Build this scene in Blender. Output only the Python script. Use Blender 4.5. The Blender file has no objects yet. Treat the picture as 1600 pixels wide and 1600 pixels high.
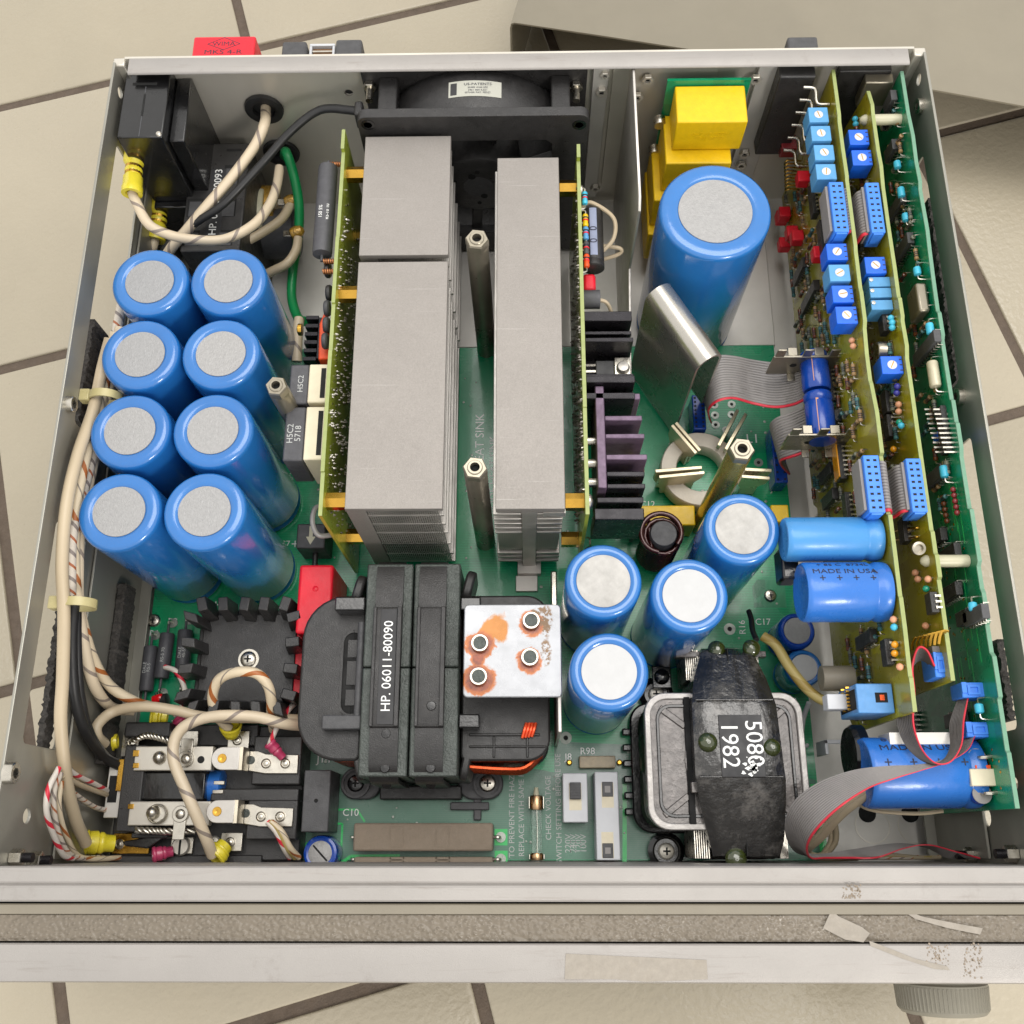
import bpy, bmesh, math, random
from mathutils import Vector, Matrix, Euler
random.seed(7)
R = math.radians
S = 0.001                      # everything below is written in millimetres
scene = bpy.context.scene
COL = scene.collection

# ------------------------------------------------------------------ camera, world, lamps, exposure
CAM = Vector((4.67, 8.28, 534.61))
PITCH, ROLL, YAW, FPX = 1.24605906, -0.0522185122, 0.0490496019, 1544.53
_f = Vector((0, math.cos(PITCH), -math.sin(PITCH))); _u = Vector((0, math.sin(PITCH), math.cos(PITCH))); _x = Vector((1, 0, 0))
_rz = Matrix.Rotation(YAW, 3, 'Z')
_f, _u, _x = _rz @ _f, _rz @ _u, _rz @ _x
CX = math.cos(ROLL) * _x + math.sin(ROLL) * _u
CU = -math.sin(ROLL) * _x + math.cos(ROLL) * _u
CF = _f
cam = bpy.data.cameras.new('camera')
cam_o = bpy.data.objects.new('camera', cam); COL.objects.link(cam_o)
m3 = Matrix((CX, CU, -CF)).transposed()
cam_o.matrix_world = Matrix.Translation(CAM * S) @ m3.to_4x4()
cam.sensor_fit = 'HORIZONTAL'; cam.sensor_width = 36.0
cam.lens = 36.0 * FPX / 1600.0
cam.clip_start = 0.01; cam.clip_end = 50
scene.camera = cam_o

world = bpy.data.worlds.new('World'); scene.world = world
world.use_nodes = True
bg = world.node_tree.nodes['Background']
bg.inputs[0].default_value = (1.0, 0.98, 0.95, 1); bg.inputs[1].default_value = 0.78

def area(name, loc, target, size, power, col, size_y=None):
    l = bpy.data.lights.new(name, 'AREA'); l.energy = power; l.color = col
    l.size = size
    if size_y: l.shape = 'RECTANGLE'; l.size_y = size_y
    o = bpy.data.objects.new(name, l); COL.objects.link(o)
    o.location = Vector(loc)
    o.rotation_euler = (Vector(target) - Vector(loc)).to_track_quat('-Z', 'Y').to_euler()
    return o
area('ceiling_lamp', (0.25, 0.55, 1.75), (0, 0.15, 0.1), 1.3, 11, (1, 0.97, 0.93), 0.9)
area('room_lamp', (0.68, -0.85, 0.86), (-0.05, 0.2, 0.1), 0.30, 4.6, (1, 0.95, 0.88), 0.22)
scene.view_settings.view_transform = 'Standard'
scene.view_settings.look = 'None'
scene.view_settings.exposure = 0.68
scene.view_settings.gamma = 1.0
scene.render.engine = 'CYCLES'
scene.cycles.max_bounces = 8
scene.cycles.use_denoising = True
scene.cycles.denoising_input_passes = 'RGB_ALBEDO_NORMAL'
scene.cycles.denoising_prefilter = 'ACCURATE'

# layout rulers: a direction through the lens meets a plane of the place (heights in mm over the main board)
def _ray(px, py): return CF + (px - 800) / FPX * CX + (800 - py) / FPX * CU
def at(px, py, z):
    d = _ray(px, py); return CAM + d * ((z - CAM.z) / d.z)
def onx(px, py, x):
    d = _ray(px, py); return CAM + d * ((x - CAM.x) / d.x)
def ony(px, py, y):
    d = _ray(px, py); return CAM + d * ((y - CAM.y) / d.y)

# ------------------------------------------------------------------ materials
def lin(c):
    return tuple((v / 255 / 12.92) if v / 255 <= 0.04045 else ((v / 255 + 0.055) / 1.055) ** 2.4 for v in c[:3]) + (1,)
class NT:
    def __init__(s, m):
        s.m = m; s.t = m.node_tree; s.n = s.t.nodes; s.l = s.t.links
        s.p = s.n['Principled BSDF']
    def new(s, typ, **kw):
        n = s.n.new(typ)
        for k, v in kw.items(): setattr(n, k, v)
        return n
    def link(s, a, b): s.l.new(a, b)
    def coord(s, kind='Object'): return s.new('ShaderNodeTexCoord').outputs[kind]
    def noise(s, scale, detail=4, rough=0.6, vec=None, dist=0):
        n = s.new('ShaderNodeTexNoise'); n.inputs['Scale'].default_value = scale
        n.inputs['Detail'].default_value = detail; n.inputs['Roughness'].default_value = rough
        n.inputs['Distortion'].default_value = dist
        s.link(vec if vec is not None else s.coord(), n.inputs['Vector']); return n.outputs['Fac']
    def ramp(s, fac, stops):
        r = s.new('ShaderNodeValToRGB'); s.link(fac, r.inputs[0])
        e = r.color_ramp.elements
        while len(e) < len(stops): e.new(0.5)
        for q, (pos, c) in zip(e, stops): q.position = pos; q.color = c if len(c) == 4 else (*c, 1)
        return r.outputs[0]
    def mix(s, fac, a, b, mode='MIX'):
        n = s.new('ShaderNodeMix', data_type='RGBA', blend_type=mode)
        for i, v in ((0, fac), (6, a), (7, b)):
            if hasattr(v, 'is_linked'): s.link(v, n.inputs[i])
            else: n.inputs[i].default_value = v
        return n.outputs[2]
    def math(s, op, a, b=None, c=None):
        n = s.new('ShaderNodeMath', operation=op)
        for i, v in enumerate((a, b, c)):
            if v is None: continue
            if hasattr(v, 'is_linked'): s.link(v, n.inputs[i])
            else: n.inputs[i].default_value = v
        return n.outputs[0]
    def bump(s, h, strength, dist=0.001):
        b = s.new('ShaderNodeBump'); b.inputs['Strength'].default_value = strength; b.inputs['Distance'].default_value = dist
        s.link(h, b.inputs['Height']); s.link(b.outputs[0], s.p.inputs['Normal'])
def mat(name, col, rough=0.5, metal=0.0, var=0.12, scale=120, bump=0.0, bscale=900, coat=0.0, spec=0.5, stretch=None, rvar=0.12, dirt=0.0, dirtcol=(60, 50, 40), build=True):
    m = bpy.data.materials.new(name); m.use_nodes = True
    t = NT(m); p = t.p
    c = lin(col)
    p.inputs['Roughness'].default_value = rough; p.inputs['Metallic'].default_value = metal
    p.inputs['Coat Weight'].default_value = coat; p.inputs['Coat Roughness'].default_value = 0.08
    p.inputs['Specular IOR Level'].default_value = spec
    vec = t.coord()
    if stretch:
        mp = t.new('ShaderNodeMapping'); mp.inputs['Scale'].default_value = stretch; t.link(vec, mp.inputs[0]); vec = mp.outputs[0]
    n = t.noise(scale, 5, 0.65, vec)
    a = tuple(v * (1 - var) for v in c[:3]) + (1,); b = tuple(min(1, v * (1 + var)) for v in c[:3]) + (1,)
    colr = t.ramp(n, [(0.3, a), (0.7, b)])
    if dirt:
        d = t.noise(scale * 0.37, 6, 0.75)
        dm = t.ramp(d, [(0.52, (0, 0, 0)), (0.72, (1, 1, 1))])
        colr = t.mix(t.math('MULTIPLY', dm, dirt), colr, lin(dirtcol))
    t.link(colr, p.inputs['Base Color'])
    if rvar:
        rr = t.ramp(t.noise(scale * 0.8, 4, 0.7), [(0.3, (max(0, rough - rvar),) * 3), (0.7, (min(1, rough + rvar),) * 3)])
        t.link(rr, p.inputs['Roughness'])
    if bump: t.bump(t.noise(bscale, 3, 0.6, vec), bump)
    return m
M = {}
M['alu'] = mat('bare aluminium', (190, 186, 180), 0.42, 0.8, 0.06, 90, 0.12, 2500)
M['alu_matte'] = mat('blasted aluminium', (148, 143, 138), 0.5, 0.5, 0.07, 1400, 0.25, 2600, dirt=0.07, dirtcol=(132, 126, 120))
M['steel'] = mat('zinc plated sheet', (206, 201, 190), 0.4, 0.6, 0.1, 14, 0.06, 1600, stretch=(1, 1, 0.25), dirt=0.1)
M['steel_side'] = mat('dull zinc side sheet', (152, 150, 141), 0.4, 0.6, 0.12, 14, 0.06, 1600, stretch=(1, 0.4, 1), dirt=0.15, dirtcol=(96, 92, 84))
M['sheet'] = mat('dull sheet metal', (206, 203, 197), 0.5, 0.5, 0.06, 30, 0.08, 2000, dirt=0.12, dirtcol=(120, 115, 108))
M['cast'] = mat('grey painted casting', (153, 149, 145), 0.5, 0.35, 0.05, 40, 0.25, 2500, dirt=0.22, dirtcol=(120, 110, 104))
M['bright'] = mat('polished nickel', (150, 143, 128), 0.3, 0.75, 0.1, 60, rvar=0.06)
M['tin'] = mat('tinned metal', (196, 191, 180), 0.3, 1.0, 0.1, 300)
M['gold'] = mat('gold plated brass', (205, 160, 70), 0.25, 1.0, 0.1, 120)
M['brass'] = mat('yellow chromate standoff', (184, 166, 96), 0.26, 0.75, 0.2, 60)
M['black'] = mat('black moulded plastic', (42, 41, 41), 0.36, 0, 0.25, 220, 0.25, 1800, dirt=0.15, dirtcol=(80, 76, 72))
M['black_gloss'] = mat('glossy black plastic', (20, 20, 21), 0.2, 0, 0.3, 120, 0.12, 500, coat=0.4)
M['black_anod'] = mat('black anodised metal', (32, 30, 34), 0.3, 0.5, 0.2, 200, 0.1, 2000)
M['purple_anod'] = mat('faded purple anodised metal', (98, 80, 100), 0.4, 0.3, 0.25, 260, 0.1, 2200)
M['grey_dark'] = mat('dark grey plastic', (70, 70, 72), 0.5, 0, 0.2, 220, 0.2, 1500)
M['grey_res'] = mat('grey resistor coating', (72, 72, 76), 0.5, 0, 0.15, 300, 0.2, 1500)
M['core'] = mat('dark ferrite', (66, 72, 68), 0.34, 0.1, 0.25, 240, 0.5, 900, dirt=0.3, dirtcol=(36, 40, 38))
M['ferrite'] = mat('beige ferrite', (206, 198, 184), 0.55, 0, 0.06, 200, 0.15, 1200)
M['blue'] = mat('blue vinyl sleeve', (36, 108, 178), 0.22, 0, 0.06, 60, 0.10, 260, coat=0.7, rvar=0.06)
M['blue_light'] = mat('pale blue sleeve', (64, 134, 194), 0.34, 0, 0.05, 60, 0.05, 500, coat=0.1)
M['blue_mid'] = mat('cobalt blue sleeve', (42, 106, 188), 0.3, 0, 0.06, 60, 0.05, 500, coat=0.15)
M['blue_dark'] = mat('deep blue sleeve', (14, 64, 156), 0.24, 0, 0.08, 80, 0.05, 500, coat=0.3)
M['trim_blue'] = mat('blue trimmer plastic', (22, 96, 216), 0.4, 0, 0.08, 300)
M['trim_pale'] = mat('pale blue trimmer plastic', (84, 150, 200), 0.45, 0, 0.08, 300)
M['conn_blue'] = mat('blue connector plastic', (58, 126, 224), 0.42, 0, 0.08, 300)
M['conn_slate'] = mat('slate blue connector plastic', (84, 140, 196), 0.45, 0, 0.08, 300)
M['cyan'] = mat('cyan component coating', (70, 182, 214), 0.35, 0, 0.1, 500)
M['disc'] = mat('grey fibre disc', (157, 156, 155), 0.5, 0.3, 0.09, 700, 0.35, 1300, dirt=0.35, dirtcol=(140, 140, 140))
M['disc_white'] = mat('white fibre disc', (183, 184, 185), 0.62, 0, 0.03, 200, 0.1, 900)
M['disc_stain'] = mat('white disc with scuffs', (172, 170, 166), 0.6, 0, 0.16, 130, 0.2, 900, dirt=0.4, dirtcol=(134, 130, 124))
M['white'] = mat('white plastic', (198, 200, 204), 0.42, 0, 0.03, 100)
M['nylon'] = mat('natural nylon', (190, 186, 160), 0.4, 0, 0.05, 100)
M['beige'] = mat('beige ceramic', (133, 120, 105), 0.75, 0, 0.06, 400, 0.35, 2200, dirt=0.15, dirtcol=(120, 104, 90))
M['cream'] = mat('cream plastic', (214, 204, 178), 0.45, 0, 0.05, 200)
M['yellow'] = mat('yellow moulded plastic', (222, 182, 6), 0.42, 0, 0.07, 260, 0.15, 1200)
M['red'] = mat('red moulded plastic', (216, 22, 44), 0.42, 0, 0.06, 160, 0.1, 900)
M['orange'] = mat('orange plastic', (226, 78, 26), 0.45, 0, 0.08, 160)
M['term_yellow'] = mat('translucent yellow nylon', (214, 198, 50), 0.3, 0, 0.12, 160, coat=0.3)
M['term_pink'] = mat('translucent crimson nylon', (176, 60, 96), 0.3, 0, 0.15, 160, coat=0.3)
M['copper'] = mat('enamelled copper', (186, 76, 40), 0.3, 0.8, 0.25, 300)
M['coilwire'] = mat('dark red enamelled wire', (64, 28, 26), 0.22, 0.3, 0.3, 200, coat=0.4)
M['rubber'] = mat('black rubber', (30, 30, 31), 0.45, 0, 0.2, 100)
M['foam'] = mat('black foam strip', (52, 49, 46), 0.85, 0, 0.6, 700, 1.0, 600)
M['paper'] = mat('aged paper sticker', (168, 168, 158), 0.6, 0, 0.05, 100)
M['green_wire'] = mat('green insulation', (16, 130, 72), 0.35, 0, 0.1, 100)
M['grey_wire'] = mat('grey ribbon insulation', (136, 132, 130), 0.5, 0, 0.06, 100)
M['dark_wire'] = mat('dark grey ribbon insulation', (88, 84, 82), 0.5, 0, 0.08, 100)
M['red_wire'] = mat('red marked insulation', (206, 48, 66), 0.45, 0, 0.1, 100)
M['label_black'] = mat('black label print', (42, 42, 44), 0.5, 0, 0.1, 100)
M['ink_white'] = mat('white ink', (232, 233, 230), 0.35, 0, 0.06, 500, coat=0.3)
M['ink_dark'] = mat('dark ink', (34, 34, 52), 0.6, 0, 0.05, 200)
M['ink_grey'] = mat('grey ink', (176, 178, 176), 0.35, 0, 0.05, 200, coat=0.3)
M['hole'] = mat('dark opening', (14, 14, 14), 0.8, 0, 0.1, 100)
M['olive'] = mat('olive grey plastic', (127, 123, 110), 0.5, 0, 0.05, 120, 0.15, 1500)
M['vinyl_smooth'] = mat('smooth khaki trim', (126, 119, 105), 0.45, 0, 0.05, 60, 0.1, 1200)
M['tape'] = mat('aged masking tape', (146, 139, 129), 0.65, 0, 0.1, 300, 0.2, 1200, dirt=0.2, dirtcol=(130, 118, 98))
M['tape_dirt'] = mat('dirty adhesive crumbs', (138, 126, 112), 0.8, 0, 0.2, 400)
M['led'] = mat('red lens', (214, 26, 30), 0.15, 0, 0.05, 60, coat=0.6)
M['glass_led'] = mat('brown resistor body', (120, 88, 60), 0.4, 0, 0.2, 500)
M['cover'] = mat('beige painted sheet', (131, 124, 108), 0.5, 0, 0.04, 30, 0.15, 2500, dirt=0.08, dirtcol=(110, 102, 86))
M['lead'] = mat('component lead', (200, 195, 185), 0.3, 1.0, 0.1, 300)
M['pale_clear'] = mat('pale cable tie', (172, 162, 116), 0.35, 0, 0.1, 100)

def special():
    # main board: green with faint lighter copper pours and tracks under the mask
    m = mat('green solder mask', (6, 136, 92), 0.3, 0, 0.1, 40, 0.04, 700, coat=0.3); M['pcb'] = m
    t = NT(m); c0 = t.p.inputs['Base Color'].links[0].from_socket
    br = t.new('ShaderNodeTexBrick'); br.inputs['Scale'].default_value = 28; br.inputs['Mortar Size'].default_value = 0.012
    br.offset = 0.37; br.inputs['Color1'].default_value = (1, 1, 1, 1); br.inputs['Color2'].default_value = (0.15, 0.15, 0.15, 1); br.inputs['Mortar'].default_value = (0, 0, 0, 1)
    t.link(t.coord(), br.inputs['Vector'])
    v = t.new('ShaderNodeTexVoronoi', distance='CHEBYCHEV'); v.inputs['Scale'].default_value = 22; t.link(t.coord(), v.inputs['Vector'])
    pour = t.ramp(v.outputs['Color'], [(0.45, (0, 0, 0)), (0.5, (1, 1, 1))])
    c1 = t.mix(t.math('MULTIPLY', pour, 0.7), c0, lin((16, 156, 98)))
    w = t.new('ShaderNodeTexWave', wave_type='BANDS', bands_direction='Y'); w.inputs['Scale'].default_value = 210; t.link(t.coord(), w.inputs['Vector'])
    ln = t.ramp(w.outputs['Fac'], [(0.72, (0, 0, 0)), (0.9, (1, 1, 1))])
    v2 = t.new('ShaderNodeTexVoronoi', distance='CHEBYCHEV'); v2.inputs['Scale'].default_value = 36; v2.inputs['Randomness'].default_value = 0.9; t.link(t.coord(), v2.inputs['Vector'])
    k2 = t.ramp(v2.outputs['Color'], [(0.4, (0, 0, 0)), (0.42, (1, 1, 1))])
    c1 = t.mix(t.math('MULTIPLY', t.math('MULTIPLY', ln, k2), 0.55), c1, lin((30, 176, 116)))
    t.link(c1, t.p.inputs['Base Color'])
    m = mat('green mask over grid laminate', (66, 118, 96), 0.32, 0, 0.1, 60, 0.04, 700, coat=0.3); M['pcb_front'] = m
    t = NT(m); c0 = t.p.inputs['Base Color'].links[0].from_socket
    w = t.new('ShaderNodeTexWave', wave_type='BANDS', bands_direction='Y'); w.inputs['Scale'].default_value = 320; t.link(t.coord(), w.inputs['Vector'])
    t.link(t.mix(t.math('MULTIPLY', w.outputs['Fac'], 0.35), c0, lin((96, 128, 108))), t.p.inputs['Base Color'])
    # card laminate, yellowish glass epoxy seen through, and dark green card
    for key, nm, a, b in (('card', 'yellow green laminate', (158, 152, 28), (120, 104, 22)), ('card_green', 'dark green card mask', (4, 132, 88), (10, 98, 66))):
        m = mat(nm, a, 0.32, 0, 0.12, 90, 0.08, 900, coat=0.3); M[key] = m
        t = NT(m); c0 = t.p.inputs['Base Color'].links[0].from_socket
        v = t.new('ShaderNodeTexVoronoi', distance='CHEBYCHEV'); v.inputs['Scale'].default_value = 90
        mp = t.new('ShaderNodeMapping'); mp.inputs['Scale'].default_value = (1, 1, 0.35); t.link(t.coord(), mp.inputs[0]); t.link(mp.outputs[0], v.inputs['Vector'])
        k = t.ramp(v.outputs['Color'], [(0.5, (0, 0, 0)), (0.55, (1, 1, 1))])
        t.link(t.mix(t.math('MULTIPLY', k, 0.55), c0, lin(b)), t.p.inputs['Base Color'])
    t = NT(M['alu_matte']); c0 = t.p.inputs['Base Color'].links[0].from_socket; r0 = t.p.inputs['Roughness'].links[0].from_socket
    for ang, seed in ((0.25, 0.0), (-0.5, 3.7), (1.2, 8.1)):
        mp = t.new('ShaderNodeMapping'); mp.inputs['Rotation'].default_value = (0, 0, ang); mp.inputs['Location'].default_value = (seed, seed, 0); mp.inputs['Scale'].default_value = (18, 1500, 1)
        t.link(t.coord(), mp.inputs[0]); k = t.ramp(t.noise(1.0, 2, .5, mp.outputs[0]), [(0.72, (0, 0, 0)), (0.76, (1, 1, 1))])
        c0 = t.mix(t.math('MULTIPLY', k, 0.3), c0, lin((206, 203, 198)))
    big = t.ramp(t.noise(22, 5, .7), [(0.35, (0.9, 0.9, 0.9)), (0.65, (1, 1, 1))])
    t.link(t.mix(1.0, c0, big, 'MULTIPLY'), t.p.inputs['Base Color'])
    M['card_edge'] = mat('pale laminate edge', (146, 156, 98), 0.5, 0, 0.08, 300, 0.2, 2000)
    M['card_edge_green'] = mat('pale green laminate edge', (104, 146, 122), 0.5, 0, 0.08, 300, 0.2, 2000)
    M['hs_board'] = mat('olive green board', (138, 150, 50), 0.32, 0, 0.15, 60, 0.08, 800, coat=0.3)
    # floor tile
    m = mat('glazed beige tile', (168, 159, 140), 0.3, 0, 0.05, 9, 0.0, 300, dirt=0.08, dirtcol=(158, 138, 106)); M['tile'] = m
    t = NT(m); c0 = t.p.inputs['Base Color'].links[0].from_socket
    sp = t.ramp(t.noise(260, 2, 0.5), [(0.73, (0, 0, 0)), (0.78, (1, 1, 1))])
    oi = t.new('ShaderNodeObjectInfo').outputs['Random']
    c1 = t.mix(t.math('MULTIPLY', sp, 0.25), c0, lin((120, 104, 78)))
    t.link(t.mix(1.0, c1, t.ramp(oi, [(0, (0.93, 0.93, 0.92)), (1, (1, 1, 1))]), 'MULTIPLY'), t.p.inputs['Base Color'])
    t.bump(t.noise(280, 2, 0.5), 0.35, 0.0012)
    M['grout'] = mat('brown grout', (92, 80, 69), 0.85, 0, 0.15, 200, 0.5, 900)
    # grained vinyl
    m = mat('grained khaki vinyl', (110, 101, 88), 0.38, 0, 0.06, 60, coat=0.15); M['vinyl'] = m
    t = NT(m); v = t.new('ShaderNodeTexVoronoi', feature='SMOOTH_F1'); v.inputs['Scale'].default_value = 760
    mp = t.new('ShaderNodeMapping'); mp.inputs['Scale'].default_value = (0.8, 1, 1); mp.inputs['Rotation'].default_value = (0, 0, 0.4)
    t.link(t.coord(), mp.inputs[0]); t.link(mp.outputs[0], v.inputs['Vector'])
    inv = t.math('SUBTRACT', 1.0, v.outputs['Distance']); t.bump(inv, 0.8, 0.0012)
    # front casting with scuffs in long streaks along x
    for key, nm, base in (('cast_front', 'grey front frame with scuffs', (155, 151, 147)),):
        m = mat(nm, base, 0.45, 0.3, 0.04, 30, 0.2, 2500); M[key] = m
        t = NT(m); c0 = t.p.inputs['Base Color'].links[0].from_socket
        mp = t.new('ShaderNodeMapping'); mp.inputs['Scale'].default_value = (14, 260, 60); t.link(t.coord(), mp.inputs[0])
        s1 = t.ramp(t.noise(1.0, 6, 0.75, mp.outputs[0], 0.6), [(0.57, (0, 0, 0)), (0.74, (1, 1, 1))])
        s2 = t.ramp(t.noise(40, 6, 0.8), [(0.58, (0, 0, 0)), (0.75, (1, 1, 1))])
        c1 = t.mix(t.math('MULTIPLY', s1, 0.55), c0, lin((126, 117, 110)))
        t.link(t.mix(t.math('MULTIPLY', s2, 0.45), c1, lin((124, 116, 110))), t.p.inputs['Base Color'])
    # spiral striped wire insulation: uv u runs along the wire, v round it
    def wire(key, nm, base, stripes, pitch=22.0):
        m = bpy.data.materials.new(nm); m.use_nodes = True; t = NT(m)
        uv = t.new('ShaderNodeSeparateXYZ'); t.link(t.coord('UV'), uv.inputs[0])
        c = t.mix(t.noise(90, 4, 0.6), lin(tuple(v * 0.95 for v in base)), lin(base))
        ph = t.math('FRACT', t.math('ADD', t.math('DIVIDE', uv.outputs[0], pitch), uv.outputs[1]))
        for lo, hi, colr in stripes:
            k = t.math('MULTIPLY', t.math('GREATER_THAN', ph, lo), t.math('LESS_THAN', ph, hi))
            c = t.mix(k, c, lin(colr))
        t.link(c, t.p.inputs['Base Color']); t.p.inputs['Roughness'].default_value = 0.42
        M[key] = m
    wire('w_plain', 'plain beige insulation', (185, 169, 142), [])
    wire('w_brown', 'beige insulation with brown spiral', (210, 194, 166), [(0.0, 0.16, (158, 92, 44)), (0.5, 0.55, (128, 118, 108))], 26)
    wire('w_grey', 'beige insulation with grey spiral', (208, 192, 166), [(0.0, 0.13, (136, 124, 114))], 20)
    wire('w_red', 'white insulation with red spiral', (214, 206, 196), [(0.0, 0.28, (204, 40, 60))], 14)
    wire('w_greyb', 'white insulation with brown and grey spiral', (206, 196, 182), [(0.0, 0.16, (130, 120, 114)), (0.5, 0.62, (160, 92, 54))], 12)
    wire('w_yellow', 'clear yellowed insulation', (176, 158, 96), [(0.2, 0.5, (150, 128, 66))], 30)
    # oily black wrapped tape
    m = mat('varnished black tape', (40, 39, 38), 0.2, 0.0, 0.35, 150, 0.9, 240, coat=0.6, dirt=0.8, dirtcol=(118, 114, 110)); M['varnish'] = m
    m = mat('varnished grey frame', (92, 86, 83), 0.3, 0.2, 0.3, 300, 0.4, 300, coat=0.4, dirt=0.85, dirtcol=(34, 31, 29)); M['frame_grey'] = m
    m = mat('worn pale rim', (170, 166, 162), 0.35, 0.3, 0.15, 100, 0.2, 500, dirt=0.3, dirtcol=(70, 66, 64)); M['rim_pale'] = m
    # leaking plate with rust rings: four posts at fixed places on the plate (object space, metres)
    # glass
    m = bpy.data.materials.new('clear glass'); m.use_nodes = True; t = NT(m)
    t.p.inputs['Transmission Weight'].default_value = 0.9; t.p.inputs['Roughness'].default_value = 0.05; t.p.inputs['IOR'].default_value = 1.2
    t.p.inputs['Base Color'].default_value = (0.9, 0.97, 0.93, 1); M['glass'] = m
special()
for key in ('blue', 'disc', 'disc_stain'):
    t = NT(M[key]); c0 = t.p.inputs['Base Color'].links[0].from_socket; oi = t.new('ShaderNodeObjectInfo').outputs['Random']
    t.link(t.mix(1.0, c0, t.ramp(oi, [(0, (0.88, 0.9, 0.93)), (1, (1, 1, 1))]), 'MULTIPLY'), t.p.inputs['Base Color'])
# ------------------------------------------------------------------ mesh helpers (millimetres in, metres out)
def crom(pts, k=6):
    pts = [Vector(p) for p in pts]
    if len(pts) < 3: return pts
    P = [pts[0] * 2 - pts[1]] + pts + [pts[-1] * 2 - pts[-2]]
    out = []
    for i in range(1, len(P) - 2):
        a, b, c, d = P[i - 1:i + 3]
        for j in range(k):
            t = j / k
            out.append(0.5 * (2 * b + (c - a) * t + (2 * a - 5 * b + 4 * c - d) * t * t + (3 * b - a - 3 * c + d) * t ** 3))
    out.append(pts[-1]); return out
class MB:
    def __init__(s): s.v = []; s.f = []; s.uv = {}
    def add(s, vs, fs):
        o = len(s.v); s.v += [Vector(v) for v in vs]; s.f += [tuple(i + o for i in f) for f in fs]; return s
    def box(s, x0, x1, y0, y1, z0, z1, mx=None):
        vs = [Vector((x, y, z)) for z in (z0, z1) for y in (y0, y1) for x in (x0, x1)]
        if mx is not None: vs = [mx @ v for v in vs]
        return s.add(vs, [(0, 2, 3, 1), (4, 5, 7, 6), (0, 1, 5, 4), (2, 6, 7, 3), (0, 4, 6, 2), (1, 3, 7, 5)])
    def cbox(s, c, d, mx=None):
        m = Matrix.Translation(Vector(c)) @ (mx if mx is not None else Matrix.Identity(4))
        return s.box(-d[0] / 2, d[0] / 2, -d[1] / 2, d[1] / 2, -d[2] / 2, d[2] / 2, m)
    def frame_of(s, p0, p1):
        d = (Vector(p1) - Vector(p0)); L = d.length; d = d / L
        a = Vector((0, 0, 1)) if abs(d.z) < 0.9 else Vector((1, 0, 0))
        x = a.cross(d).normalized(); y = d.cross(x); return d, x, y, L
    def lathe(s, prof, p0, p1, n=24, ph=0.0, cap=True):
        """profile of (radius, distance along p0->p1)"""
        p0 = Vector(p0); d, x, y, L = s.frame_of(p0, p1); o = len(s.v); k = len(prof)
        for r, h in prof:
            for i in range(n):
                a = ph + 2 * math.pi * i / n
                s.v.append(p0 + d * h + (x * math.cos(a) + y * math.sin(a)) * r)
        for j in range(k - 1):
            for i in range(n):
                i2 = (i + 1) % n
                s.f.append((o + j * n + i, o + j * n + i2, o + (j + 1) * n + i2, o + (j + 1) * n + i))
        if cap:
            if prof[0][0] > 1e-6: s.f.append(tuple(o + i for i in range(n))[::-1])
            if prof[-1][0] > 1e-6: s.f.append(tuple(o + (k - 1) * n + i for i in range(n)))
        return s
    def cyl(s, p0, p1, r0, r1=None, n=20, ph=0.0):
        L = (Vector(p1) - Vector(p0)).length
        return s.lathe([(r0, 0), (r0 if r1 is None else r1, L)], p0, p1, n, ph)
    def tube(s, pts, r, n=8, k=6, smooth=True):
        P = crom(pts, k) if smooth else [Vector(p) for p in pts]
        o = len(s.v); up = None; acc = 0
        for i, p in enumerate(P):
            t = (P[min(i + 1, len(P) - 1)] - P[max(i - 1, 0)])
            t = t.normalized() if t.length > 1e-9 else Vector((0, 0, 1))
            if up is None:
                a = Vector((0, 0, 1)) if abs(t.z) < 0.9 else Vector((1, 0, 0)); up = a.cross(t).normalized()
            up = (up - t * up.dot(t)); up = up.normalized() if up.length > 1e-9 else t.orthogonal().normalized()
            b = t.cross(up); rr = r if not callable(r) else r(i / (len(P) - 1))
            if i: acc += (p - P[i - 1]).length
            for j in range(n):
                a = 2 * math.pi * j / n; s.uv[len(s.v)] = (acc, j / n)
                s.v.append(p + (up * math.cos(a) + b * math.sin(a)) * rr)
        m = len(P)
        for i in range(m - 1):
            for j in range(n):
                s.f.append((o + i * n + j, o + i * n + (j + 1) % n, o + (i + 1) * n + (j + 1) % n, o + (i + 1) * n + j))
        s.f.append(tuple(o + j for j in range(n))[::-1]); s.f.append(tuple(o + (m - 1) * n + j for j in range(n)))
        return s
    def prism(s, poly, z0, z1, mx=None, taper=1.0, c=(0, 0)):
        n = len(poly)
        vs = [Vector((x, y, z0)) for x, y in poly] + [Vector((c[0] + (x - c[0]) * taper, c[1] + (y - c[1]) * taper, z1)) for x, y in poly]
        if mx is not None: vs = [mx @ v for v in vs]
        return s.add(vs, [tuple(range(n))[::-1], tuple(range(n, 2 * n))] + [(i, (i + 1) % n, n + (i + 1) % n, n + i) for i in range(n)])
    def profx(s, prof, x0, x1):      # (y, z) outline swept along x
        n = len(prof); vs = [(x, y, z) for x in (x0, x1) for y, z in prof]
        return s.add(vs, [tuple(range(n)), tuple(range(n, 2 * n))[::-1]] + [(i, n + i, n + (i + 1) % n, (i + 1) % n) for i in range(n)])
    def profy(s, prof, y0, y1):      # (x, z) outline swept along y
        n = len(prof); vs = [(x, y, z) for y in (y0, y1) for x, z in prof]
        return s.add(vs, [tuple(range(n))[::-1], tuple(range(n, 2 * n))] + [(i, (i + 1) % n, n + (i + 1) % n, n + i) for i in range(n)])
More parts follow.
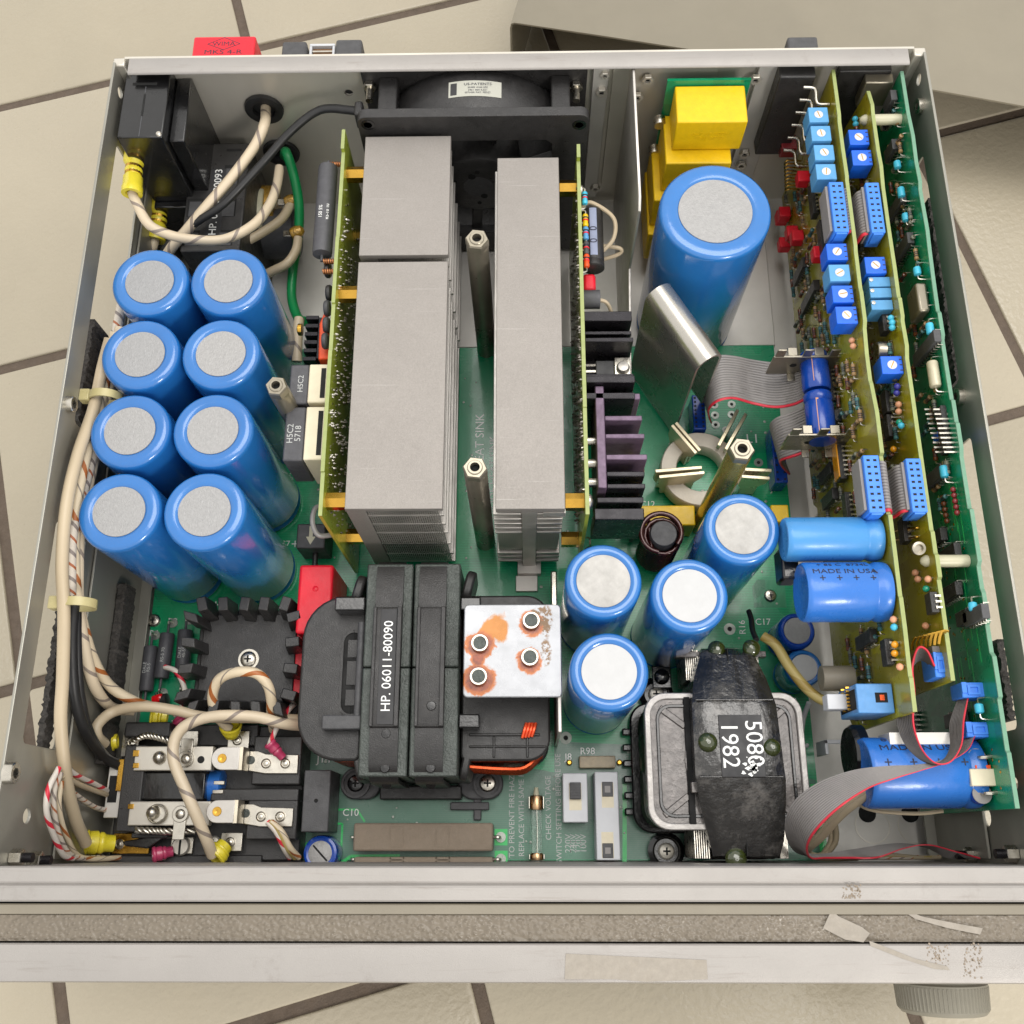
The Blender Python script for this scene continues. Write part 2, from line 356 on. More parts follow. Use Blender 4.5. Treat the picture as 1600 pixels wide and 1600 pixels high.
    def sheet(s, rows, th):          # grid of points thickened along its own normals
        r, c = len(rows), len(rows[0]); P = [[Vector(p) for p in row] for row in rows]
        def nrm(i, j):
            a = P[min(i + 1, r - 1)][j] - P[max(i - 1, 0)][j]; b = P[i][min(j + 1, c - 1)] - P[i][max(j - 1, 0)]
            n = a.cross(b); return n.normalized() if n.length > 1e-9 else Vector((0, 0, 1))
        o = len(s.v)
        for sg in (0, 1):
            for i in range(r):
                for j in range(c): s.v.append(P[i][j] + nrm(i, j) * (th / 2 if sg == 0 else -th / 2))
        N = r * c
        for i in range(r - 1):
            for j in range(c - 1):
                a = o + i * c + j; s.f += [(a, a + c, a + c + 1, a + 1), (N + a, N + a + 1, N + a + c + 1, N + a + c)]
        for i in range(r - 1):
            a = o + i * c; s.f.append((a, N + a, N + a + c, a + c)); a += c - 1; s.f.append((a, a + c, N + a + c, N + a))
        for j in range(c - 1):
            a = o + j; s.f.append((a, a + 1, N + a + 1, N + a)); a += (r - 1) * c; s.f.append((a, N + a, N + a + 1, a + 1))
        return s
def rrect(x0, x1, y0, y1, r, k=5):
    out = []
    for cx, cy, a0 in ((x1 - r, y1 - r, 0), (x0 + r, y1 - r, 90), (x0 + r, y0 + r, 180), (x1 - r, y0 + r, 270)):
        for i in range(k + 1):
            a = R(a0 + 90 * i / k); out.append((cx + r * math.cos(a), cy + r * math.sin(a)))
    return out
def wpos(o):
    p = Vector((0, 0, 0))
    while o is not None: p = p + o.location; o = o.parent
    return p
def build(name, mb, mt, parent=None, bevel=0.0, ang=35, kind=None, seg=2, label=None, uv=False, boole=None):
    base = wpos(parent) if parent is not None else Vector((0, 0, 0))
    me = bpy.data.meshes.new(name)
    me.from_pydata([tuple(v * S - base) for v in mb.v], [], mb.f)
    if mb.uv:
        ul = me.uv_layers.new(name='uv').data
        for poly in me.polygons:
            vsx = [mb.uv.get(me.loops[l].vertex_index, (0, 0)) for l in poly.loop_indices]
            wrap = max(v for _, v in vsx) - min(v for _, v in vsx) > 0.5
            for l, (u, v) in zip(poly.loop_indices, vsx): ul[l].uv = (u, v + 1 if wrap and v < 0.5 else v)
    bm = bmesh.new(); bm.from_mesh(me); bmesh.ops.recalc_face_normals(bm, faces=bm.faces); bm.to_mesh(me); bm.free()
    for p in me.polygons: p.use_smooth = True
    me.set_sharp_from_angle(angle=R(ang))
    me.materials.append(M[mt] if isinstance(mt, str) else mt)
    o = bpy.data.objects.new(name, me); COL.objects.link(o)
    if parent is not None: o.parent = parent
    if bevel:
        b = o.modifiers.new('bevel', 'BEVEL'); b.width = bevel * S; b.segments = seg; b.limit_method = 'ANGLE'; b.angle_limit = R(40); b.harden_normals = False
    if kind: o['kind'] = kind
    if label: o['label'] = label
    return o
def cut(o, cutters):                 # subtract temporary solids, bake the result, throw the solids away
    bm = bmesh.new()
    for mb in cutters:
        me = bpy.data.meshes.new('cut'); base = wpos(o)
        me.from_pydata([tuple(v * S - base) for v in mb.v], [], mb.f); bm.from_mesh(me); bpy.data.meshes.remove(me)
    bmesh.ops.recalc_face_normals(bm, faces=bm.faces)
    me = bpy.data.meshes.new('cut'); bm.to_mesh(me); bm.free()
    c = bpy.data.objects.new('cut', me); COL.objects.link(c); c.location = wpos(o)
    md = o.modifiers.new('cut', 'BOOLEAN'); md.object = c; md.solver = 'EXACT'; md.operation = 'DIFFERENCE'
    bpy.context.view_layer.update()
    ev = o.evaluated_get(bpy.context.evaluated_depsgraph_get())
    nm = bpy.data.meshes.new_from_object(ev); nm.name = o.name
    o.modifiers.clear(); old = o.data; o.data = nm
    bpy.data.objects.remove(c); bpy.data.meshes.remove(me); bpy.data.meshes.remove(old)
def tag(o, label, cat, group=None):
    o['label'] = label; o['category'] = cat
    if group: o['group'] = group
    return o
def thing(name, label, cat, loc=(0, 0, 0), group=None):
    o = bpy.data.objects.new(name, None); COL.objects.link(o); o.empty_display_size = 0.01
    o.location = Vector(loc) * S
    return tag(o, label, cat, group)
def dup(o, loc=None, label=None, parent=None, rz=None):
    c = o.copy(); COL.objects.link(c)
    if parent is not None: c.parent = parent
    if loc is not None: c.location = Vector(loc) * S
    if rz is not None: c.rotation_euler = (0, 0, rz)
    if label: c['label'] = label
    for ch in list(o.children): dup(ch, parent=c)
    return c
def text(name, body, size, mt, mx, parent=None, th=0.06, align='CENTER', cond=1.0):
    cu = bpy.data.curves.new('t', 'FONT'); cu.body = body; cu.size = size * S; cu.align_x = align; cu.align_y = 'CENTER'
    cu.extrude = th * S; cu.space_line = 0.9; cu.resolution_u = 3
    t = bpy.data.objects.new('t', cu); COL.objects.link(t)
    bpy.context.view_layer.update()
    me = bpy.data.meshes.new_from_object(t.evaluated_get(bpy.context.evaluated_depsgraph_get()))
    bpy.data.objects.remove(t); bpy.data.curves.remove(cu)
    base = wpos(parent) if parent is not None else Vector((0, 0, 0))
    mm = mx.copy(); mm.translation = mx.translation * S
    me.transform(Matrix.Diagonal((cond, 1, 1, 1))); me.transform(mm); me.transform(Matrix.Translation(-base))
    me.materials.clear(); me.materials.append(M[mt])
    o = bpy.data.objects.new(name, me); COL.objects.link(o)
    if parent is not None: o.parent = parent
    return o
def basis(o, x, y):                  # matrix with local x, y axes at origin o (mm)
    x = Vector(x).normalized(); y = Vector(y); y = (y - x * y.dot(x)).normalized(); z = x.cross(y)
    m = Matrix((x, y, z)).transposed().to_4x4(); m.translation = Vector(o); return m
X3, Y3, Z3 = Vector((1, 0, 0)), Vector((0, 1, 0)), Vector((0, 0, 1))
def wire(name, pts, r, mt, label=None, cat='wire', group=None, parent=None, n=10):
    o = build(name, MB().tube(pts, r, n), mt, parent, ang=60)
    if label: tag(o, label, cat, group)
    return o
def ribbon(name, ea, eb, n, label, mt='grey_wire', red='b', k=8, group=None, r=None):
    """flat cable: n round conductors side by side between two edge curves; one edge conductor is marked red"""
    A, B = crom(ea, k), crom(eb, k)
    base = (A[len(A) // 2] + B[len(B) // 2]) / 2
    t = thing(name, label, 'ribbon cable', base, group)
    wid = [(a - b).length for a, b in zip(A, B)]; r = lambda f: wid[min(len(wid) - 1, round(f * (len(wid) - 1)))] / n * 0.52
    body, mark = MB(), MB()
    for i in range(n):
        f = (i + 0.5) / n
        P = [a.lerp(b, f) for a, b in zip(A, B)]
        is_red = (red == 'b' and i == n - 1) or (red == 'a' and i == 0)
        (mark if is_red else body).tube(P, r, 6, smooth=False)
    build('conductors', body, mt, t, kind='stuff', ang=60)
    if red: build('marked_conductor', mark, 'red_wire', t, ang=60)
    return t
def screw_mb(c, r, axis=(0, 0, 1), h=2.0):
    c = Vector(c); a = Vector(axis); m = MB()
    m.lathe([(r, 0), (r, h * 0.45), (r * 0.82, h * 0.8), (r * 0.45, h)], c, c + a * h, 18)
    return m
def cross_mb(c, r, axis=(0, 0, 1), x=(1, 0, 0)):
    c = Vector(c); a = Vector(axis); x = Vector(x); y = a.cross(x); m = MB()
    for p, q in ((x, y), (y, x)):
        mx = basis(c, p, q); m.box(-r * 0.55, r * 0.55, -r * 0.13, r * 0.13, -0.3, 0.12, mx)
    return m
def screw(c, r, parent, axis=(0, 0, 1), mt='tin', h=2.0, x=(1, 0, 0), washer=0):
    o = build('screw', screw_mb(c, r, axis, h), mt, parent, ang=30)
    c2 = Vector(c) + Vector(axis) * h
    build('cross_slot', cross_mb(c2, r * 0.8, axis, x), 'hole', o)
    if washer: build('washer', MB().cyl(Vector(c) - Vector(axis) * 0.3, Vector(c) + Vector(axis) * 0.6, washer, n=24), mt, o)
    return o
def hexnut(c, r, parent, axis=(0, 0, 1), h=2.5, mt='tin', name='nut'):
    c = Vector(c); a = Vector(axis)
    o = build(name, MB().lathe([(r * 0.9, 0), (r, 0.25), (r, h - 0.25), (r * 0.88, h), (r * 0.5, h), (r * 0.45, h * 0.4)], c, c + a * h, 6), mt, parent, ang=25)
    build('bore', MB().cyl(c, c + a * (h * 0.5), r * 0.46, n=14), 'hole', o)
    return o
# ------------------------------------------------------------------ floor of tiles
FZ = -22.0
floor = bpy.data.objects.new('tiled_floor', bpy.data.meshes.new('tiled_floor')); COL.objects.link(floor)
bm = bmesh.new()
for x, y in ((-3, -3), (3, -3), (3, 3), (-3, 3)): bm.verts.new((x, y, (FZ - 1.6) * S))
bm.faces.new(bm.verts); bm.to_mesh(floor.data); bm.free()
floor.data.materials.append(M['grout']); floor['kind'] = 'structure'
TA = R(15.7); tn = Vector((math.cos(TA), math.sin(TA), 0)); tb = Vector((-math.sin(TA), math.cos(TA), 0))
TS1, TS2, GR = 208.5, 204.0, 6.6
U0, V0 = -246.0, 370.0
tm = MB(); w, h = TS1 - GR, TS2 - GR
for z, e in ((-3, 0), (-0.9, 0), (-0.3, 0.35), (0, 1.1)):
    tm.v += [Vector((x, y, z)) for x, y in rrect(-w / 2 + e, w / 2 - e, -h / 2 + e, h / 2 - e, 2.0, 3)]
nn = len(tm.v) // 4
for j in range(3): tm.f += [(j * nn + i, j * nn + (i + 1) % nn, (j + 1) * nn + (i + 1) % nn, (j + 1) * nn + i) for i in range(nn)]
tm.f.append(tuple(3 * nn + i for i in range(nn)))
proto = None
for a in range(-7, 9):
    for b in range(-7, 9):
        c = tn * (U0 + (a + 0.5) * TS1) + tb * (V0 + (b + 0.5) * TS2)
        if abs(c.x) > 1000 or c.y < -620 or c.y > 1500: continue
        if proto is None:
            proto = build('tile', tm, 'tile', floor, ang=50); o = proto
        else:
            o = proto.copy(); COL.objects.link(o); o.parent = floor
        o.location = Vector((c.x, c.y, FZ)) * S; o.rotation_euler = (random.uniform(-.002, .002), random.uniform(-.002, .002), TA)

# the removed cover lying behind
cz = 40.0
A_, B_ = at(801, 36, cz), at(1600, 171, cz)
dx = (B_ - A_); dx.z = 0; dx.normalize(); dy = Vector((-dx.y, dx.x, 0))
cov = thing('sheet_metal_cover', 'beige painted metal cover lying on the tiles behind the open chassis', 'cover', (A_.x, A_.y, FZ))
rows = []
Lc = 430.0
for i, (u, dz) in enumerate(((-1.0, -4), (-0.6, -1.2), (1.2, 0), (60, 0.6), (200, 1.5), (300, 0.6), (Lc - 1, 0), (Lc, -4))):
    rows.append([A_ + dx * u + dy * v + Z3 * (dz + (2.2 * math.sin(max(0, min(1, u / Lc)) * math.pi) if j == 0 else 0)) for j, v in enumerate((0, 40, 260, 480))])
build('top_sheet', MB().sheet(rows, 1.2), 'cover', cov, ang=40)
fl = [[A_ + dx * (-1.2) + dy * v + Z3 * z for v in (0, 240, 480)] for z in (-4, FZ - cz + 0.7)]
build('side_flange', MB().sheet(fl, 1.2), 'cover', cov)
fl = [[A_ + dx * (Lc + 0.6) + dy * v + Z3 * z for v in (0, 240, 480)] for z in (-4, FZ - cz + 0.7)]
build('side_flange', MB().sheet(fl, 1.2), 'cover', cov)

# ------------------------------------------------------------------ chassis
WT = 118.0
ch = thing('instrument_chassis', 'open silver sheet metal chassis of a bench power supply without its cover', 'chassis', (0, 200, FZ))
bp = build('bottom_plate', MB().box(-212, 213, -2, 404, -9.2, -8), 'sheet', ch, bevel=0.2)
def wall(x0, x1, slots, holes):
    o = build('side_wall', MB().box(x0, x1, -2, 401, -9.2, WT), 'steel_side', ch)
    cs = []
    for pts in slots:
        cs.append(MB().prism(pts, -40, 40, Matrix(((0, 0, 1, (x0 + x1) / 2), (1, 0, 0, 0), (0, 1, 0, 0), (0, 0, 0, 1)))))
    for (y, z, r) in holes: cs.append(MB().cyl(((x0 + x1) / 2 - 30, y, z), ((x0 + x1) / 2 + 30, y, z), r, n=20))
    cut(o, cs)
    for p in o.data.polygons: p.use_smooth = False
    b = o.modifiers.new('bevel', 'BEVEL'); b.width = 0.35 * S; b.segments = 2; b.limit_method = 'ANGLE'; b.angle_limit = R(40)
    return o
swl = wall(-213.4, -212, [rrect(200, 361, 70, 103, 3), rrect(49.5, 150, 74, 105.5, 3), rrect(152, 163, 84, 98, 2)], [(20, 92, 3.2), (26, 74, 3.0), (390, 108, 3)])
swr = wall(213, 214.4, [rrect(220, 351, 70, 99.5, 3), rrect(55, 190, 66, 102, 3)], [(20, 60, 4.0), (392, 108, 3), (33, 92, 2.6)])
# folded lips and rails along the side walls
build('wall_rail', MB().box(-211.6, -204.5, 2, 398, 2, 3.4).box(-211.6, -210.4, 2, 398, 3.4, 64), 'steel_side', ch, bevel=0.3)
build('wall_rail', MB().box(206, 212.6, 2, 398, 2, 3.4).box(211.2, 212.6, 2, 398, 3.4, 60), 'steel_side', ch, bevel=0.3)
build('corner_post', MB().box(-214, -207.6, 399.6, 404.8, -9, WT - 1), 'steel', ch, bevel=0.8)
build('corner_post', MB().box(208.6, 215, 399.6, 404.8, -9, WT - 1), 'steel', ch, bevel=0.8)
# foam strips seen through the slots
for xx, y0, y1, zz, hz in ((-216.5, 205, 262, 84, 9), (-216.5, 47, 122, 77.5, 4), (217.5, 60, 96, 82, 8), (217.5, 224, 330, 82, 9)):
    f = MB(); nseg = int((y1 - y0) / 1.1)
    sec = [[Vector((xx + random.uniform(-.5, .5) + dx_, y0 + (y1 - y0) * i / nseg, zz + dz_ * hz + random.uniform(-.9, .9))) for dx_, dz_ in ((-1.5, -1), (-1.5, 1), (1.5, 1), (1.5, -1))] for i in range(nseg + 1)]
    for row in sec: f.v += row
    for i in range(nseg):
        for j in range(4): f.f.append((i * 4 + j, i * 4 + (j + 1) % 4, i * 4 + 4 + (j + 1) % 4, i * 4 + 4 + j))
    f.f += [(0, 1, 2, 3), tuple(nseg * 4 + j for j in (3, 2, 1, 0))]
    build('foam_strip', f, 'foam', ch, ang=80)
f = MB(); n_ = 90
for i in range(n_ + 1):
    y = 46 + 92 * i / n_
    f.v += [Vector((x + random.uniform(-.4, .4), y, z + random.uniform(-.5, .5))) for x, z in ((-209.6, 22), (-209.6, 36), (-205.4, 36), (-205.4, 22))]
for i in range(n_):
    for j in range(4): f.f.append((i * 4 + j, i * 4 + (j + 1) % 4, i * 4 + 4 + (j + 1) % 4, i * 4 + 4 + j))
f.f += [(0, 1, 2, 3), tuple(n_ * 4 + j for j in (3, 2, 1, 0))]
build('foam_strip', f, 'foam', ch, ang=80)
# rear wall with its folded top flange, holes
rw = build('rear_wall', MB().box(-207.6, 208.6, 403, 404.4, -9, WT), 'steel', ch)
hs = []
for px, py, r in ((300, 144, 2.6), (545, 145, 2.4)):
    p = ony(px, py, 403); hs.append(MB().cyl((p.x, 390, p.z), (p.x, 420, p.z), r, n=16))
g1, g2 = ony(413, 168, 403), ony(440, 236, 403)
for g in (g1, g2): hs.append(MB().cyl((g.x, 390, g.z), (g.x, 420, g.z), 8, n=24))
hs.append(MB().lathe([(53, 0), (53, 40)], (-22.5, 390, 56), (-22.5, 430, 56), 40))
cut(rw, hs)
gm = MB()
for i in range(12):
    a = math.pi * i / 11
    gm.box(-76, 31, 403.2, 404.2, 6 + i * 9, 9.2 + i * 9)
build('fan_guard', gm, 'tin', ch)
fp = [(393.2, WT - 1.0), (393.4, WT - 0.2), (394.2, WT + 0.2), (402.4, WT + 0.3), (404.2, WT - 0.4), (405.6, WT - 2.2), (405.6, WT - 9), (404.5, WT - 9), (404.5, WT - 2.6), (402.2, WT - 1.0)]
build('rear_flange', MB().profx(fp, -204.8, 205.0), 'cast_front', ch, ang=50)
# rear wall brackets right of the fan
def rear_strip(px0, px1, yb, z0, z1, y0, mt, nm='wall_strip'):
    a, b = ony(px0, yb, y0), ony(px1, yb, y0)
    return build(nm, MB().box(a.x, b.x, y0, 403, z0, z1), mt, ch, bevel=0.4)
rear_strip(926, 950, 130, 0, 116, 399.5, 'sheet')
rear_strip(1186, 1232, 110, -8, 116, 399.8, 'sheet')
build('wall_strip', MB().box(52, 108, 401.4, 402.9, 10, 116.5), 'steel', ch, bevel=0.3)
for px, py, r in ((945, 115, 2.6), (940, 142, 3.4), (930, 292, 3.0), (1012, 122, 3.2), (1180, 122, 3.4), (1163, 238, 3.2), (1158, 256, 3.4), (995, 150, 3.6)):
    p = ony(px, py, 399.4); hexnut((p.x, 399.6, p.z), r, ch, (0, -1, 0), 2.4, 'steel')
# internal partition right of the fan, thin bright edge
pa, pb = at(972, 112, 116), at(1020, 322, 116)
px_ = (pa.x + pb.x) / 2
build('partition', MB().prism([(400, -8), (400, 116), (pb.y + 6, 116), (pb.y, 112), (pb.y, 60), (pb.y - 60, 40), (pb.y - 60, -8)], px_ - 0.7, px_ + 0.7, Matrix(((0, 0, 1, 0), (1, 0, 0, 0), (0, 1, 0, 0), (0, 0, 0, 1)))), 'alu', ch, bevel=0.25)
# raised inner floor right rear
build('floor_pan', MB().box(36, 156, 296, 399, -7.8, -5.5).box(-60, 34, 296.5, 362, -7.8, -5.9), 'sheet', ch, bevel=0.4)
for px, py in ((1363, 1290), (1430, 1290)):
    p = at(px, py, -8)
    build('stamped_ring', MB().lathe([(9, 0), (9, .35), (8.6, .35), (8.6, 0)], (p.x, p.y, -8.0), (p.x, p.y, -7), 30, cap=False), 'steel', ch)
    build('hole', MB().cyl((p.x - 2, p.y + 6, -7.98), (p.x - 2, p.y + 6, -7.6), 4.5, n=20), 'hole', ch)
# front frame
prof = [(0, -9), (0, WT - .6), (-.6, WT), (-5.6, WT + .1), (-6.6, WT - .5), (-7.2, WT + .5), (-8, WT + .9), (-12.4, WT + .9), (-13.1, WT + .2), (-13.1, -9), (-11.5, -9), (-11.5, WT - 4), (-2, WT - 4), (-2, -9)]
build('front_frame', MB().profx(prof, -222, 222), 'cast_front', ch, ang=20)
build('trim_rail', MB().profx([(-13.9, -4), (-13.9, WT - 1.4), (-14.4, WT - .9), (-17.6, WT - .9), (-17.9, WT - 1.6), (-17.9, -4)], -222, 222), 'vinyl_smooth', ch, ang=30)
build('vinyl_strip', MB().profx([(-18.1, 0), (-18.1, WT - 2.0), (-27.6, WT - 2.0), (-27.6, 0)], -222, 222), 'vinyl', ch)
build('front_bezel', MB().profx([(-28.3, -4), (-28.3, WT - .6), (-28.8, WT), (-40.4, WT), (-41.8, WT - .5), (-42.4, WT - 2), (-42.4, 0), (-40, -4)], -222, 222), 'cast_front', ch, ang=30)
build('inner_sheet', MB().profx([(-13.3, 0), (-13.3, WT - 6), (-28.2, WT - 6), (-28.2, 0)], -221, 221), 'hole', ch)
# knob and the controls that peep out under the bezel
kn = build('knob', MB().lathe([(13, 0), (13, 3), (17.5, 3.2), (17.5, 5.0), (19, 5.6), (18.4, 16), (17.2, 17.4), (0.001, 17.4)], (at(1470, 1545, 62).x, -42.4, 62), (at(1470, 1545, 62).x, -80, 62), 64), 'olive', ch, ang=30)
kc = Vector((at(1470, 1545, 62).x, -42.4, 62)); rid = MB()
for i in range(70):
    a = 2 * math.pi * i / 70
    d = Vector((math.cos(a), 0, math.sin(a)))
    rid.cyl(kc + d * 18.7 + Vector((0, -6.5, 0)), kc + d * 18.2 + Vector((0, -15.5, 0)), 0.55, n=5)
build('ridges', rid, 'olive', kn)
for px, w_ in ((885, 8), (1152, 9), (90, 14)):
    p = at(px, 1540, 30); build('control_button', MB().box(p.x - w_, p.x + w_, -50, -42.2, 26, 34), 'olive', ch, bevel=0.6)
# tape residue on the bezel and vinyl
def patch(pts, z, th, mt, nm):
    P = [at(x, y, z) for x, y in pts]
    m = MB().prism([(p.x, p.y) for p in P], z, z + th); return build(nm, m, mt, ch)
patch([(884, 1490), (1104, 1500), (1106, 1530), (1010, 1534), (960, 1530), (882, 1530)], WT + .02, 0.14, 'tape', 'tape_patch')
patch([(1298, 1422), (1310, 1432), (1345, 1448), (1358, 1458), (1348, 1472), (1320, 1468), (1285, 1450)], WT - 1.95, 1.0, 'tape', 'tape_patch')
patch([(1395, 1414), (1440, 1432), (1500, 1444), (1534, 1450), (1530, 1460), (1480, 1450), (1430, 1436)], WT - 1.9, 0.9, 'tape', 'tape_patch')
patch([(1358, 1470), (1385, 1480), (1430, 1498), (1480, 1510), (1484, 1516), (1460, 1514), (1410, 1498), (1360, 1478)], WT + .02, 0.18, 'tape', 'tape_patch')
# loose dirt crumbs left by old glue
def crumbs(x0, y0, x1, y1, n, z):
    m = MB()
    for i in range(n):
        p = at(random.uniform(x0, x1), random.uniform(y0, y1), z); r = random.uniform(.15, .55)
        m.lathe([(r, -0.05), (r * .7, .15)], (p.x, p.y, p.z), (p.x, p.y, p.z + 1), 5)
    return m
build('glue_crumbs', crumbs(1448, 1474, 1486, 1512, 60, WT), 'tape_dirt', ch, kind='stuff')
build('glue_crumbs', crumbs(1506, 1474, 1536, 1528, 80, WT), 'tape_dirt', ch, kind='stuff')
build('glue_crumbs', crumbs(1316, 1382, 1345, 1404, 60, WT + .9), 'tape_dirt', ch, kind='stuff')
# screws and nuts on the walls
def wallnut(px, py, x, ax, r, h, mt='steel'):
    p = onx(px, py, x); return hexnut((x, p.y, p.z), r, ch, (ax, 0, 0), h, mt, 'wall_bush')
def bush(px, py, x, ax, r, h):
    p = onx(px, py, x); c = Vector((x, p.y, p.z)); d = Vector((ax, 0, 0))
    o = build('wall_bush', MB().lathe([(r, 0), (r, h - .4), (r * .9, h), (r * .5, h), (r * .5, h * .3)], c, c + d * h, 20), 'tin', ch, ang=30)
    build('bore', MB().cyl(c, c + d * (h * .4), r * .52, n=14), 'hole', o)
bush(106, 632, -212, 1, 3.8, 3.2); bush(10, 1208, -212, 1, 4.4, 4); bush(1503, 620, 213, -1, 4.2, 3.2); bush(1440, 166, 213, -1, 4, 2.6)
for px, py, x, ax in ((18, 1340, -212, 1), (48, 1344, -212, 1), (1524, 1336, 213, -1), (1588, 1334, 213, -1)):
    p = onx(px, py, x); hexnut((x, p.y, p.z), 3.6, ch, (ax, 0, 0), 5, 'tin')
    build('stud', MB().cyl((x, p.y, p.z), (x + ax * 9, p.y, p.z), 2.0, n=12), 'black_anod', ch)
# tab of the rear foot seen over the flange
p = ony(1252, 74, 410); build('rear_foot', MB().box(p.x - 8, p.x + 8, 404.6, 414, 92, 116), 'grey_dark', ch, bevel=1.2)
# ------------------------------------------------------------------ main board with its print
mbd = thing('main_circuit_board', 'large green main circuit board lying flat on the chassis bottom', 'circuit board', (0, 150, -1.6))
build('laminate', MB().prism([(-204, 62), (-199, 0.5), (154.6, 0.5), (153.4, 293), (-24, 293.6), (34, 293.6), (34, 292), (-204, 293)][:4] + [(-204, 293)], -1.6, 0), 'pcb', mbd)
build('grid_area', MB().prism([(-198.6, 0.8), (60, 0.8), (154, 0.8), (153.9, 40), (57, 58), (18, 60), (18, 44), (-110, 66), (-120, 66), (-203, 66)], 0.004, 0.02), 'pcb_front', mbd)
def pcb_text(px, py, s, body, rz=0, z=0.05, mt='ink_white', align='CENTER'):
    p = at(px, py, 0); m = Matrix.Rotation(rz, 4, 'Z'); m.translation = Vector((p.x, p.y, z))
    return text('lettering', body, s, mt, m, mbd, 0.03, align)
pcb_text(750, 690, 7.2, 'HEAT SINK', R(90), align='CENTER')
pcb_text(771, 745, 6.2, 'DIODE HEAT SINK', R(90), mt='ink_grey')
for a in ((457, 744, 5, 'C6'), (468, 737, 8, '+'), (445, 850, 5, 'C7'), (461, 851, 8, '+'), (449, 951, 5, 'C8'), (337, 946, 8, '+'), (270, 971, 5, 'R2'), (241, 990, 5, 'R1'), (1209, 764, 5, 'J5'), (1168, 868, 5, 'L16'), (1192, 972, 5, 'C17'), (918, 1174, 5, 'R98'), (888, 1183, 5, 'J8'), (548, 1270, 5, 'C10'), (506, 1186, 6, 'J14'), (1012, 788, 5, 'C12'), (1176, 686, 8, 'L1')): pcb_text(*a)
pcb_text(1160, 980, 5, 'R16', R(90))
for px, s in ((800, 'TO PREVENT FIRE HAZARD'), (815, 'REPLACE WITH SAME FUSE'), (857, 'CHECK VOLTAGE'), (873, 'SWITCH SETTING BEFORE USE')):
    p = at(px, 1262, 0); m = Matrix.Rotation(R(90), 4, 'Z'); m.translation = Vector((p.x, p.y, .05))
    text('lettering', s, 4.0, 'ink_grey', m, mbd, 0.03)
for i, px in enumerate((888, 896, 904, 912)):
    p = at(px, 1318, 0); m = Matrix.Rotation(R(90), 4, 'Z'); m.translation = Vector((p.x, p.y, .05))
    text('lettering', ('220V', '240V', '120V', '100V')[i], 4.4, 'ink_grey', m, mbd, 0.03)
tr = MB()
def track(pts, w=1.0):
    P = [at(x, y, 0) for x, y in pts]
    for a, b in zip(P, P[1:]):
        d = (b - a).normalized(); n = Vector((-d.y, d.x, 0)) * w / 2
        tr.add([a - n + Z3 * .03, b - n + Z3 * .03, b + n + Z3 * .03, a + n + Z3 * .03, a - n + Z3 * .07, b - n + Z3 * .07, b + n + Z3 * .07, a + n + Z3 * .07], [(4, 5, 6, 7), (0, 1, 5, 4), (2, 3, 7, 6), (1, 2, 6, 5), (3, 0, 4, 7)])
track([(510, 1265), (558, 1265), (570, 1284)]); track([(522, 1287), (535, 1287), (533, 1330)]); track([(528, 1352), (548, 1338), (625, 1337)], 1.6); track([(976, 1225), (976, 1350)], 2.2)
track([(1272, 1225), (1290, 1345)], 4); track([(1255, 1310), (1285, 1310)], 3); track([(476, 1322), (490, 1312)], 2)
M['track'] = mat('bright green mask over copper', (40, 190, 96), 0.3, 0, 0.08, 100, coat=0.3)
build('copper_track', tr, 'track', mbd, kind='stuff')
M['pad'] = mat('solder pad', (150, 156, 148), 0.4, 0.6, 0.1, 300)
for px, py, r in ((1192, 930, 7), (1140, 983, 3.2), (884, 1153, 3.2), (1030, 545 + 85, 2), (1185, 723, 2.6), (1116, 633, 2.4), (1143, 632, 2.4), (1117, 649, 2.4), (1143, 648, 2.4), (1118, 664, 2.4), (1134, 672, 2.2)):
    p = at(px, py, 0)
    if r == 7: continue
    o = build('solder_pad', MB().cyl((p.x, p.y, 0.01), (p.x, p.y, .35), r, n=18), 'pad', mbd); build('bore', MB().cyl((p.x, p.y, .3), (p.x, p.y, .4), r * .4, n=12), 'hole', o)
sp = at(1202, 930, 0); build('screw_pad', MB().prism([(sp.x - 9, sp.y - 7), (sp.x + 9, sp.y - 7), (sp.x + 9, sp.y + 5), (sp.x + 6, sp.y + 9), (sp.x - 6, sp.y + 9), (sp.x - 9, sp.y + 5)], .01, .06), 'card_green', mbd)
for px, py, r in ((1203, 931, 3.4), (241, 970, 3.6)): p = at(px, py, 0); screw((p.x, p.y, 0.1), r, mbd, washer=0)

vm = MB(); random.seed(5)
for i in range(260):
    x, y = random.uniform(-195, 150), random.uniform(6, 288); r = random.uniform(.5, 1.0)
    vm.lathe([(r, 0), (r * .8, .25), (.001, .35)], (x, y, 0.02), (x, y, 1), 8)
build('solder_joint', vm, 'pad', mbd, kind='stuff')
# ------------------------------------------------------------------ can capacitors
def capacitor(name, r, h, rd, sleeve, disc, label, group, bead=True):
    t = thing(name, label, 'capacitor', (0, 0, 0), group)
    pr = [(r * .9, 0), (r - .4, .4), (r, 1.4)]
    if bead: pr += [(r, 4.0), (r - .9, 5.2), (r - .9, 6.0), (r, 7.4)]
    pr += [(r, h - 3.2), (r - .25, h - 1.8), (r - 1.0, h - .6), (r - 2.2, h), (rd + 1.6, h), (rd + .6, h - .35), (rd, h - 1.0), (0.001, h - 1.0)]
    build('sleeve', MB().lathe(pr, (0, 0, 0), (0, 0, h), 56), sleeve, t, ang=50)
    build('top_disc', MB().lathe([(rd - .05, 0), (rd - .15, .45), (0.001, .5)], (0, 0, h - .99), (0, 0, h), 48), disc, t, ang=50)
    return t
rows_ = ['rearmost pair', 'second pair from the rear', 'third pair from the rear', 'front pair']
c0 = None
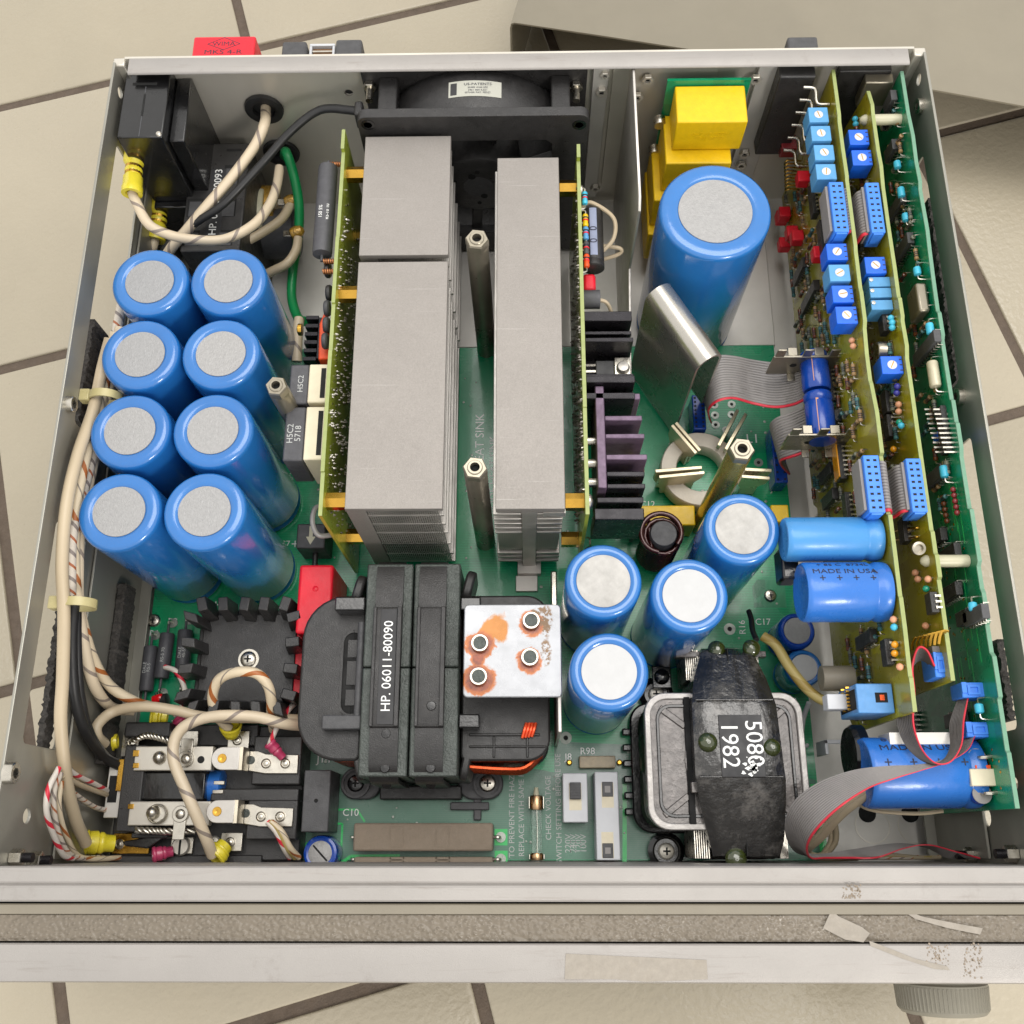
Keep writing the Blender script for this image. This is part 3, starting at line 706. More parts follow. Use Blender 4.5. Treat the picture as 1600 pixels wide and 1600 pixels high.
for i, y in enumerate((276.0, 235.4, 194.8, 154.3)):
    for j, x in enumerate((-184.3, -144.6)):
        lab = f"grey-topped blue capacitor, {'left' if j == 0 else 'right'} one of the {rows_[i]} beside the left wall"
        if c0 is None: c0 = capacitor('can_capacitor', 19.3, 105, 12.3, 'blue', 'disc', lab, 'eight tall blue capacitors beside the left wall'); o = c0
        else: o = dup(c0, label=lab)
        o.location = Vector((x, y, 0)) * S; o.rotation_euler = (0, 0, random.uniform(0, 6.28))
c1 = None
for (px, py), lab, dm in (((943, 907), 'blue can capacitor with scuffed white disc, beside the front end of the right heatsink board', 'disc_stain'),
                          ((1078, 930), 'blue can capacitor with clean white disc, between the black coil and the varnished transformer', 'disc_white'),
                          ((1160, 825), 'blue can capacitor with mottled grey white disc, touching the pale blue lying capacitor', 'disc_stain'),
                          ((952, 1049), 'blue can capacitor with bright white disc, nearest of the four to the slide switches', 'disc_white')):
    p = at(px, py, 98)
    if c1 is None: c1 = capacitor('can_capacitor', 17.6, 98, 12.4, 'blue', dm, lab, 'four blue white-topped capacitors'); o = c1
    else:
        o = dup(c1, label=lab)
    for c in o.children:
        if c.name.startswith('top_disc') and dm == 'disc_white':
            c.data = c.data.copy(); c.data.materials.clear(); c.data.materials.append(M['disc_white'])
    o.location = Vector((p.x, p.y, 0)) * S; o.rotation_euler = (0, 0, random.uniform(0, 6.28))
p = at(1120, 322, 112)
o = capacitor('large_can_capacitor', 28.4, 114, 18.8, 'blue', 'disc', 'largest blue can capacitor, standing alone in front of the yellow box capacitors', None)
o.location = Vector((p.x, p.y, -5.4)) * S
for px, py, lab in ((1246, 985, 'small dark blue capacitor with grey top under the lying blue capacitors'), (1257, 1043, 'small blue capacitor with white top under the yellowed wire')):
    p = at(px, py, 30); o = capacitor('small_capacitor', 9.6, 30, 6.9, 'blue_dark' if py < 1000 else 'blue', 'disc' if py < 1000 else 'disc_white', lab, None)
    o.location = Vector((p.x, p.y, 0)) * S

# ------------------------------------------------------------------ heatsinks with their driver boards
def plates(m, x0, x1, y0, y1, zt, th):
    m.box(x0, x1, y0, y1, zt - th, zt)
def ridges(m, x0, x1, y, z0, z1, step, d, dirv):
    n = int((x1 - x0) / step)
    for i in range(n):
        x = x0 + i * step
        m.box(x + step * .15, x + step * .75, y - d if dirv < 0 else y, y if dirv < 0 else y + d, z0, z1)
def hs_left(y0, y1, label, front):
    t = thing('fin_heatsink', label, 'heatsink', (-57, (y0 + y1) / 2, 2), 'paired aluminium heatsinks on the left driver board')
    build('back_plate', MB().box(-79.5, -70.5, y0, y1, 2, 101.3), 'alu_matte', t, bevel=.3)
    o = build('top_plate', MB().box(-79.6, -34.4, y0 - .2, y1 + .2, 101.4, 105), 'alu_matte', t, bevel=.35)
    for z in (94, 81, 67, 48, 30, 15):
        build('fin', MB().box(-70.4, -34.8, y0 + .3, y1 - .3, z - 1.8, z), 'alu', t, bevel=.2)
    rg = MB()
    for yy, sg in (((y0 + 1.2, -1),) if front else ((y0 + 1.2, -1),)):
        for z0, z1 in ((94.1, 101.3), (81.1, 92.1), (67.1, 79.1), (30.1, 65.1), (15.1, 28.1)):
            ridges(rg, -70, -36, yy, z0, z1, 1.05, .9, sg)
    build('serration', rg, 'alu', t, kind='stuff')
    return t
a = hs_left(289.8, 361.8, 'rear short block of the left aluminium heatsink, next to the fan', False)
b = hs_left(154.8, 285.6, 'long front block of the left aluminium heatsink, behind the black strapped transformer', True)
t = thing('fin_heatsink', 'narrow aluminium heatsink with fins on both sides, right of the standoff posts', 'heatsink', (6, 250, 2))
build('top_plate', MB().box(-10, 22, 154.2, 347.6, 99.5, 105), 'alu_matte', t, bevel=.35)
build('web', MB().box(2, 9, 154.4, 347.4, 6, 99.4), 'alu', t, bevel=.2)
for z in (95, 87.5, 80.5, 73.5, 66.5, 29.5, 23, 15):
    for s0, s1 in ((-11.5, 1.9), (9.1, 21.5)):
        build('fin', MB().box(s0, s1, 155, 347, z - 2.2, z), 'alu', t, bevel=.3)
rg = MB(); ridges(rg, -10.5, 2, 157, 31, 64, 1.1, .9, -1); ridges(rg, 9, 20.5, 157, 31, 64, 1.1, .9, -1)
rg.box(-10.6, 1.9, 157.1, 345, 31, 64).box(9.1, 20.6, 157.1, 345, 31, 64)
build('serration', rg, 'alu', t, kind='stuff')
build('foot', MB().box(-1, 12, 150, 165, 0, 6), 'alu', t, bevel=.3)
build('foot', MB().box(-2, 10, 141, 150, 0.02, 2.2), 'sheet', t, bevel=.3)
build('end_cap', MB().box(12, 22.3, 154.0, 156, 94, 99.4), 'alu', t)
def board(x, pts, label, solder_side, z0=3):
    t = thing('driver_board', label, 'circuit board', (x, 250, 0))
    mx = Matrix(((0, 0, 1, x), (1, 0, 0, 0), (0, 1, 0, 0), (0, 0, 0, 1)))
    build('laminate', MB().prism(pts, -.8, .8, mx), 'hs_board', t)
    ed = MB()
    ys = [p for p in pts if p[1] > 90]
    for (ya, za), (yb, zb) in zip(ys, ys[1:]):
        if abs(yb - ya) > 2: ed.box(x - .9, x + .9, min(ya, yb), max(ya, yb), za - .05, za + .35)
    build('cut_edge', ed, 'card_edge', t)
    sd = MB()
    for i in range(420):
        y = random.gauss(random.choice((205, 235, 260, 300, 180)), 16); z = random.uniform(20, 100)
        if not 156 < y < 345: continue
        xx = x + solder_side * .8; r = random.uniform(.45, 1.0)
        sd.lathe([(r, 0), (r * .75, r * .6), (r * .25, r * 1.5)], (xx, y, z), (xx + solder_side, y, z), 6)
    for y in range(160, 345, 3):
        for z in (98, 92):
            if random.random() < .55: xx = x + solder_side * .8; sd.lathe([(.6, 0), (.5, .5), (.15, 1.1)], (xx, y + random.uniform(-1, 1), z + random.uniform(-3, 3)), (xx + solder_side, y, z), 6)
    build('solder_joint', sd, 'tin', t, kind='stuff')
    return t
bl = board(-90.7, [(151.5, 3), (151.5, 104.5), (173, 104.5), (173, 105.5), (236, 105.5), (236, 104.8), (262, 104.8), (262, 106), (300, 106), (300, 105), (352, 105), (352, 108), (364, 108), (364, 3)], 'yellow green upright board on the left side of the left heatsink', 1)
br_ = board(32.2, [(151.5, 30), (151.5, 104.5), (205, 104.5), (205, 105.2), (290, 105.2), (290, 104.6), (345, 104.6), (345, 108), (353, 108), (353, 3), (190, 3), (190, 30)], 'yellow green upright board on the right side of the narrow heatsink', -1)
def hexbar(p0, p1, r, mt, parent, name='spacer'): return build(name, MB().cyl(p0, p1, r, n=6, ph=.5), mt, parent, ang=25)
for y, z in ((345, 96), (272.6, 96), (161.5, 96), (345, 40), (161.5, 40)): hexbar((-89.9, y, z), (-79.6, y, z), 4.2, 'gold', bl)
for y, z in ((335, 96), (160.5, 96), (160.5, 36)): hexbar((22.4, y, z), (31.3, y, z), 4.2, 'gold', br_)
screw((33.1, 160.5, 96), 3.6, br_, (1, 0, 0), 'tin', 2.2, (0, 1, 0)); screw((33.1, 333, 96), 3.4, br_, (1, 0, 0), 'tin', 2.2, (0, 1, 0))

# parts soldered to the left driver board
M['coil_lead'] = mat('bare copper lead', (186, 126, 84), .35, .8, .15, 300)
p0, p1 = at(510, 262, 96), at(504, 398, 96)
x_ = -100.3
r1 = build('power_resistor', MB().lathe([(0.8, -4), (0.8, -.5), (4.9, 0), (5.1, 1.5), (5.1, p0.y - p1.y - 1.5), (4.9, p0.y - p1.y), (.8, p0.y - p1.y + .5), (.8, p0.y - p1.y + 4)], (x_, p1.y, 96), (x_, p0.y, 96), 24), 'grey_res', bl, ang=40)
for k, (yy, s_) in enumerate(((p0.y + 2, 1), (p1.y - 4, -1), (p1.y - 10, -1))):
    build('coiled_lead', MB().tube([(x_ + 1 + 7.5 * i / 40, yy + 1.1 * math.cos(i * 1.0), 96 + 1.1 * math.sin(i * 1.0)) for i in range(41)], .5, 6, 2), 'coil_lead', bl, ang=60)
mt_ = basis((x_ - .6, (p0.y + p1.y) / 2 - 3, 101.1), (0, -1, 0), (1, 0, 0))
text('lettering', 'RS-10 10', 2.6, 'ink_white', basis((x_ + 2.2, (p0.y + p1.y) / 2 - 4, 100.75), (0, 1, 0), (-1, 0, 0)), bl, .03)
text('lettering', '150 5%', 2.6, 'ink_white', basis((x_ - 1.2, (p0.y + p1.y) / 2 - 4, 101.1), (0, 1, 0), (-1, 0, 0)), bl, .03)
for k, (px, py) in enumerate(((514, 422), (516, 458), (513, 482), (512, 508), (510, 533))):
    p = at(px, py, 90); build('disc_capacitor', MB().lathe([(3.5, 0), (4.2, .8), (4.2, 2.2), (3.5, 3)], (p.x - 2, p.y, p.z), (p.x + 2, p.y, p.z), 16), 'black' if k < 2 else 'grey_dark', bl, ang=40)
oc = [at(x, y, 84) for x, y in ((506, 488), (514, 500), (516, 560), (497, 562), (499, 505))]
build('orange_block', MB().prism([(v.x, v.y) for v in oc], 52, 84), 'orange', bl, bevel=.8)
ha, hb = at(478, 496, 78), at(503, 560, 78)
hk = MB(); hk.box(hb.x - 3, hb.x, hb.y, ha.y, 45, 78)
for i in range(6):
    yy = ha.y - (ha.y - hb.y) * i / 5; hk.box(ha.x, hb.x - 3.1, yy - 1.1, yy + 1.1, 45, 78)
build('small_heatsink', hk, 'black_anod', bl, bevel=.2)
build('bushing', MB().lathe([(2, 0), (3.2, .6), (3.2, 2.5)], (ha.x - 5, ha.y - 5, 74), (ha.x, ha.y - 5, 74), 14), 'gold', bl)
for i, (ya, yb) in enumerate(((233.8, 212.6), (210.8, 182.5))):
    cx0, cx1 = (-112.2, -102.8) if i == 0 else (-112.8, -103.0)
    cr = build('ferrite_core', MB().box(cx0, cx1, yb, ya, 66, 95.4), 'grey_res', bl, bevel=.9)
    if i == 1:
        text('lettering', 'H5C2\n5718', 4.2, 'ink_grey', basis(((cx0 + cx1) / 2, (ya + yb) / 2, 95.45), (0, 1, 0), (-1, 0, 0)), cr, .03)
    else: text('lettering', 'H5C2', 3.8, 'ink_grey', basis(((cx0 + cx1) / 2 + 1, (ya + yb) / 2, 95.45), (0, 1, 0), (-1, 0, 0)), cr, .03)
    build('bobbin', MB().box(-102.7, -93.4, yb + .2, ya - .2, 62, 96), 'cream', bl, bevel=.7)
    build('slot', MB().box(-96.6, -94.2, yb + 2.5, ya - 2.5, 95.9, 96.05), 'hole', bl)
rc = at(490, 712, 58)
build('box_capacitor', MB().box(-112, -97, rc.y - 4, rc.y + 7, 40, 66), 'red', bl, bevel=.6)
text('lettering', '1924 MKS', 3.2, 'ink_dark', basis((-105.5, rc.y + 1, 66.05), (1, 0, 0), (0, 1, 0)), bl, .03)
build('coil_loop', MB().tube([(-93, 163 + 0, 60), (-101, 170, 64), (-103, 162, 66), (-100, 155, 64), (-93, 157, 58)], 1.3, 8), 'grey_wire', bl)

# parts on the right driver board
def axial(name, p0, p1, r, mt, parent, lead=True, bands=(), n=12, bulge=True):
    p0, p1 = Vector(p0), Vector(p1); L = (p1 - p0).length
    pr = [(r * .8, 0), (r, L * .08), (r, L * .25), (r * .88, L * .32), (r * .88, L * .68), (r, L * .75), (r, L * .92), (r * .8, L)] if bulge else [(r * .85, 0), (r, L * .06), (r, L * .94), (r * .85, L)]
    o = build(name, MB().lathe(pr, p0, p1, n), mt, parent, ang=50)
    if lead:
        d = (p1 - p0).normalized(); m = MB(); e = Vector((-1 if p0.x > 100 else -1, 0, 0))
        m.tube([p0, p0 - d * 2.2, p0 - d * 3 + e * 2.5], .35, 5, 3).tube([p1, p1 + d * 2.2, p1 + d * 3 + e * 2.5], .35, 5, 3)
        build('lead', m, 'lead', o, ang=60)
    for f, bm_ in bands:
        c = p0 + (p1 - p0) * f; d = (p1 - p0).normalized()
        build('band', MB().cyl(c - d * .35, c + d * .35, r * 1.02, n=n), bm_, o)
    return o
a_, b_ = at(926, 335, 88), at(932, 425, 88)
ec = build('axial_capacitor', MB().lathe([(4.6, 0), (5.6, .7), (5.6, 3.4), (5.1, 4.2), (5.6, 5), (5.6, a_.y - b_.y - .8), (5, a_.y - b_.y)], (39.6, b_.y, 90), (39.6, a_.y, 90), 24), 'black', br_, ang=40)
mst = MB()
for i in range(2): pass
rows = [[Vector((39.6 + 5.66 * math.sin(th), y, 90 + 5.66 * math.cos(th))) for y in (b_.y + 5.5, a_.y - 1.2)] for th in (-.32, -.1, .12, .34)]
st = build('stripe', MB().sheet(rows, .08), 'conn_slate', ec)
M['stripe_grey'] = mat('grey blue stripe', (132, 140, 164), 0.4); st.data.materials[0] = M['stripe_grey']
text('lettering', '0   0', 5.5, 'ink_dark', basis((39.7, (a_.y + b_.y) / 2, 95.75), (0, 1, 0), (-1, 0, 0)), ec, .03)
build('lead_wire', MB().tube([(34, a_.y + 1, 92), (39, at(935, 320, 92).y, 94), (at(958, 335, 92).x, at(958, 340, 92).y, 92), (at(960, 365, 92).x, at(955, 365, 92).y, 88), (44, at(940, 382, 92).y, 84)], 1.1, 8), 'w_plain', br_)
build('lead_wire', MB().tube([(42, at(940, 383, 80).y, 80), (at(968, 388, 80).x, at(968, 388, 80).y, 80), (at(966, 396, 78).x, at(966, 396, 78).y, 77), (42, at(940, 402, 78).y, 74)], 1.1, 8), 'w_plain', br_)
for (px, py), mt_ in (((912, 310), 'cyan'), ((914, 365), 'trim_pale'), ((915, 408), 'orange'), ((912, 345), 'yellow'), ((914, 388), 'grey_dark')):
    p = at(px, py, 99); axial('resistor', (35.4, p.y + 3.6, 99), (35.4, p.y - 3.6, 99), 1.5, mt_, br_, lead=True, bands=((.3, 'ink_dark'), (.5, 'red')))
p = at(921, 443, 88); build('film_capacitor', MB().box(34, 40.5, p.y - 5, p.y + 5, 80, 90), 'red', br_, bevel=1.6)
a_, b_ = at(916, 468, 90), at(944, 468, 90)
build('sleeved_core', MB().lathe([(4.5, 0), (4.8, .5), (4.8, 9), (3.2, 9.2), (3, 8)], (33.2, a_.y, 90), (45, a_.y, 90), 24), 'grey_res', br_, ang=40)
build('lead_wire', MB().tube([(41, a_.y, 90), (46, a_.y - 1, 88), (49, a_.y - 5, 82), (50, a_.y - 8, 72)], 1.0, 8), 'w_plain', br_)
# black finned heatsink with the silver tab transistor
hk = MB(); hk.box(33.6, 57.6, 225, 262, 40, 74)
for y0, y1, z in ((258, 263.5, 93), (253, 255, 88), (248.5, 250, 88), (245.2, 247.5, 95), (222.8, 226.5, 95), (228.6, 230.0, 90), (215.5, 218.8, 92), (219.8, 221, 84)):
    hk.box(33.8, 57.8, y0, y1, 40, z)
h1 = build('black_heatsink', hk, 'black_anod', br_, bevel=.35)
build('transistor_body', MB().box(40, 50, 232, 242.5, 74.2, 80), 'grey_dark', br_, bevel=.4)
build('transistor_tab', MB().box(49.2, 57.4, 231, 243.6, 78, 81.4), 'tin', br_, bevel=.4)
build('tab_screw', MB().lathe([(3.4, 0), (3.4, 1), (2.6, 2.4), (0.001, 3)], (53.5, 237.3, 81.4), (53.5, 237.3, 90), 20), 'alu', br_, ang=40)
lg = MB()
for i in range(3): lg.box(33.4, 40, 233 + i * 3.4, 234.2 + i * 3.4, 78, 79)
build('leg', lg, 'tin', br_)
# purple finned heatsink
t = br_
build('heatsink_spine', MB().box(38.2, 42.6, 169, 222.5, 52, 92), 'purple_anod', t, bevel=.5)
for y, w_, x1, mtx in ((217.6, 3.2, 60.5, 'purple_anod'), (206.0, 2.6, 61, 'purple_anod'), (196.5, 2.4, 61.8, 'purple_anod'), (185.5, 2.8, 62.6, 'purple_anod'), (176.8, 2.6, 61, 'black_anod'), (170.6, 2.4, 61, 'black_anod')):
    build('heatsink_fin', MB().box(42.7, x1, y - w_ / 2, y + w_ / 2, 54, 90), mtx, t, bevel=.45)
build('heatsink_fin', MB().box(36.6, 60.4, 155, 160.8, 54, 86).box(38, 60.4, 163.5, 166.5, 54, 86), 'black_anod', t, bevel=.5)
build('transistor_can', MB().lathe([(9, 0), (9, 2), (7, 2.4), (7, 9), (6.4, 10), (0.001, 10)], (50, 190, 40), (50, 190, 60), 28), 'tin', t)
build('magnet_wire', MB().tube([Vector((53, 190, 48)) + Vector((11 * math.cos(a * .35), 11 * math.sin(a * .35), a * .6)) for a in range(-8, 26)], 1.0, 8, 3), 'coilwire', t)
for y in (198, 186, 176): build('spacer', MB().cyl((33.2, y, 80), (38.2, y, 80), 2.4, n=14), 'tin', t)
build('diode', MB().lathe([(1.5, 0), (3.4, 1.2), (3.4, 6.5), (1.5, 7.7)], (36.5, 150, 58), (36.5, 142.5, 58), 14), 'black_gloss', t)
build('lead', MB().tube([(36, 151, 58), (36, 155, 56), (35, 157, 50)], .5, 6).tube([(36.5, 142, 58), (39, 137, 56), (39, 141, 48)], .5, 6), 'lead', t)

# standoff posts
def standoff(px, py, r, mt, label, bent=False, hex_=True, z=116):
    p = at(px, py, z); t = thing('standoff_post', label, 'standoff', (p.x, p.y, 0), 'threaded standoff posts')
    build('post', MB().lathe([(r, 0), (r, z - 7), (r * .93, z - 5.5)], (p.x, p.y, 0), (p.x, p.y, z), 28), mt, t, ang=40)
    build('collar', MB().lathe([(r * 1.06, 0), (r * 1.06, 4.4), (r * .96, 5.3), (r * .62, 5.3), (r * .6, 0)], (p.x, p.y, z - 5.6), (p.x, p.y, z), 6 if hex_ else 24, .4), mt if mt != 'brass' else 'bright', t, ang=25)
    build('thread_bush', MB().lathe([(r * .66, 0), (r * .66, .5), (r * .6, .9), (r * .42, .9), (r * .4, -6), (0.001, -6)], (p.x, p.y, z - .5), (p.x, p.y, z + 1), 20, cap=False), 'bright', t)
    build('bore', MB().cyl((p.x, p.y, z - 6), (p.x, p.y, z - 3), r * .4, n=16), 'hole', t)
    return t
standoff(742, 730, 5.4, 'bright', 'nickel standoff post between the heatsinks, in front of the other one')
standoff(745, 372, 5.6, 'bright', 'nickel standoff post between the heatsinks, close to the fan', hex_=True)
standoff(1160, 701, 5.6, 'brass', 'yellowish standoff post beside the ferrite ring choke')
standoff(431, 602, 5.0, 'bright', 'nickel standoff post between the blue capacitors and the grey ferrite cores')
# ------------------------------------------------------------------ fan on the rear wall
fan = thing('cooling_fan', 'black square cooling fan bolted inside the rear wall', 'fan', (-22.5, 384, 55))
def ring_plate(y0, y1, r):
    n = 64; m = MB(); sq = rrect(-83, 38, -5, 116, 5, 15)     # 64 points
    def ci(i):
        x, z = sq[i]; a = math.atan2(z - 55.5, x + 22.5); return (-22.5 + r * math.cos(a), 55.5 + r * math.sin(a))
    vs = []
    for y in (y0, y1): vs += [(x, y, z) for x, z in sq] + [(ci(i)[0], y, ci(i)[1]) for i in range(64)]
    f = []
    for i in range(64):
        j = (i + 1) % 64
        f += [(i, j, 64 + j, 64 + i), (128 + i, 192 + i, 192 + j, 128 + j), (i, 128 + i, 128 + j, j), (64 + i, 64 + j, 192 + j, 192 + i)]
    return m.add(vs, f)
build('front_flange', ring_plate(365, 370.5, 56.5), 'black', fan, bevel=.7)
build('rear_flange', ring_plate(398, 402.9, 56.5), 'black', fan, bevel=.5)
build('shroud', MB().lathe([(57.2, 0), (59, 4), (59, 24), (57.2, 27.6)], (-22.5, 370.4, 55.5), (-22.5, 400, 55.5), 72, cap=False).lathe([(56.6, 0), (56.6, 27.6)], (-22.5, 370.4, 55.5), (-22.5, 400, 55.5), 72, cap=False), 'black', fan)
for sx in (-1, 1):
    build('corner_web', MB().box(-22.5 + sx * 46 - 5, -22.5 + sx * 46 + 5, 370.4, 398, 80, 108), 'black', fan, bevel=.8)
build('hub', MB().lathe([(0.001, 0), (21, 0), (23, 1.2), (24.5, 6), (24.5, 26), (0.001, 26)], (-22.5, 367, 55.5), (-22.5, 400, 55.5), 48), 'black', fan, ang=40)
for a, rr, dd in ((90, 13, 1.4), (110, 9.5, 2.2), (-70, 9, 2.0), (-90, 15, 1.3), (20, 14, 1.2), (160, 14, 1.2)):
    c = Vector((-22.5 + rr * math.cos(R(a)), 366.8, 55.5 + rr * math.sin(R(a)))); build('hole', MB().cyl(c, c + Vector((0, .4, 0)), dd, n=14), 'hole', fan)
build('hub_sticker', MB().cyl((-22.5, 366.9, 55.5), (-22.5, 367.1, 55.5), 8.5, n=30).cyl((-22.5, 366.8, 55.5), (-22.5, 367, 55.5), 1.6, n=14), 'grey_dark', fan)
for a in (26, 146, 266):
    d = Vector((math.cos(R(a)), 0, math.sin(R(a)))); n_ = Vector((-d.z, 0, d.x)); c = Vector((-22.5, 368, 55.5))
    build('strut', MB().add([c + d * 22 + n_ * 3, c + d * 57 + n_ * 3, c + d * 57 - n_ * 3, c + d * 22 - n_ * 3] + [v + Vector((0, 5, 0)) for v in (c + d * 22 + n_ * 3, c + d * 57 + n_ * 3, c + d * 57 - n_ * 3, c + d * 22 - n_ * 3)], [(0, 1, 2, 3), (7, 6, 5, 4), (0, 4, 5, 1), (1, 5, 6, 2), (2, 6, 7, 3), (3, 7, 4, 0)]), 'black', fan, bevel=.6)
for k in range(5):
    a0 = 2 * math.pi * k / 5 + R(66); rows = []
    for i in range(5):
        rr = 24 + i * 7.6
        rows.append([Vector((-22.5 + rr * math.cos(a0 + t_ * .52), 378 + t_ * 16, 55.5 + rr * math.sin(a0 + t_ * .52))) for t_ in (0, .33, .66, 1)])
    build('blade', MB().sheet(rows, 1.2), 'black', fan)
for px in (578, 900):
    p = ony(px, 132, 398); c = Vector((p.x, 398, p.z)); hexnut(c, 3.6, fan, (0, -1, 0), 3, 'tin')
    build('stud', MB().cyl(c, c + Vector((0, -11, 0)), 1.9, n=14), 'tin', fan)
for px, py in ((905, 195), (575, 195)):
    p = ony(px, py, 365); build('mount_hole', MB().lathe([(3.6, 0), (3.6, .3), (2.2, .3), (2.2, -.2)], (p.x, 365, p.z), (p.x, 360, p.z), 20), 'black_gloss', fan)
lb = at(742, 160, 113)
def on_shroud(u, y): a = R(90) - u / 59.1; return Vector((-22.5 + 59.15 * math.cos(a), y, 55.5 + 59.15 * math.sin(a)))
um = lb.x + 22.5
rows = [[on_shroud(um + u, y) for y in (379, 384, 389)] for u in [-14 + 28 * i / 10 for i in range(11)]]
st = build('sticker', MB().sheet(rows, .1), 'paper', fan)
rows = [[on_shroud(um + u, y) + Vector((0, 0, .06)) for y in (380.2, 387.8)] for u in (-13, -9.6)]
build('sticker_logo', MB().sheet(rows, .1), 'label_black', st)
for k, (body, sz, yy) in enumerate((('US-PATENTS', 2.1, 386.6), ('25485 4164 690', 1.3, 384.5), ('3961 864 4,221', 1.3, 382.8), ('OTHER PAT. PEND', 1.3, 381.2))):
    o_ = on_shroud(um + 1.5, yy); text('lettering', body, sz, 'ink_dark', basis(o_ + Vector((0, 0, .16)), (1, 0, 0), (0, 1, 0)), st, .02, cond=1.25)

# black cord from fan, wires and grommets at the rear left
blk = wire('fan_cord', [(-82, 378, 104), at(545, 172, 103), at(500, 172, 100), at(455, 205, 94), at(410, 255, 86), at(350, 318, 78), at(300, 352, 70), at(262, 385, 60), at(235, 430, 45)], 2.3, 'rubber', 'black cord arching from the fan towards the left capacitors', 'cord')
build('cord_clamp', MB().box(-86, -81.5, 374, 383, 96, 108), 'black', fan, bevel=1.2)
for g, lab in ((g1, 'black rubber grommet in the rear wall, upper one with a single beige wire'), (g2, 'black rubber grommet in the rear wall, lower one with the green wire')):
    t = thing('wire_grommet', lab, 'grommet', (g.x, 402, g.z))
    build('ring', MB().lathe([(10.4, 0), (11, 1), (10.6, 2.6), (8.8, 3), (6.4, 2.6), (6, 0), (6, -4)], (g.x, 403.2, g.z), (g.x, 390, g.z), 32), 'rubber', t)
wire('beige_wire', [(g1.x, 412, g1.z), (g1.x + 1, 400, g1.z), at(413, 195, 88), at(397, 230, 84), at(360, 280, 79), at(325, 320, 75), at(290, 362, 68), at(262, 395, 58), at(236, 440, 40)], 2.9, 'w_grey', 'beige wire from the upper rear grommet down behind the blue capacitors', 'wire')
wire('beige_wire', [at(437, 262, 64), at(432, 292, 66), at(420, 322, 68), at(395, 352, 72), at(350, 374, 76), at(300, 374, 80), at(262, 366, 82), at(232, 350, 84), at(214, 318, 86), at(206, 300, 88)], 2.7, 'w_grey', 'beige wire looping from the lower grommet to the upper yellow terminal', 'wire')
wire('green_wire', [(g2.x + 2, 412, g2.z), (g2.x + 2, 400, g2.z), at(447, 238, 58), at(458, 270, 52), at(467, 318, 42), at(466, 370, 30), at(458, 420, 22), at(456, 465, 20), at(466, 497, 24), at(480, 503, 30)], 2.9, 'green_wire', 'green earth wire curving down beside the left driver board', 'wire')
wire('beige_wire', [at(455, 318, 40), at(440, 342, 42), at(412, 362, 44), at(380, 380, 44), at(350, 400, 40)], 2.7, 'w_plain', 'plain beige wire joined to the upper varnished lug', 'wire')
wire('beige_wire', [at(466, 372, 34), at(462, 392, 34), at(448, 412, 34), at(425, 424, 30), at(395, 440, 22)], 2.7, 'w_plain', 'plain beige wire joined to the lower varnished lug', 'wire')
wire('beige_wire', [at(468, 498, 40), at(465, 520, 40), at(464, 565, 36)], 3.0, 'w_grey', 'short beige wire standing beside the small finned heatsink', 'wire')
M['varnish_gold'] = mat('yellow varnished solder', (170, 132, 52), 0.2, 0.4, 0.35, 300, 0.6, 500, coat=0.5)
for px, py, z, w_ in ((457, 315, 40, 'upper'), (466, 364, 34, 'lower')):
    p = at(px, py, z); t = thing('solder_lug', f'{w_} varnished solder lug on the round choke behind the capacitors', 'solder lug', p)
    m = MB(); rows = []
    m.lathe([(1, 0), (3.2, 1), (3.9, 4), (3.2, 7.4), (1.2, 9)], p + Vector((-5, -1, 0)), p + Vector((5, 2, 1)), 12)
    build('solder_blob', m, 'varnish_gold', t); build('tag', MB().box(p.x - 9, p.x - 3, p.y - 2, p.y + 2, z - 1, z), 'tin', t, bevel=.3)
# line choke: cream bobbin cheek and dark core, black slotted block with print
p = at(395, 330, 40)
ck = thing('line_choke', 'cream bobbin with dark core standing in front of the lower grommet', 'choke', (p.x, p.y, -5))
build('bobbin_cheek', MB().prism(rrect(-15, 15, -14, 14, 12, 6), -2, 2, basis((at(405, 330, 30).x, at(405, 330, 30).y, 26), (0, 1, 0.0), (0.18, 0, 1))), 'nylon', ck, bevel=.8)
build('core', MB().lathe([(14, 0), (15, 1), (15, 21), (14, 22)], (at(425, 340, 26).x - 8, at(425, 360, 20).y, 16), (at(425, 340, 26).x + 30, at(425, 360, 20).y, 16), 30), 'grey_dark', ck)
build('winding', MB().lathe([(13, 0), (13, 12)], (at(425, 340, 26).x - 10, at(425, 330, 20).y, 24), (at(425, 340, 26).x + 30, at(425, 330, 20).y, 24), 26), 'varnish_gold', ck)
pa, pb = at(304, 224, 62), at(382, 392, 62)
tb_ = thing('line_filter_block', 'black slotted block with white part number behind the left capacitors', 'transformer', ((pa.x + pb.x) / 2, (pa.y + pb.y) / 2, -8))
X0, X1, Y1, Y0 = pa.x - 1, at(388, 260, 62).x, pa.y, pb.y
build('bobbin', MB().box(X0, X1, Y0, Y1, -5, 62), 'black', tb_, bevel=1.0)
wd = (X1 - X0)
for k, (yy, hh) in enumerate(((Y1 - 5, 1.6), (Y1 - 22, 13), (Y1 - 44, 12), (Y1 - 64, 10))):
    for xx in (X0 + wd * .17, X0 + wd * .73):
        build('window', MB().box(xx - 4.4, xx + 4.4, yy - hh * .5, yy + hh * .5, 61.9, 62.15), 'hole', tb_)
        if hh > 2: build('core_face', MB().box(xx - 3.2, xx + 3.6, yy - hh * .5, yy + hh * .32, 62.0, 62.3), 'grey_dark', tb_)
lbx = (X0 + X1) / 2 + .5
build('label', MB().box(lbx - 4.4, lbx + 4.4, Y0 + 10, Y1 - 18, 62.0, 62.25), 'label_black', tb_)
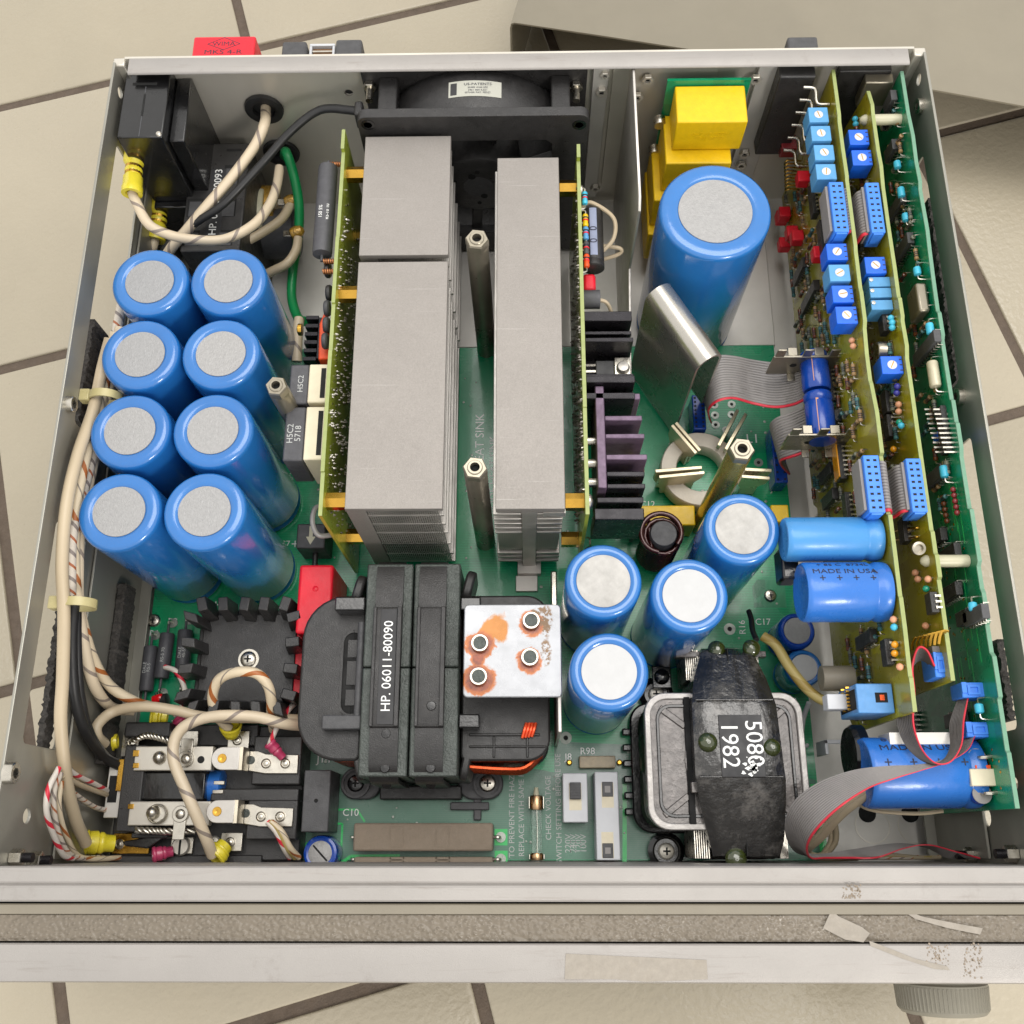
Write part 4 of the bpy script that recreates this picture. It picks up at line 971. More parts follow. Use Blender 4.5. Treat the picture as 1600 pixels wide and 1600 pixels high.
text('lettering', 'HP. 06011-80093', 6.0, 'ink_white', basis((lbx, (Y0 + Y1) / 2 - 4, 62.3), (0, 1, 0), (-1, 0, 0)), tb_, .03, cond=1.05)
# two pole breaker in the rear left corner with yellow terminals
cb = thing('circuit_breaker', 'black two pole breaker block in the rear left corner', 'circuit breaker', (-196, 382, 0))
q0, q1 = at(184, 215, 112), at(237, 215, 112); xr = ony(252, 117, 402).x
build('body', MB().box(-208.5, -184.5, q0.y, 402.8, 58, 112), 'black_gloss', cb, bevel=.7)
build('body', MB().box(-184.2, -176, q0.y + 4, 402.8, 34, 104), 'black_gloss', cb, bevel=.7)
build('lower_body', MB().box(-208, -176.5, q0.y - 4, 402.8, 8, 57.8), 'black_gloss', cb, bevel=.7)
build('slot', MB().box(-204, -191, 391, 392.6, 111.9, 112.15), 'hole', cb); build('slot', MB().box(-197.2, -196.2, 371, 385, 111.9, 112.15), 'hole', cb)
build('seam', MB().box(-196.9, -196.5, q0.y + .5, 371, 111.95, 112.1).box(-196.9, -196.5, 386, 390, 111.95, 112.1), 'grey_res', cb)
build('rivet', MB().lathe([(1.6, 0), (1.2, .7), (0.001, 1)], (-186.5, q0.y + 2, 112), (-186.5, q0.y + 2, 115), 12), 'tin', cb)
def quick_terminal(pts, r, label, mt_='term_yellow'):
    a, b = Vector(pts[0]), Vector(pts[1]); L = (b - a).length
    t = thing('spade_terminal', label, 'terminal', (a + b) / 2)
    o = build('sleeve', MB().lathe([(r, 0), (r * 1.02, L * .36), (r * .72, L * .45), (r * .85, L * .55), (r * .72, L * .63), (r * .92, L * .68), (r * .92, L * .86), (r * 1.0, L * .89), (r * .98, L), (r * .6, L), (r * .55, L * .9)], a, b, 20), mt_, t, ang=40)
    build('crimp', MB().cyl(a + (b - a) * .46, a + (b - a) * .62, r * .8, n=16), 'gold', o)
    return t
quick_terminal((at(212, 226, 92), at(206, 303, 90)), 5.6, 'upper yellow spade terminal on the corner breaker')
quick_terminal((at(254, 306, 52), at(242, 376, 48)), 5.8, 'lower yellow spade terminal on the corner breaker')
wire('beige_wire', [at(244, 366, 48), at(238, 388, 46), at(228, 420, 38)], 2.8, 'w_brown', 'short beige wire from the lower yellow spade terminal', 'wire')

# ------------------------------------------------------------------ things outside the rear wall
p0, p1 = at(301, 72, 104), at(398, 72, 104)
fc = thing('box_capacitor', 'red box capacitor outside the rear wall', 'capacitor', ((p0.x + p1.x) / 2, 414, 60))
b = build('body', MB().box(p0.x, p1.x, 405.8, at(350, 56, 104).y, 86, 104), 'red', fc, bevel=1.3, seg=3)
mid = (p0.x + p1.x) / 2; ym = at(350, 70, 104).y
text('lettering', 'WIMA', 4.2, 'ink_dark', basis((mid, ym + .6, 104.03), (1, 0, 0), (0, 1, 0)), b, .02, cond=1.1)
text('lettering', 'MKS 4-R', 4.2, 'ink_dark', basis((mid, ym - 5.0, 104.03), (1, 0, 0), (0, 1, 0)), b, .02, cond=1.4)
dm = MB(); dpts = [(mid - 9, ym + .6), (mid, ym + 5), (mid + 9, ym + .6), (mid, ym - 3.4)]
for (xa, ya), (xb, yb) in zip(dpts, dpts[1:] + dpts[:1]):
    d = Vector((xb - xa, yb - ya, 0)).normalized(); n_ = Vector((-d.y, d.x, 0)) * .2
    a_, b_ = Vector((xa, ya, 104.03)), Vector((xb, yb, 104.03)); dm.add([a_ - n_, b_ - n_, b_ + n_, a_ + n_], [(0, 1, 2, 3)])
build('logo_outline', dm, 'ink_dark', b)
q0, q1 = at(440, 75, 100), at(565, 75, 100)
tbk = thing('terminal_block', 'grey rear terminal block with a clear middle window', 'terminal block', ((q0.x + q1.x) / 2, 412, 60))
w_ = q1.x - q0.x
build('body', MB().box(q0.x, q0.x + w_ * .31, 405.8, at(440, 64, 100).y, 50, 100), 'grey_dark', tbk, bevel=1.4)
build('body', MB().box(q1.x - w_ * .33, q1.x, 405.8, at(440, 62, 100).y, 50, 100), 'grey_dark', tbk, bevel=1.4)
xa, xb, yt = q0.x + w_ * .33, q1.x - w_ * .35, at(500, 68, 97).y
fm_ = MB().box(xa, xb, 405.9, yt, 60, 93).box(xa, xb, yt - 1.6, yt, 93, 97).box(xa, xa + 1.4, 406, yt - 1.7, 93, 97).box(xb - 1.4, xb, 406, yt - 1.7, 93, 97)
build('window_frame', fm_, 'white', tbk, bevel=.3)
build('clear_cover', MB().box(xa + 1.5, xb - 1.5, 406.2, yt - 1.8, 93.2, 95), 'glass_led', tbk, bevel=.3)
build('link', MB().box(xa + 1.6, xb - 1.6, yt - 5, yt - 4, 95.1, 96), 'tin', tbk)

# ------------------------------------------------------------------ main transformer with straps
T = thing('main_transformer', 'black strapped transformer with white part number strip, near the front centre', 'transformer', (-52, 88, 0))
def corebox(x0, x1): 
    for y0, y1 in ((38, 88.8), (89.2, 140.6)): build('ferrite_core', MB().box(x0, x1, y0, y1, 8, 61.5), 'core', T, bevel=.8)
corebox(-75, -52.1); corebox(-51.3, -28.6)
for xc in (-63.2, -42.0):
    o0, i0 = [], []
    prof = [(35.2, 14), (35.2, 52), (36.2, 57), (39, 61), (44, 63.4), (60, 63.8), (60.6, 65.4), (62, 66), (116, 66), (117.4, 65.4), (118, 63.8), (133, 63.4), (139, 61.6), (142.4, 57.5), (143.4, 52), (143.4, 14), (141.6, 14), (141.6, 51), (139, 61.62 - .4), (133, 61.6), (44, 61.6), (38, 59), (37, 52), (37, 14)]
    m = MB(); n = len(prof); hw = 6.7
    vs = [(x, y, z) for x in (xc - hw, xc + hw) for y, z in prof]
    m.add(vs, [(i, n + i, n + (i + 1) % n, (i + 1) % n) for i in range(n)])
    for x_i in (0, n):
        for i in range(n // 2 - 1):
            m.f.append((x_i + i, x_i + i + 1, x_i + n - 2 - i, x_i + n - 1 - i))
    sp_ = build('strap', m, 'black', T, ang=30)
    build('strap_rib', MB().box(xc + 4.6 - 11.6 * (xc > -50) * 0, xc + 6.9, 60.5, 117.5, 65.9, 67.2), 'black', sp_, bevel=.4)
    build('strap_rib', MB().box(xc - 6.9, xc - 5.2, 60.5, 117.5, 65.9, 67.0), 'black', sp_, bevel=.4)
    for yy, zz in ((42, 62.6), (70 if xc > -50 else 57.5, 66.1 if xc > -50 else 63.6)): build('dimple', MB().lathe([(2.3, 0), (2.0, .35), (0.001, .4)], (xc + 1, yy, zz), (xc + 1, yy, zz + 2), 18), 'black_gloss', sp_)
    for yy in (35, 38.5):
        build('dimple', MB().lathe([(2.4, 0), (2.2, .8), (0.001, 1.0)], (xc, 35.3, 48), (xc, 33, 50), 18), 'black_gloss', sp_) if yy == 35 else None
lbx = -62.6
build('label', MB().box(lbx - 3.9, lbx + 3.9, 61.5, 116.5, 66.0, 66.3), 'label_black', T, bevel=.1)
text('lettering', 'HP. 06011-80090', 6.3, 'ink_white', basis((lbx + .2, 89, 66.34), (0, 1, 0), (-1, 0, 0)), T, .03, cond=.98)
# bobbin cheeks left and right with windings beneath
def cheek(x0, x1, r_l, r_r, z0, z1, name='bobbin_cheek'):
    pts = []
    for (cx, cy, a0, r) in ((x1 - r_r, 127 - r_r, 0, r_r), (x0 + r_l, 127 - r_l, 90, r_l), (x0 + r_l, 46 + r_l, 180, r_l), (x1 - r_r, 46 + r_r, 270, r_r)):
        for i in range(9): a = R(a0 + 90 * i / 8); pts.append((cx + r * math.cos(a), cy + r * math.sin(a)))
    return MB().prism(pts, z0, z1)
build('bobbin_cheek', cheek(-107.5, -76, 21, 3, 47, 51), 'black', T, bevel=1.4, seg=3)
build('winding', cheek(-104, -76, 19, 3, 12, 46.9), 'copper', T)
build('bobbin_cheek', cheek(-105, -76, 20, 3, 5, 11.9), 'black', T, bevel=1)
win = rrect(-86.5, -76.6, 68, 108, 5, 5)
build('window', MB().prism(win, 51, 51.15), 'hole', T)
fr = rrect(-87.6, -76.2, 66.8, 109.2, 6, 5)
rim = MB(); n = len(win)
for z in (51.0, 51.9): rim.v += [Vector((x, y, z)) for x, y in fr] + [Vector((x, y, z)) for x, y in win]
for i in range(n):
    j = (i + 1) % n; rim.f += [(2 * n + i, 2 * n + j, 3 * n + j, 3 * n + i), (i, 2 * n + i, 2 * n + j, j), (n + i, n + j, 3 * n + j, 3 * n + i)]
build('window_rim', rim, 'black', T)
for yy, h_ in ((100, 9), (88, 12), (76, 8)): build('rib', MB().box(-84.6, -79.5, yy - h_ / 2, yy + h_ / 2, 51.1, 51.6), 'black', T, bevel=.5)
build('clip_bar', MB().cyl((-77.3, 66, 56), (-77.3, 112, 56), 1.9, n=12), 'grey_dark', T)
for y in (120.2, 63.5):
    build('clip', MB().box(-90 if y > 100 else -94, -75.2, y - 3.4, y + 3.4, 51.6, 62.6 if y > 100 else 58), 'black_gloss' if y > 100 else 'grey_dark', T, bevel=.7)
    build('clip', MB().box(-28.4, -18.5, y - 3.2, y + 3.2, 52, 61.6), 'black_gloss', T, bevel=.7)
build('bobbin_cheek', cheek(-28, 15, 3, 11, 46, 50), 'black', T, bevel=1.0)
build('winding', cheek(-28, 11.5, 3, 10, 12, 45.9), 'copper', T)
wi = MB()
for i in range(15):
    z = 14 + i * 2.1; wi.tube([(-27, 44.0, z), (-8, 42.8, z + random.uniform(-.5, .5)), (3, 43.6, z), (11, 51, z)], 1.05, 6, 4)
build('wire_turns', wi, 'copper', T, kind='stuff')
build('bobbin_cheek', cheek(-28, 15, 3, 11, 4, 11.9), 'black', T, bevel=1.0)
for a_ in ((-24, 10, 57.6, 58.8), (-24, 13, 52.2, 53.2)): build('rib', MB().box(a_[0], a_[1], a_[2], a_[3], 49.9, 51.2), 'black', T, bevel=.4)
for xx in (-12, 4): build('rib', MB().box(xx - .6, xx + .6, 47.5, 57.5, 49.9, 51), 'black', T, bevel=.4)
m = MB()
for i in range(4): m.tube([(1.6 + i * 1.5, 56.6 + i * .2, 51.3), (2.6 + i * 1.5, 60, 52.2), (3.6 + i * 1.5, 63.6, 51.3)], .8, 6, 4)
M['copper_bright'] = mat('bright red enamelled wire', (226, 84, 44), 0.3, 0.5, 0.2, 400)
build('wire_turns', m, 'copper_bright', T)
for (x, y) in ((-77, 135), (-25, 137)):
    build('lead_guide', MB().prism(rrect(-8, 8, -17, 12, 6, 5), -2.4, 2.4, basis((x - 3 if x < -50 else x, y - 6, 46), (.25, 1, 0), (0, -.1, 1))), 'black', T, bevel=1.2)
build('lead_guide', MB().prism(rrect(-7, 10, -22, 10, 5, 5), -2, 2, basis((-25.5, 44, 40), (.2, 1, 0), (0, .1, 1))), 'black', T, bevel=1)
build('lead_guide', MB().prism(rrect(-7, 10, -22, 10, 5, 5), -2, 2, basis((-77, 44, 40), (-.2, 1, 0), (0, .1, 1))), 'black', T, bevel=1)
for sx in (-1, 1):
    c = at(556 if sx < 0 else 762, 1224, 6); xi = -72 if sx < 0 else -32
    build('mounting_foot', MB().prism(rrect(min(c.x - 8, xi) if sx < 0 else xi, xi if sx < 0 else c.x + 8, c.y - 8, c.y + 8, 7.6, 6), 0.1, 5.4), 'grey_dark', T, bevel=.8)
    build('rim', MB().lathe([(7.4, 0), (7.4, 2), (6.2, 2), (6.2, .3)], (c.x, c.y, 5.3), (c.x, c.y, 9), 30), 'grey_dark', T)
    screw((c.x, c.y, 5.4), 4.3, T, mt='black_gloss' if sx < 0 else 'tin', h=2.4)
build('base_bar', MB().box(-72, -30, 30, 37, .2, 9), 'black', T, bevel=.8)
build('foot_tab', MB().box(-24, -20, 20, 34, .1, 3).box(-36, -16, 25, 29, .1, 4), 'grey_dark', T, bevel=.6)

# plate with four posts, rust and yellow varnish round the posts
PB = Vector((-2.5, 94, 0))
pl = thing('terminal_plate', 'white coated metal plate with four posts and rust stains', 'metal plate', PB)
mr = mat('white coated plate with rust', (148, 150, 154), 0.25, 0.3, 0.05, 60, coat=0.2); t = NT(mr); c0 = t.p.inputs['Base Color'].links[0].from_socket
posts = [at(x, y, 76) for x, y in ((830, 971), (828, 1028), (750, 1006), (748, 1058))]
oc_ = t.coord(); sep = t.new('ShaderNodeSeparateXYZ'); t.link(oc_, sep.inputs[0])
nz = t.math('SUBTRACT', t.noise(150, 5, .7, dist=1.5), .5)
def blob(x, y, rx, ry, rot=0):
    cs, sn = math.cos(rot), math.sin(rot)
    ux = t.math('SUBTRACT', sep.outputs[0], (x - PB.x) * S); uy = t.math('SUBTRACT', sep.outputs[1], (y - PB.y) * S)
    a = t.math('ADD', t.math('MULTIPLY', ux, cs), t.math('MULTIPLY', uy, sn)); b = t.math('SUBTRACT', t.math('MULTIPLY', uy, cs), t.math('MULTIPLY', ux, sn))
    a = t.math('DIVIDE', a, rx * S); b = t.math('DIVIDE', b, ry * S)
    d = t.math('SQRT', t.math('ADD', t.math('MULTIPLY', a, a), t.math('MULTIPLY', b, b)))
    return t.math('ADD', d, t.math('MULTIPLY', nz, 0.9))
def union(l):
    r_ = l[0]
    for k in l[1:]: r_ = t.math('MINIMUM', r_, k)
    return r_
rust = union([blob(posts[2].x, posts[2].y - .5, 8.2, 7.4), blob(posts[3].x, posts[3].y - 1, 8.8, 8.2), blob(posts[0].x, posts[0].y - 1, 6.4, 6.6), blob(posts[1].x - .4, posts[1].y - 1.2, 6.8, 6.8), blob(posts[2].x - 1, posts[2].y - 7, 4, 4)])
yel = union([blob(posts[2].x + 5, posts[2].y + 7, 5.2, 11, R(-38)), blob(posts[2].x + 9.5, posts[2].y + 7, 4.6, 7)])
brn = union([blob(posts[0].x + 7, posts[0].y + 1, 3.4, 8.5), blob(posts[1].x + 7.5, posts[1].y + 3, 3, 7), blob(posts[0].x + 4, posts[0].y + 5, 4, 2.2)])
sm = lambda d, lo, hi: t.ramp(d, [(lo, (1, 1, 1)), (hi, (0, 0, 0))])
c1 = t.mix(sm(yel, .78, .98), c0, lin((150, 92, 4)))
c1 = t.mix(sm(rust, .86, .98), c1, lin((150, 80, 12)))
c1 = t.mix(sm(rust, .6, .86), c1, t.ramp(t.noise(500, 4, .7), [(.3, lin((80, 30, 8))), (.7, lin((128, 56, 20)))]))
c1 = t.mix(t.math('MULTIPLY', sm(brn, .75, .95), t.ramp(t.noise(420, 3, .7), [(.42, (0, 0, 0)), (.5, (1, 1, 1))])), c1, lin((92, 64, 28)))
t.link(c1, t.p.inputs['Base Color']); M['rusty_plate'] = mr
build('plate', MB().prism(rrect(-25.6, 20.2, 72.6, 116.4, 2.2, 4), 73.6, 75.4), 'rusty_plate', pl, bevel=.5)
build('side_leg', MB().box(18.2, 19.8, 57, 116.0, 1.0, 73.4), 'alu', pl, bevel=.3)
for p in posts:
    b = build('post', MB().lathe([(4.1, 0), (4.1, 3.0), (3.9, 3.5), (3.2, 3.5), (3.2, 2.6), (0.001, 2.6)], (p.x, p.y, 75.4), (p.x, p.y, 80), 28), 'tin', pl, ang=35)
    build('post_end', MB().cyl((p.x, p.y, 77.9), (p.x, p.y, 78.2), 3.1, n=20), 'core', b)
tbm = MB()
for i in range(16): tbm.lathe([(.9, 0), (.7, 1.2)], (18.2 + .2 * (i % 2), 119 + i * 1.7, 30 + (i % 3)), (18.2, 119 + i * 1.7, 34), 6)
build('solder_row', MB().box(17, 20, 117, 146, 8, 26), 'tin', pl, bevel=.6)
# ------------------------------------------------------------------ front left: bridge heatsink, resistors, red caps
hs = thing('square_heatsink', 'black square heatsink with fins round its rim and one centre screw', 'heatsink', (-141, 99, 0))
build('plate', MB().prism(rrect(-166, -116.5, 74, 123.5, 3, 4), 22, 25.5), 'black', hs, bevel=.6)
build('base_flange', MB().prism(rrect(-169, -113.5, 71, 126.5, 4, 4), 19.4, 21.8), 'black', hs, bevel=.6)
build('rectifier_block', MB().box(-155, -127, 85, 113, .1, 19.3), 'black_gloss', hs, bevel=.8)
fm = []
for s_, (ax, sg) in enumerate((('x', -1), ('x', 1), ('y', -1), ('y', 1))):
    for k in range(4 if ax == 'x' else 5):
        u = (-18.5 + k * 12.3) if ax == 'x' else (-20 + k * 10)
        tilt = .28 * (-1 if u < 0 else 1) * (1 if abs(u) > 10 else .4)
        c = Vector((-141.2, 98.8, 0))
        if ax == 'x': base = c + Vector((sg * 21.5, u, 24)); d = Vector((sg, tilt, 0)); w = Vector((-tilt, 1, 0))
        else: base = c + Vector((u, sg * 21.5, 24)); d = Vector((tilt, sg, 0)); w = Vector((1, -tilt, 0))
        w = w.normalized() * 3.1; hgt = 18
        a, b = base - d * 1, base + d * 8.5
        m = MB().add([a - w, b - w, b + w, a + w] + [v + Z3 * hgt * f for v, f in ((a - w * .8 + d * 2.5, 1), (b - w * .8, 1), (b + w * .8, 1), (a + w * .8 + d * 2.5, 1))], [(3, 2, 1, 0), (4, 5, 6, 7), (0, 1, 5, 4), (1, 2, 6, 5), (2, 3, 7, 6), (3, 0, 4, 7)])
        build('fin', m, 'black', hs, bevel=.5)
screw((-140.6, 99.4, 25.5), 4.2, hs, mt='tin', h=2.2, washer=5.4)
build('mount_hole', MB().cyl((-120, 77, 25.4), (-120, 77, 25.7), 2.2, n=14), 'hole', hs)
def lying_res(p0, p1, r, z, label, grp, txt=None):
    a, b = at(*p0, z), at(*p1, z); L = (a - b).length
    t = thing('power_resistor', label, 'resistor', ((a.x + b.x) / 2, (a.y + b.y) / 2, 0), grp)
    o = build('body', MB().lathe([(.7, -6), (.7, -.2), (r * .92, 0), (r, .8), (r, L - .8), (r * .92, L), (.7, L + .2), (.7, L + 6)], b, a, 20), 'grey_res', t, ang=40)
    d = (a - b).normalized()
    for e, s_ in ((a, 1), (b, -1)):
        build('lead', MB().tube([e + d * s_ * 5, e + d * s_ * 7, e + d * s_ * 7.5 - Z3 * (z - .5)], .7, 6), 'lead', t)
        q = e + d * s_ * 7; build('solder_pad', MB().cyl((q.x, q.y, .03), (q.x, q.y, .6), 2.6, n=16), 'pad', t)
    if txt:
        m_ = (a + b) / 2; text('lettering', txt, 2.5, 'ink_grey', basis(m_ + Vector((.3, 0, r + .05)), d, Vector((-d.y, d.x, 0))), o, .03)
lying_res((236, 1010), (228, 1080), 3.7, 5, 'grey wirewound resistor nearest the left wall, printed DALE', 'wirewound resistors', 'DALE\nRS-5')
lying_res((262, 990), (252, 1060), 3.9, 6, 'grey wirewound resistor in the middle of three beside the square heatsink', 'wirewound resistors', 'RS-5 70')
lying_res((290, 985), (284, 1058), 4.0, 6, 'grey wirewound resistor half under the fins of the square heatsink', 'wirewound resistors', 'DALE\n45-55')
p = at(250, 1094, 6); t = thing('indicator_led', 'small red indicator lamp beside the wirewound resistors', 'led', (p.x, p.y, 0))
build('lens', MB().lathe([(2.5, 0), (2.5, 3.5), (2.2, 4.8), (1.2, 5.8), (0.001, 6)], (p.x - 3, p.y, 6), (p.x + 4, p.y + 2, 8), 18), 'led', t, ang=60)
build('holder', MB().lathe([(3.2, 0), (3.2, 3), (2.6, 3.4)], (p.x + 1, p.y, 6), (p.x + 6, p.y + 1, 6.5), 18), 'black', t)
build('leads', MB().tube([(p.x - 2, p.y + 1, 6), (p.x - 4, p.y + 4, 3), (p.x - 4, p.y + 5, 0.2)], .4, 5), 'lead', t)
p0 = at(468, 882, 42); p1 = at(520, 930, 42)
t = thing('red_film_capacitor', 'tall red box capacitor behind the rounded transformer bobbin', 'capacitor', (p0.x + 8, p0.y - 12, 0))
build('body', MB().box(p0.x, p1.x - .5, at(470, 990, 42).y, p0.y, 0, 42), 'red', t, bevel=1.6, seg=3)
build('dimple', MB().lathe([(1.6, 0), (1, .5), (0.001, .7)], ((p0.x + p1.x) / 2, p0.y - 13, 42), ((p0.x + p1.x) / 2, p0.y - 13, 44), 14), 'red', t)
q = at(462, 985, 25)
t = thing('red_film_capacitor', 'lower red box capacitor between the square heatsink and the transformer', 'capacitor', (q.x, q.y - 15, 0))
build('body', MB().box(q.x, q.x + 11, at(462, 1090, 25).y, q.y - 1, 0, 25), 'red', t, bevel=1.4, seg=3)
p0 = at(466, 820, 20); p1 = at(508, 858, 20)
t = thing('arrow_block', 'dark box with a pale arrow printed on it, behind the tall red capacitor', 'thermal switch', ((p0.x + p1.x) / 2, (p0.y + p1.y) / 2, 0))
build('body', MB().box(p0.x, p1.x, p1.y, p0.y, 0, 22), 'grey_dark', t, bevel=.8)
cx_ = (p0.x + p1.x) / 2; cy_ = (p0.y + p1.y) / 2
build('arrow_print', MB().prism([(cx_ - 1, cy_ + 5.5), (cx_ + 1, cy_ + 5.5), (cx_ + 1, cy_ - .5), (cx_ + 2.6, cy_ - .5), (cx_, cy_ - 5), (cx_ - 2.6, cy_ - .5), (cx_ - 1, cy_ - .5)], 22.02, 22.08), 'nylon', t)
build('stem', MB().cyl((cx_ + 1, p1.y, 12), (cx_ + 1, p1.y - 9, 12), 1.6, n=12), 'black', t)

# ------------------------------------------------------------------ contactor, front left
K = thing('power_contactor', 'black power contactor with silver contact plates in the front left corner', 'contactor', (-155, 32, 0))
def pbox(name, x0, y0, x1, y1, za, zb, mt, bevel=.5, par=None):
    a, b = at(x0, y0, zb), at(x1, y1, zb); return build(name, MB().box(min(a.x, b.x), max(a.x, b.x), min(a.y, b.y), max(a.y, b.y), za, zb), mt, par or K, bevel=bevel)
pbox('base', 195, 1135, 466, 1345, .1, 14, 'black', .8)
pbox('contact_block', 398, 1150, 468, 1226, 14, 24, 'black', .7); pbox('contact_block', 330, 1232, 466, 1252, 14, 23, 'black', .7); pbox('contact_block', 388, 1250, 462, 1312, 14, 24, 'black', .7)
pbox('armature_bar', 212, 1166, 330, 1204, 26, 31, 'M_' if False else 'steel', .5); pbox('armature_bar', 203, 1252, 326, 1290, 26, 31, 'steel', .5)
pbox('centre_bar', 215, 1206, 318, 1250, 15, 27, 'black_gloss', .8)
pbox('frame_bar', 196, 1164, 214, 1300, 14, 29, 'black', .7); pbox('frame_bar', 196, 1128, 264, 1152, 12, 27, 'black', .9); pbox('frame_bar', 205, 1300, 262, 1310, 14, 26, 'black', .7)
pbox('upper_block', 264, 1132, 402, 1166, 8, 18, 'black', .8); pbox('end_plate', 165, 1336, 408, 1352, 4, 16, 'black', .8)
zp = pbox('zinc_yoke', 172, 1188, 198, 1278, 24, 26, 'M_y' if False else 'sheet', .4)
pbox('yoke_slot', 172, 1212, 181, 1254, 26, 26.1, 'hole', 0, zp)
pbox('yoke_edge', 186, 1186, 196, 1236, 26, 28.2, 'gold', .3); pbox('yoke_edge', 168, 1216, 175, 1252, 20, 25, 'gold', .3)
pbox('brass_end', 208, 1172, 216, 1182, 31, 31.6, 'gold', .2); pbox('brass_end', 208, 1192, 216, 1200, 31, 31.6, 'gold', .2); pbox('brass_end', 200, 1256, 208, 1264, 31, 31.6, 'gold', .2)
def dome(px, py, z, r, mt='tin', h=3.0, name='rivet'):
    p = at(px, py, z); return build(name, MB().lathe([(r, 0), (r * .95, h * .35), (r * .7, h * .75), (r * .3, h), (0.001, h * 1.02)], (p.x, p.y, z), (p.x, p.y, z + h), 22), mt, K, ang=60)
dome(250, 1184, 31, 3.4, h=4); dome(240, 1270, 31, 3.4, h=4.5); dome(212, 1228, 20, 4.4, h=4); dome(292, 1228, 24, 2.6)
sp_ = MB(); c = at(250, 1272, 29); sp_.tube([Vector((c.x + 4.3 * math.cos(i * .5), c.y + 4.3 * math.sin(i * .5), 29 + i * .1)) for i in range(50)], .5, 6, 2); build('spring', sp_, 'tin', K, ang=60)
def rivet_ring(px, py, z, par=None):
    p = at(px, py, z); o = build('rivet', MB().lathe([(2.5, 0), (2.5, .5), (2.1, .8), (1.8, .5), (1.8, .25), (1.3, .3), (1.0, .7), (0.001, .9)], (p.x, p.y, z), (p.x, p.y, z + 2), 22), 'tin', par or K, ang=40); return o
for (yc, xl) in ((1185, 330), (1268, 322)):
    # contact arm: rounded end, folded middle, plate with rivets
    a = at(xl, yc, 37); b = at(xl + 44, yc, 37); hw = at(xl, yc - 18, 37).y - a.y
    arm = build('contact_arm', MB().prism([(a.x + hw * (1 - math.cos(t_)), a.y + hw * math.sin(t_)) for t_ in [R(-90 + 180 * i / 10) for i in range(11)]][::-1] if False else
        [(b.x, a.y - hw), (b.x, a.y + hw)] + [(a.x + hw - hw * math.sin(R(180 * i / 12)), a.y + hw * math.cos(R(180 * i / 12))) for i in range(13)], 35.4, 37), 'alu', K, bevel=.3)
    build('arm_fold', MB().profy([(b.x - .5, 37), (b.x + 1.4, 36.4), (b.x + 2, 35), (b.x + 2, 27), (b.x + .4, 27), (b.x + .4, 34.6), (b.x - .5, 35.4)], a.y - hw, a.y + hw), 'bright', K)
    d0, d1 = at(xl + 48, yc, 26), at(xl + 136, yc, 26)
    q0 = at(xl + 48, yc + 6, 26)
    plt = build('contact_plate', MB().prism([(d0.x, q0.y + hw), (d0.x + 8, q0.y + hw), (d0.x + 12, q0.y + hw - 1.5), (d1.x, q0.y + hw - 2), (d1.x, q0.y - hw), (d0.x + 12, q0.y - hw), (d0.x, q0.y - hw + 2)], 24.1, 26), 'tin', K, bevel=.3)
    c = at(xl + 17, yc, 37); build('copper_rivet', MB().lathe([(2.3, 0), (2.1, .35), (.8, .35), (0.001, .1)], (c.x, c.y, 37), (c.x, c.y, 39), 20), 'gold', K)
    rivet_ring(xl + 86, yc + 8, 26); rivet_ring(xl + 116, yc + 8, 26)
    build('tint_spot', MB().cyl((at(xl + 62, yc + 4, 26).x, q0.y + 1, 26.0), (at(xl + 62, yc + 4, 26).x, q0.y + 1, 26.08), 2.1, n=18), 'core', K)
for px, py in ((373, 1156), (362, 1315)):
    pbox('terminal_tab', px - 16, py - 14, px + 15, py + 15, 19, 20.5, 'tin', .3); rivet_ring(px - 2, py + 1, 20.5)
for px, py in ((342, 1158), (334, 1316)): p = at(px, py, 15); screw((p.x, p.y, 14), 3.1, K, mt='steel', h=2)
pbox('terminal_tab', 264, 1142, 308, 1166, 20, 21.4, 'tin', .3)
for (px, py) in ((290, 1186), (282, 1272)):
    p = at(px, py, 32); a = p + Vector((0, 10 if py < 1200 else -12, 0))
    m = MB().cyl((p.x, p.y, 31.2), (p.x, p.y, 32.6), 4.0, n=24); m.box(p.x - 3, p.x + 3, min(p.y, a.y), max(p.y, a.y), 31.2, 32.2)
    build('eyelet_tag', m, 'tin', K, bevel=.3); dome(px, py, 32.4, 2.5, h=1.2)
p = at(314, 1187, 31); build('hole', MB().cyl((p.x, p.y, 30.9), (p.x, p.y, 31.15), 1.8, n=14), 'hole', K)
p = at(310, 1272, 31); build('hole', MB().cyl((p.x, p.y, 30.9), (p.x, p.y, 31.15), 1.8, n=14), 'hole', K)
a, b = at(322, 1228, 22), at(346, 1228, 22)
build('coil', MB().lathe([(7.5, 0), (8, .5), (8, b.x - a.x - 1), (6, b.x - a.x)], (a.x, a.y, 16), (b.x, a.y, 16), 28), 'blue_mid', K)
build('coil_face', MB().cyl((a.x - .3, a.y, 16), (a.x, a.y, 16), 7.2, n=26), 'cream', K)
pbox('spring_leaf', 334, 1220, 350, 1226, 22, 24, 'tin', .2); pbox('spring_leaf', 332, 1234, 348, 1240, 22, 24, 'tin', .2)
# right hand slotted screw with tinned strap
pbox('terminal_tab', 268, 1308, 300, 1334, 15, 16.6, 'tin', .3)
p = at(283, 1322, 17); build('slotted_screw', MB().lathe([(4.6, 0), (4.6, 1.2), (3.9, 2.2), (0.001, 2.4)], (p.x, p.y, 16.6), (p.x, p.y, 20), 24), 'steel', K)
build('screw_slot', MB().box(p.x - .5, p.x + .5, p.y - 4, p.y + 4, 18.6, 19.15), 'hole', K)
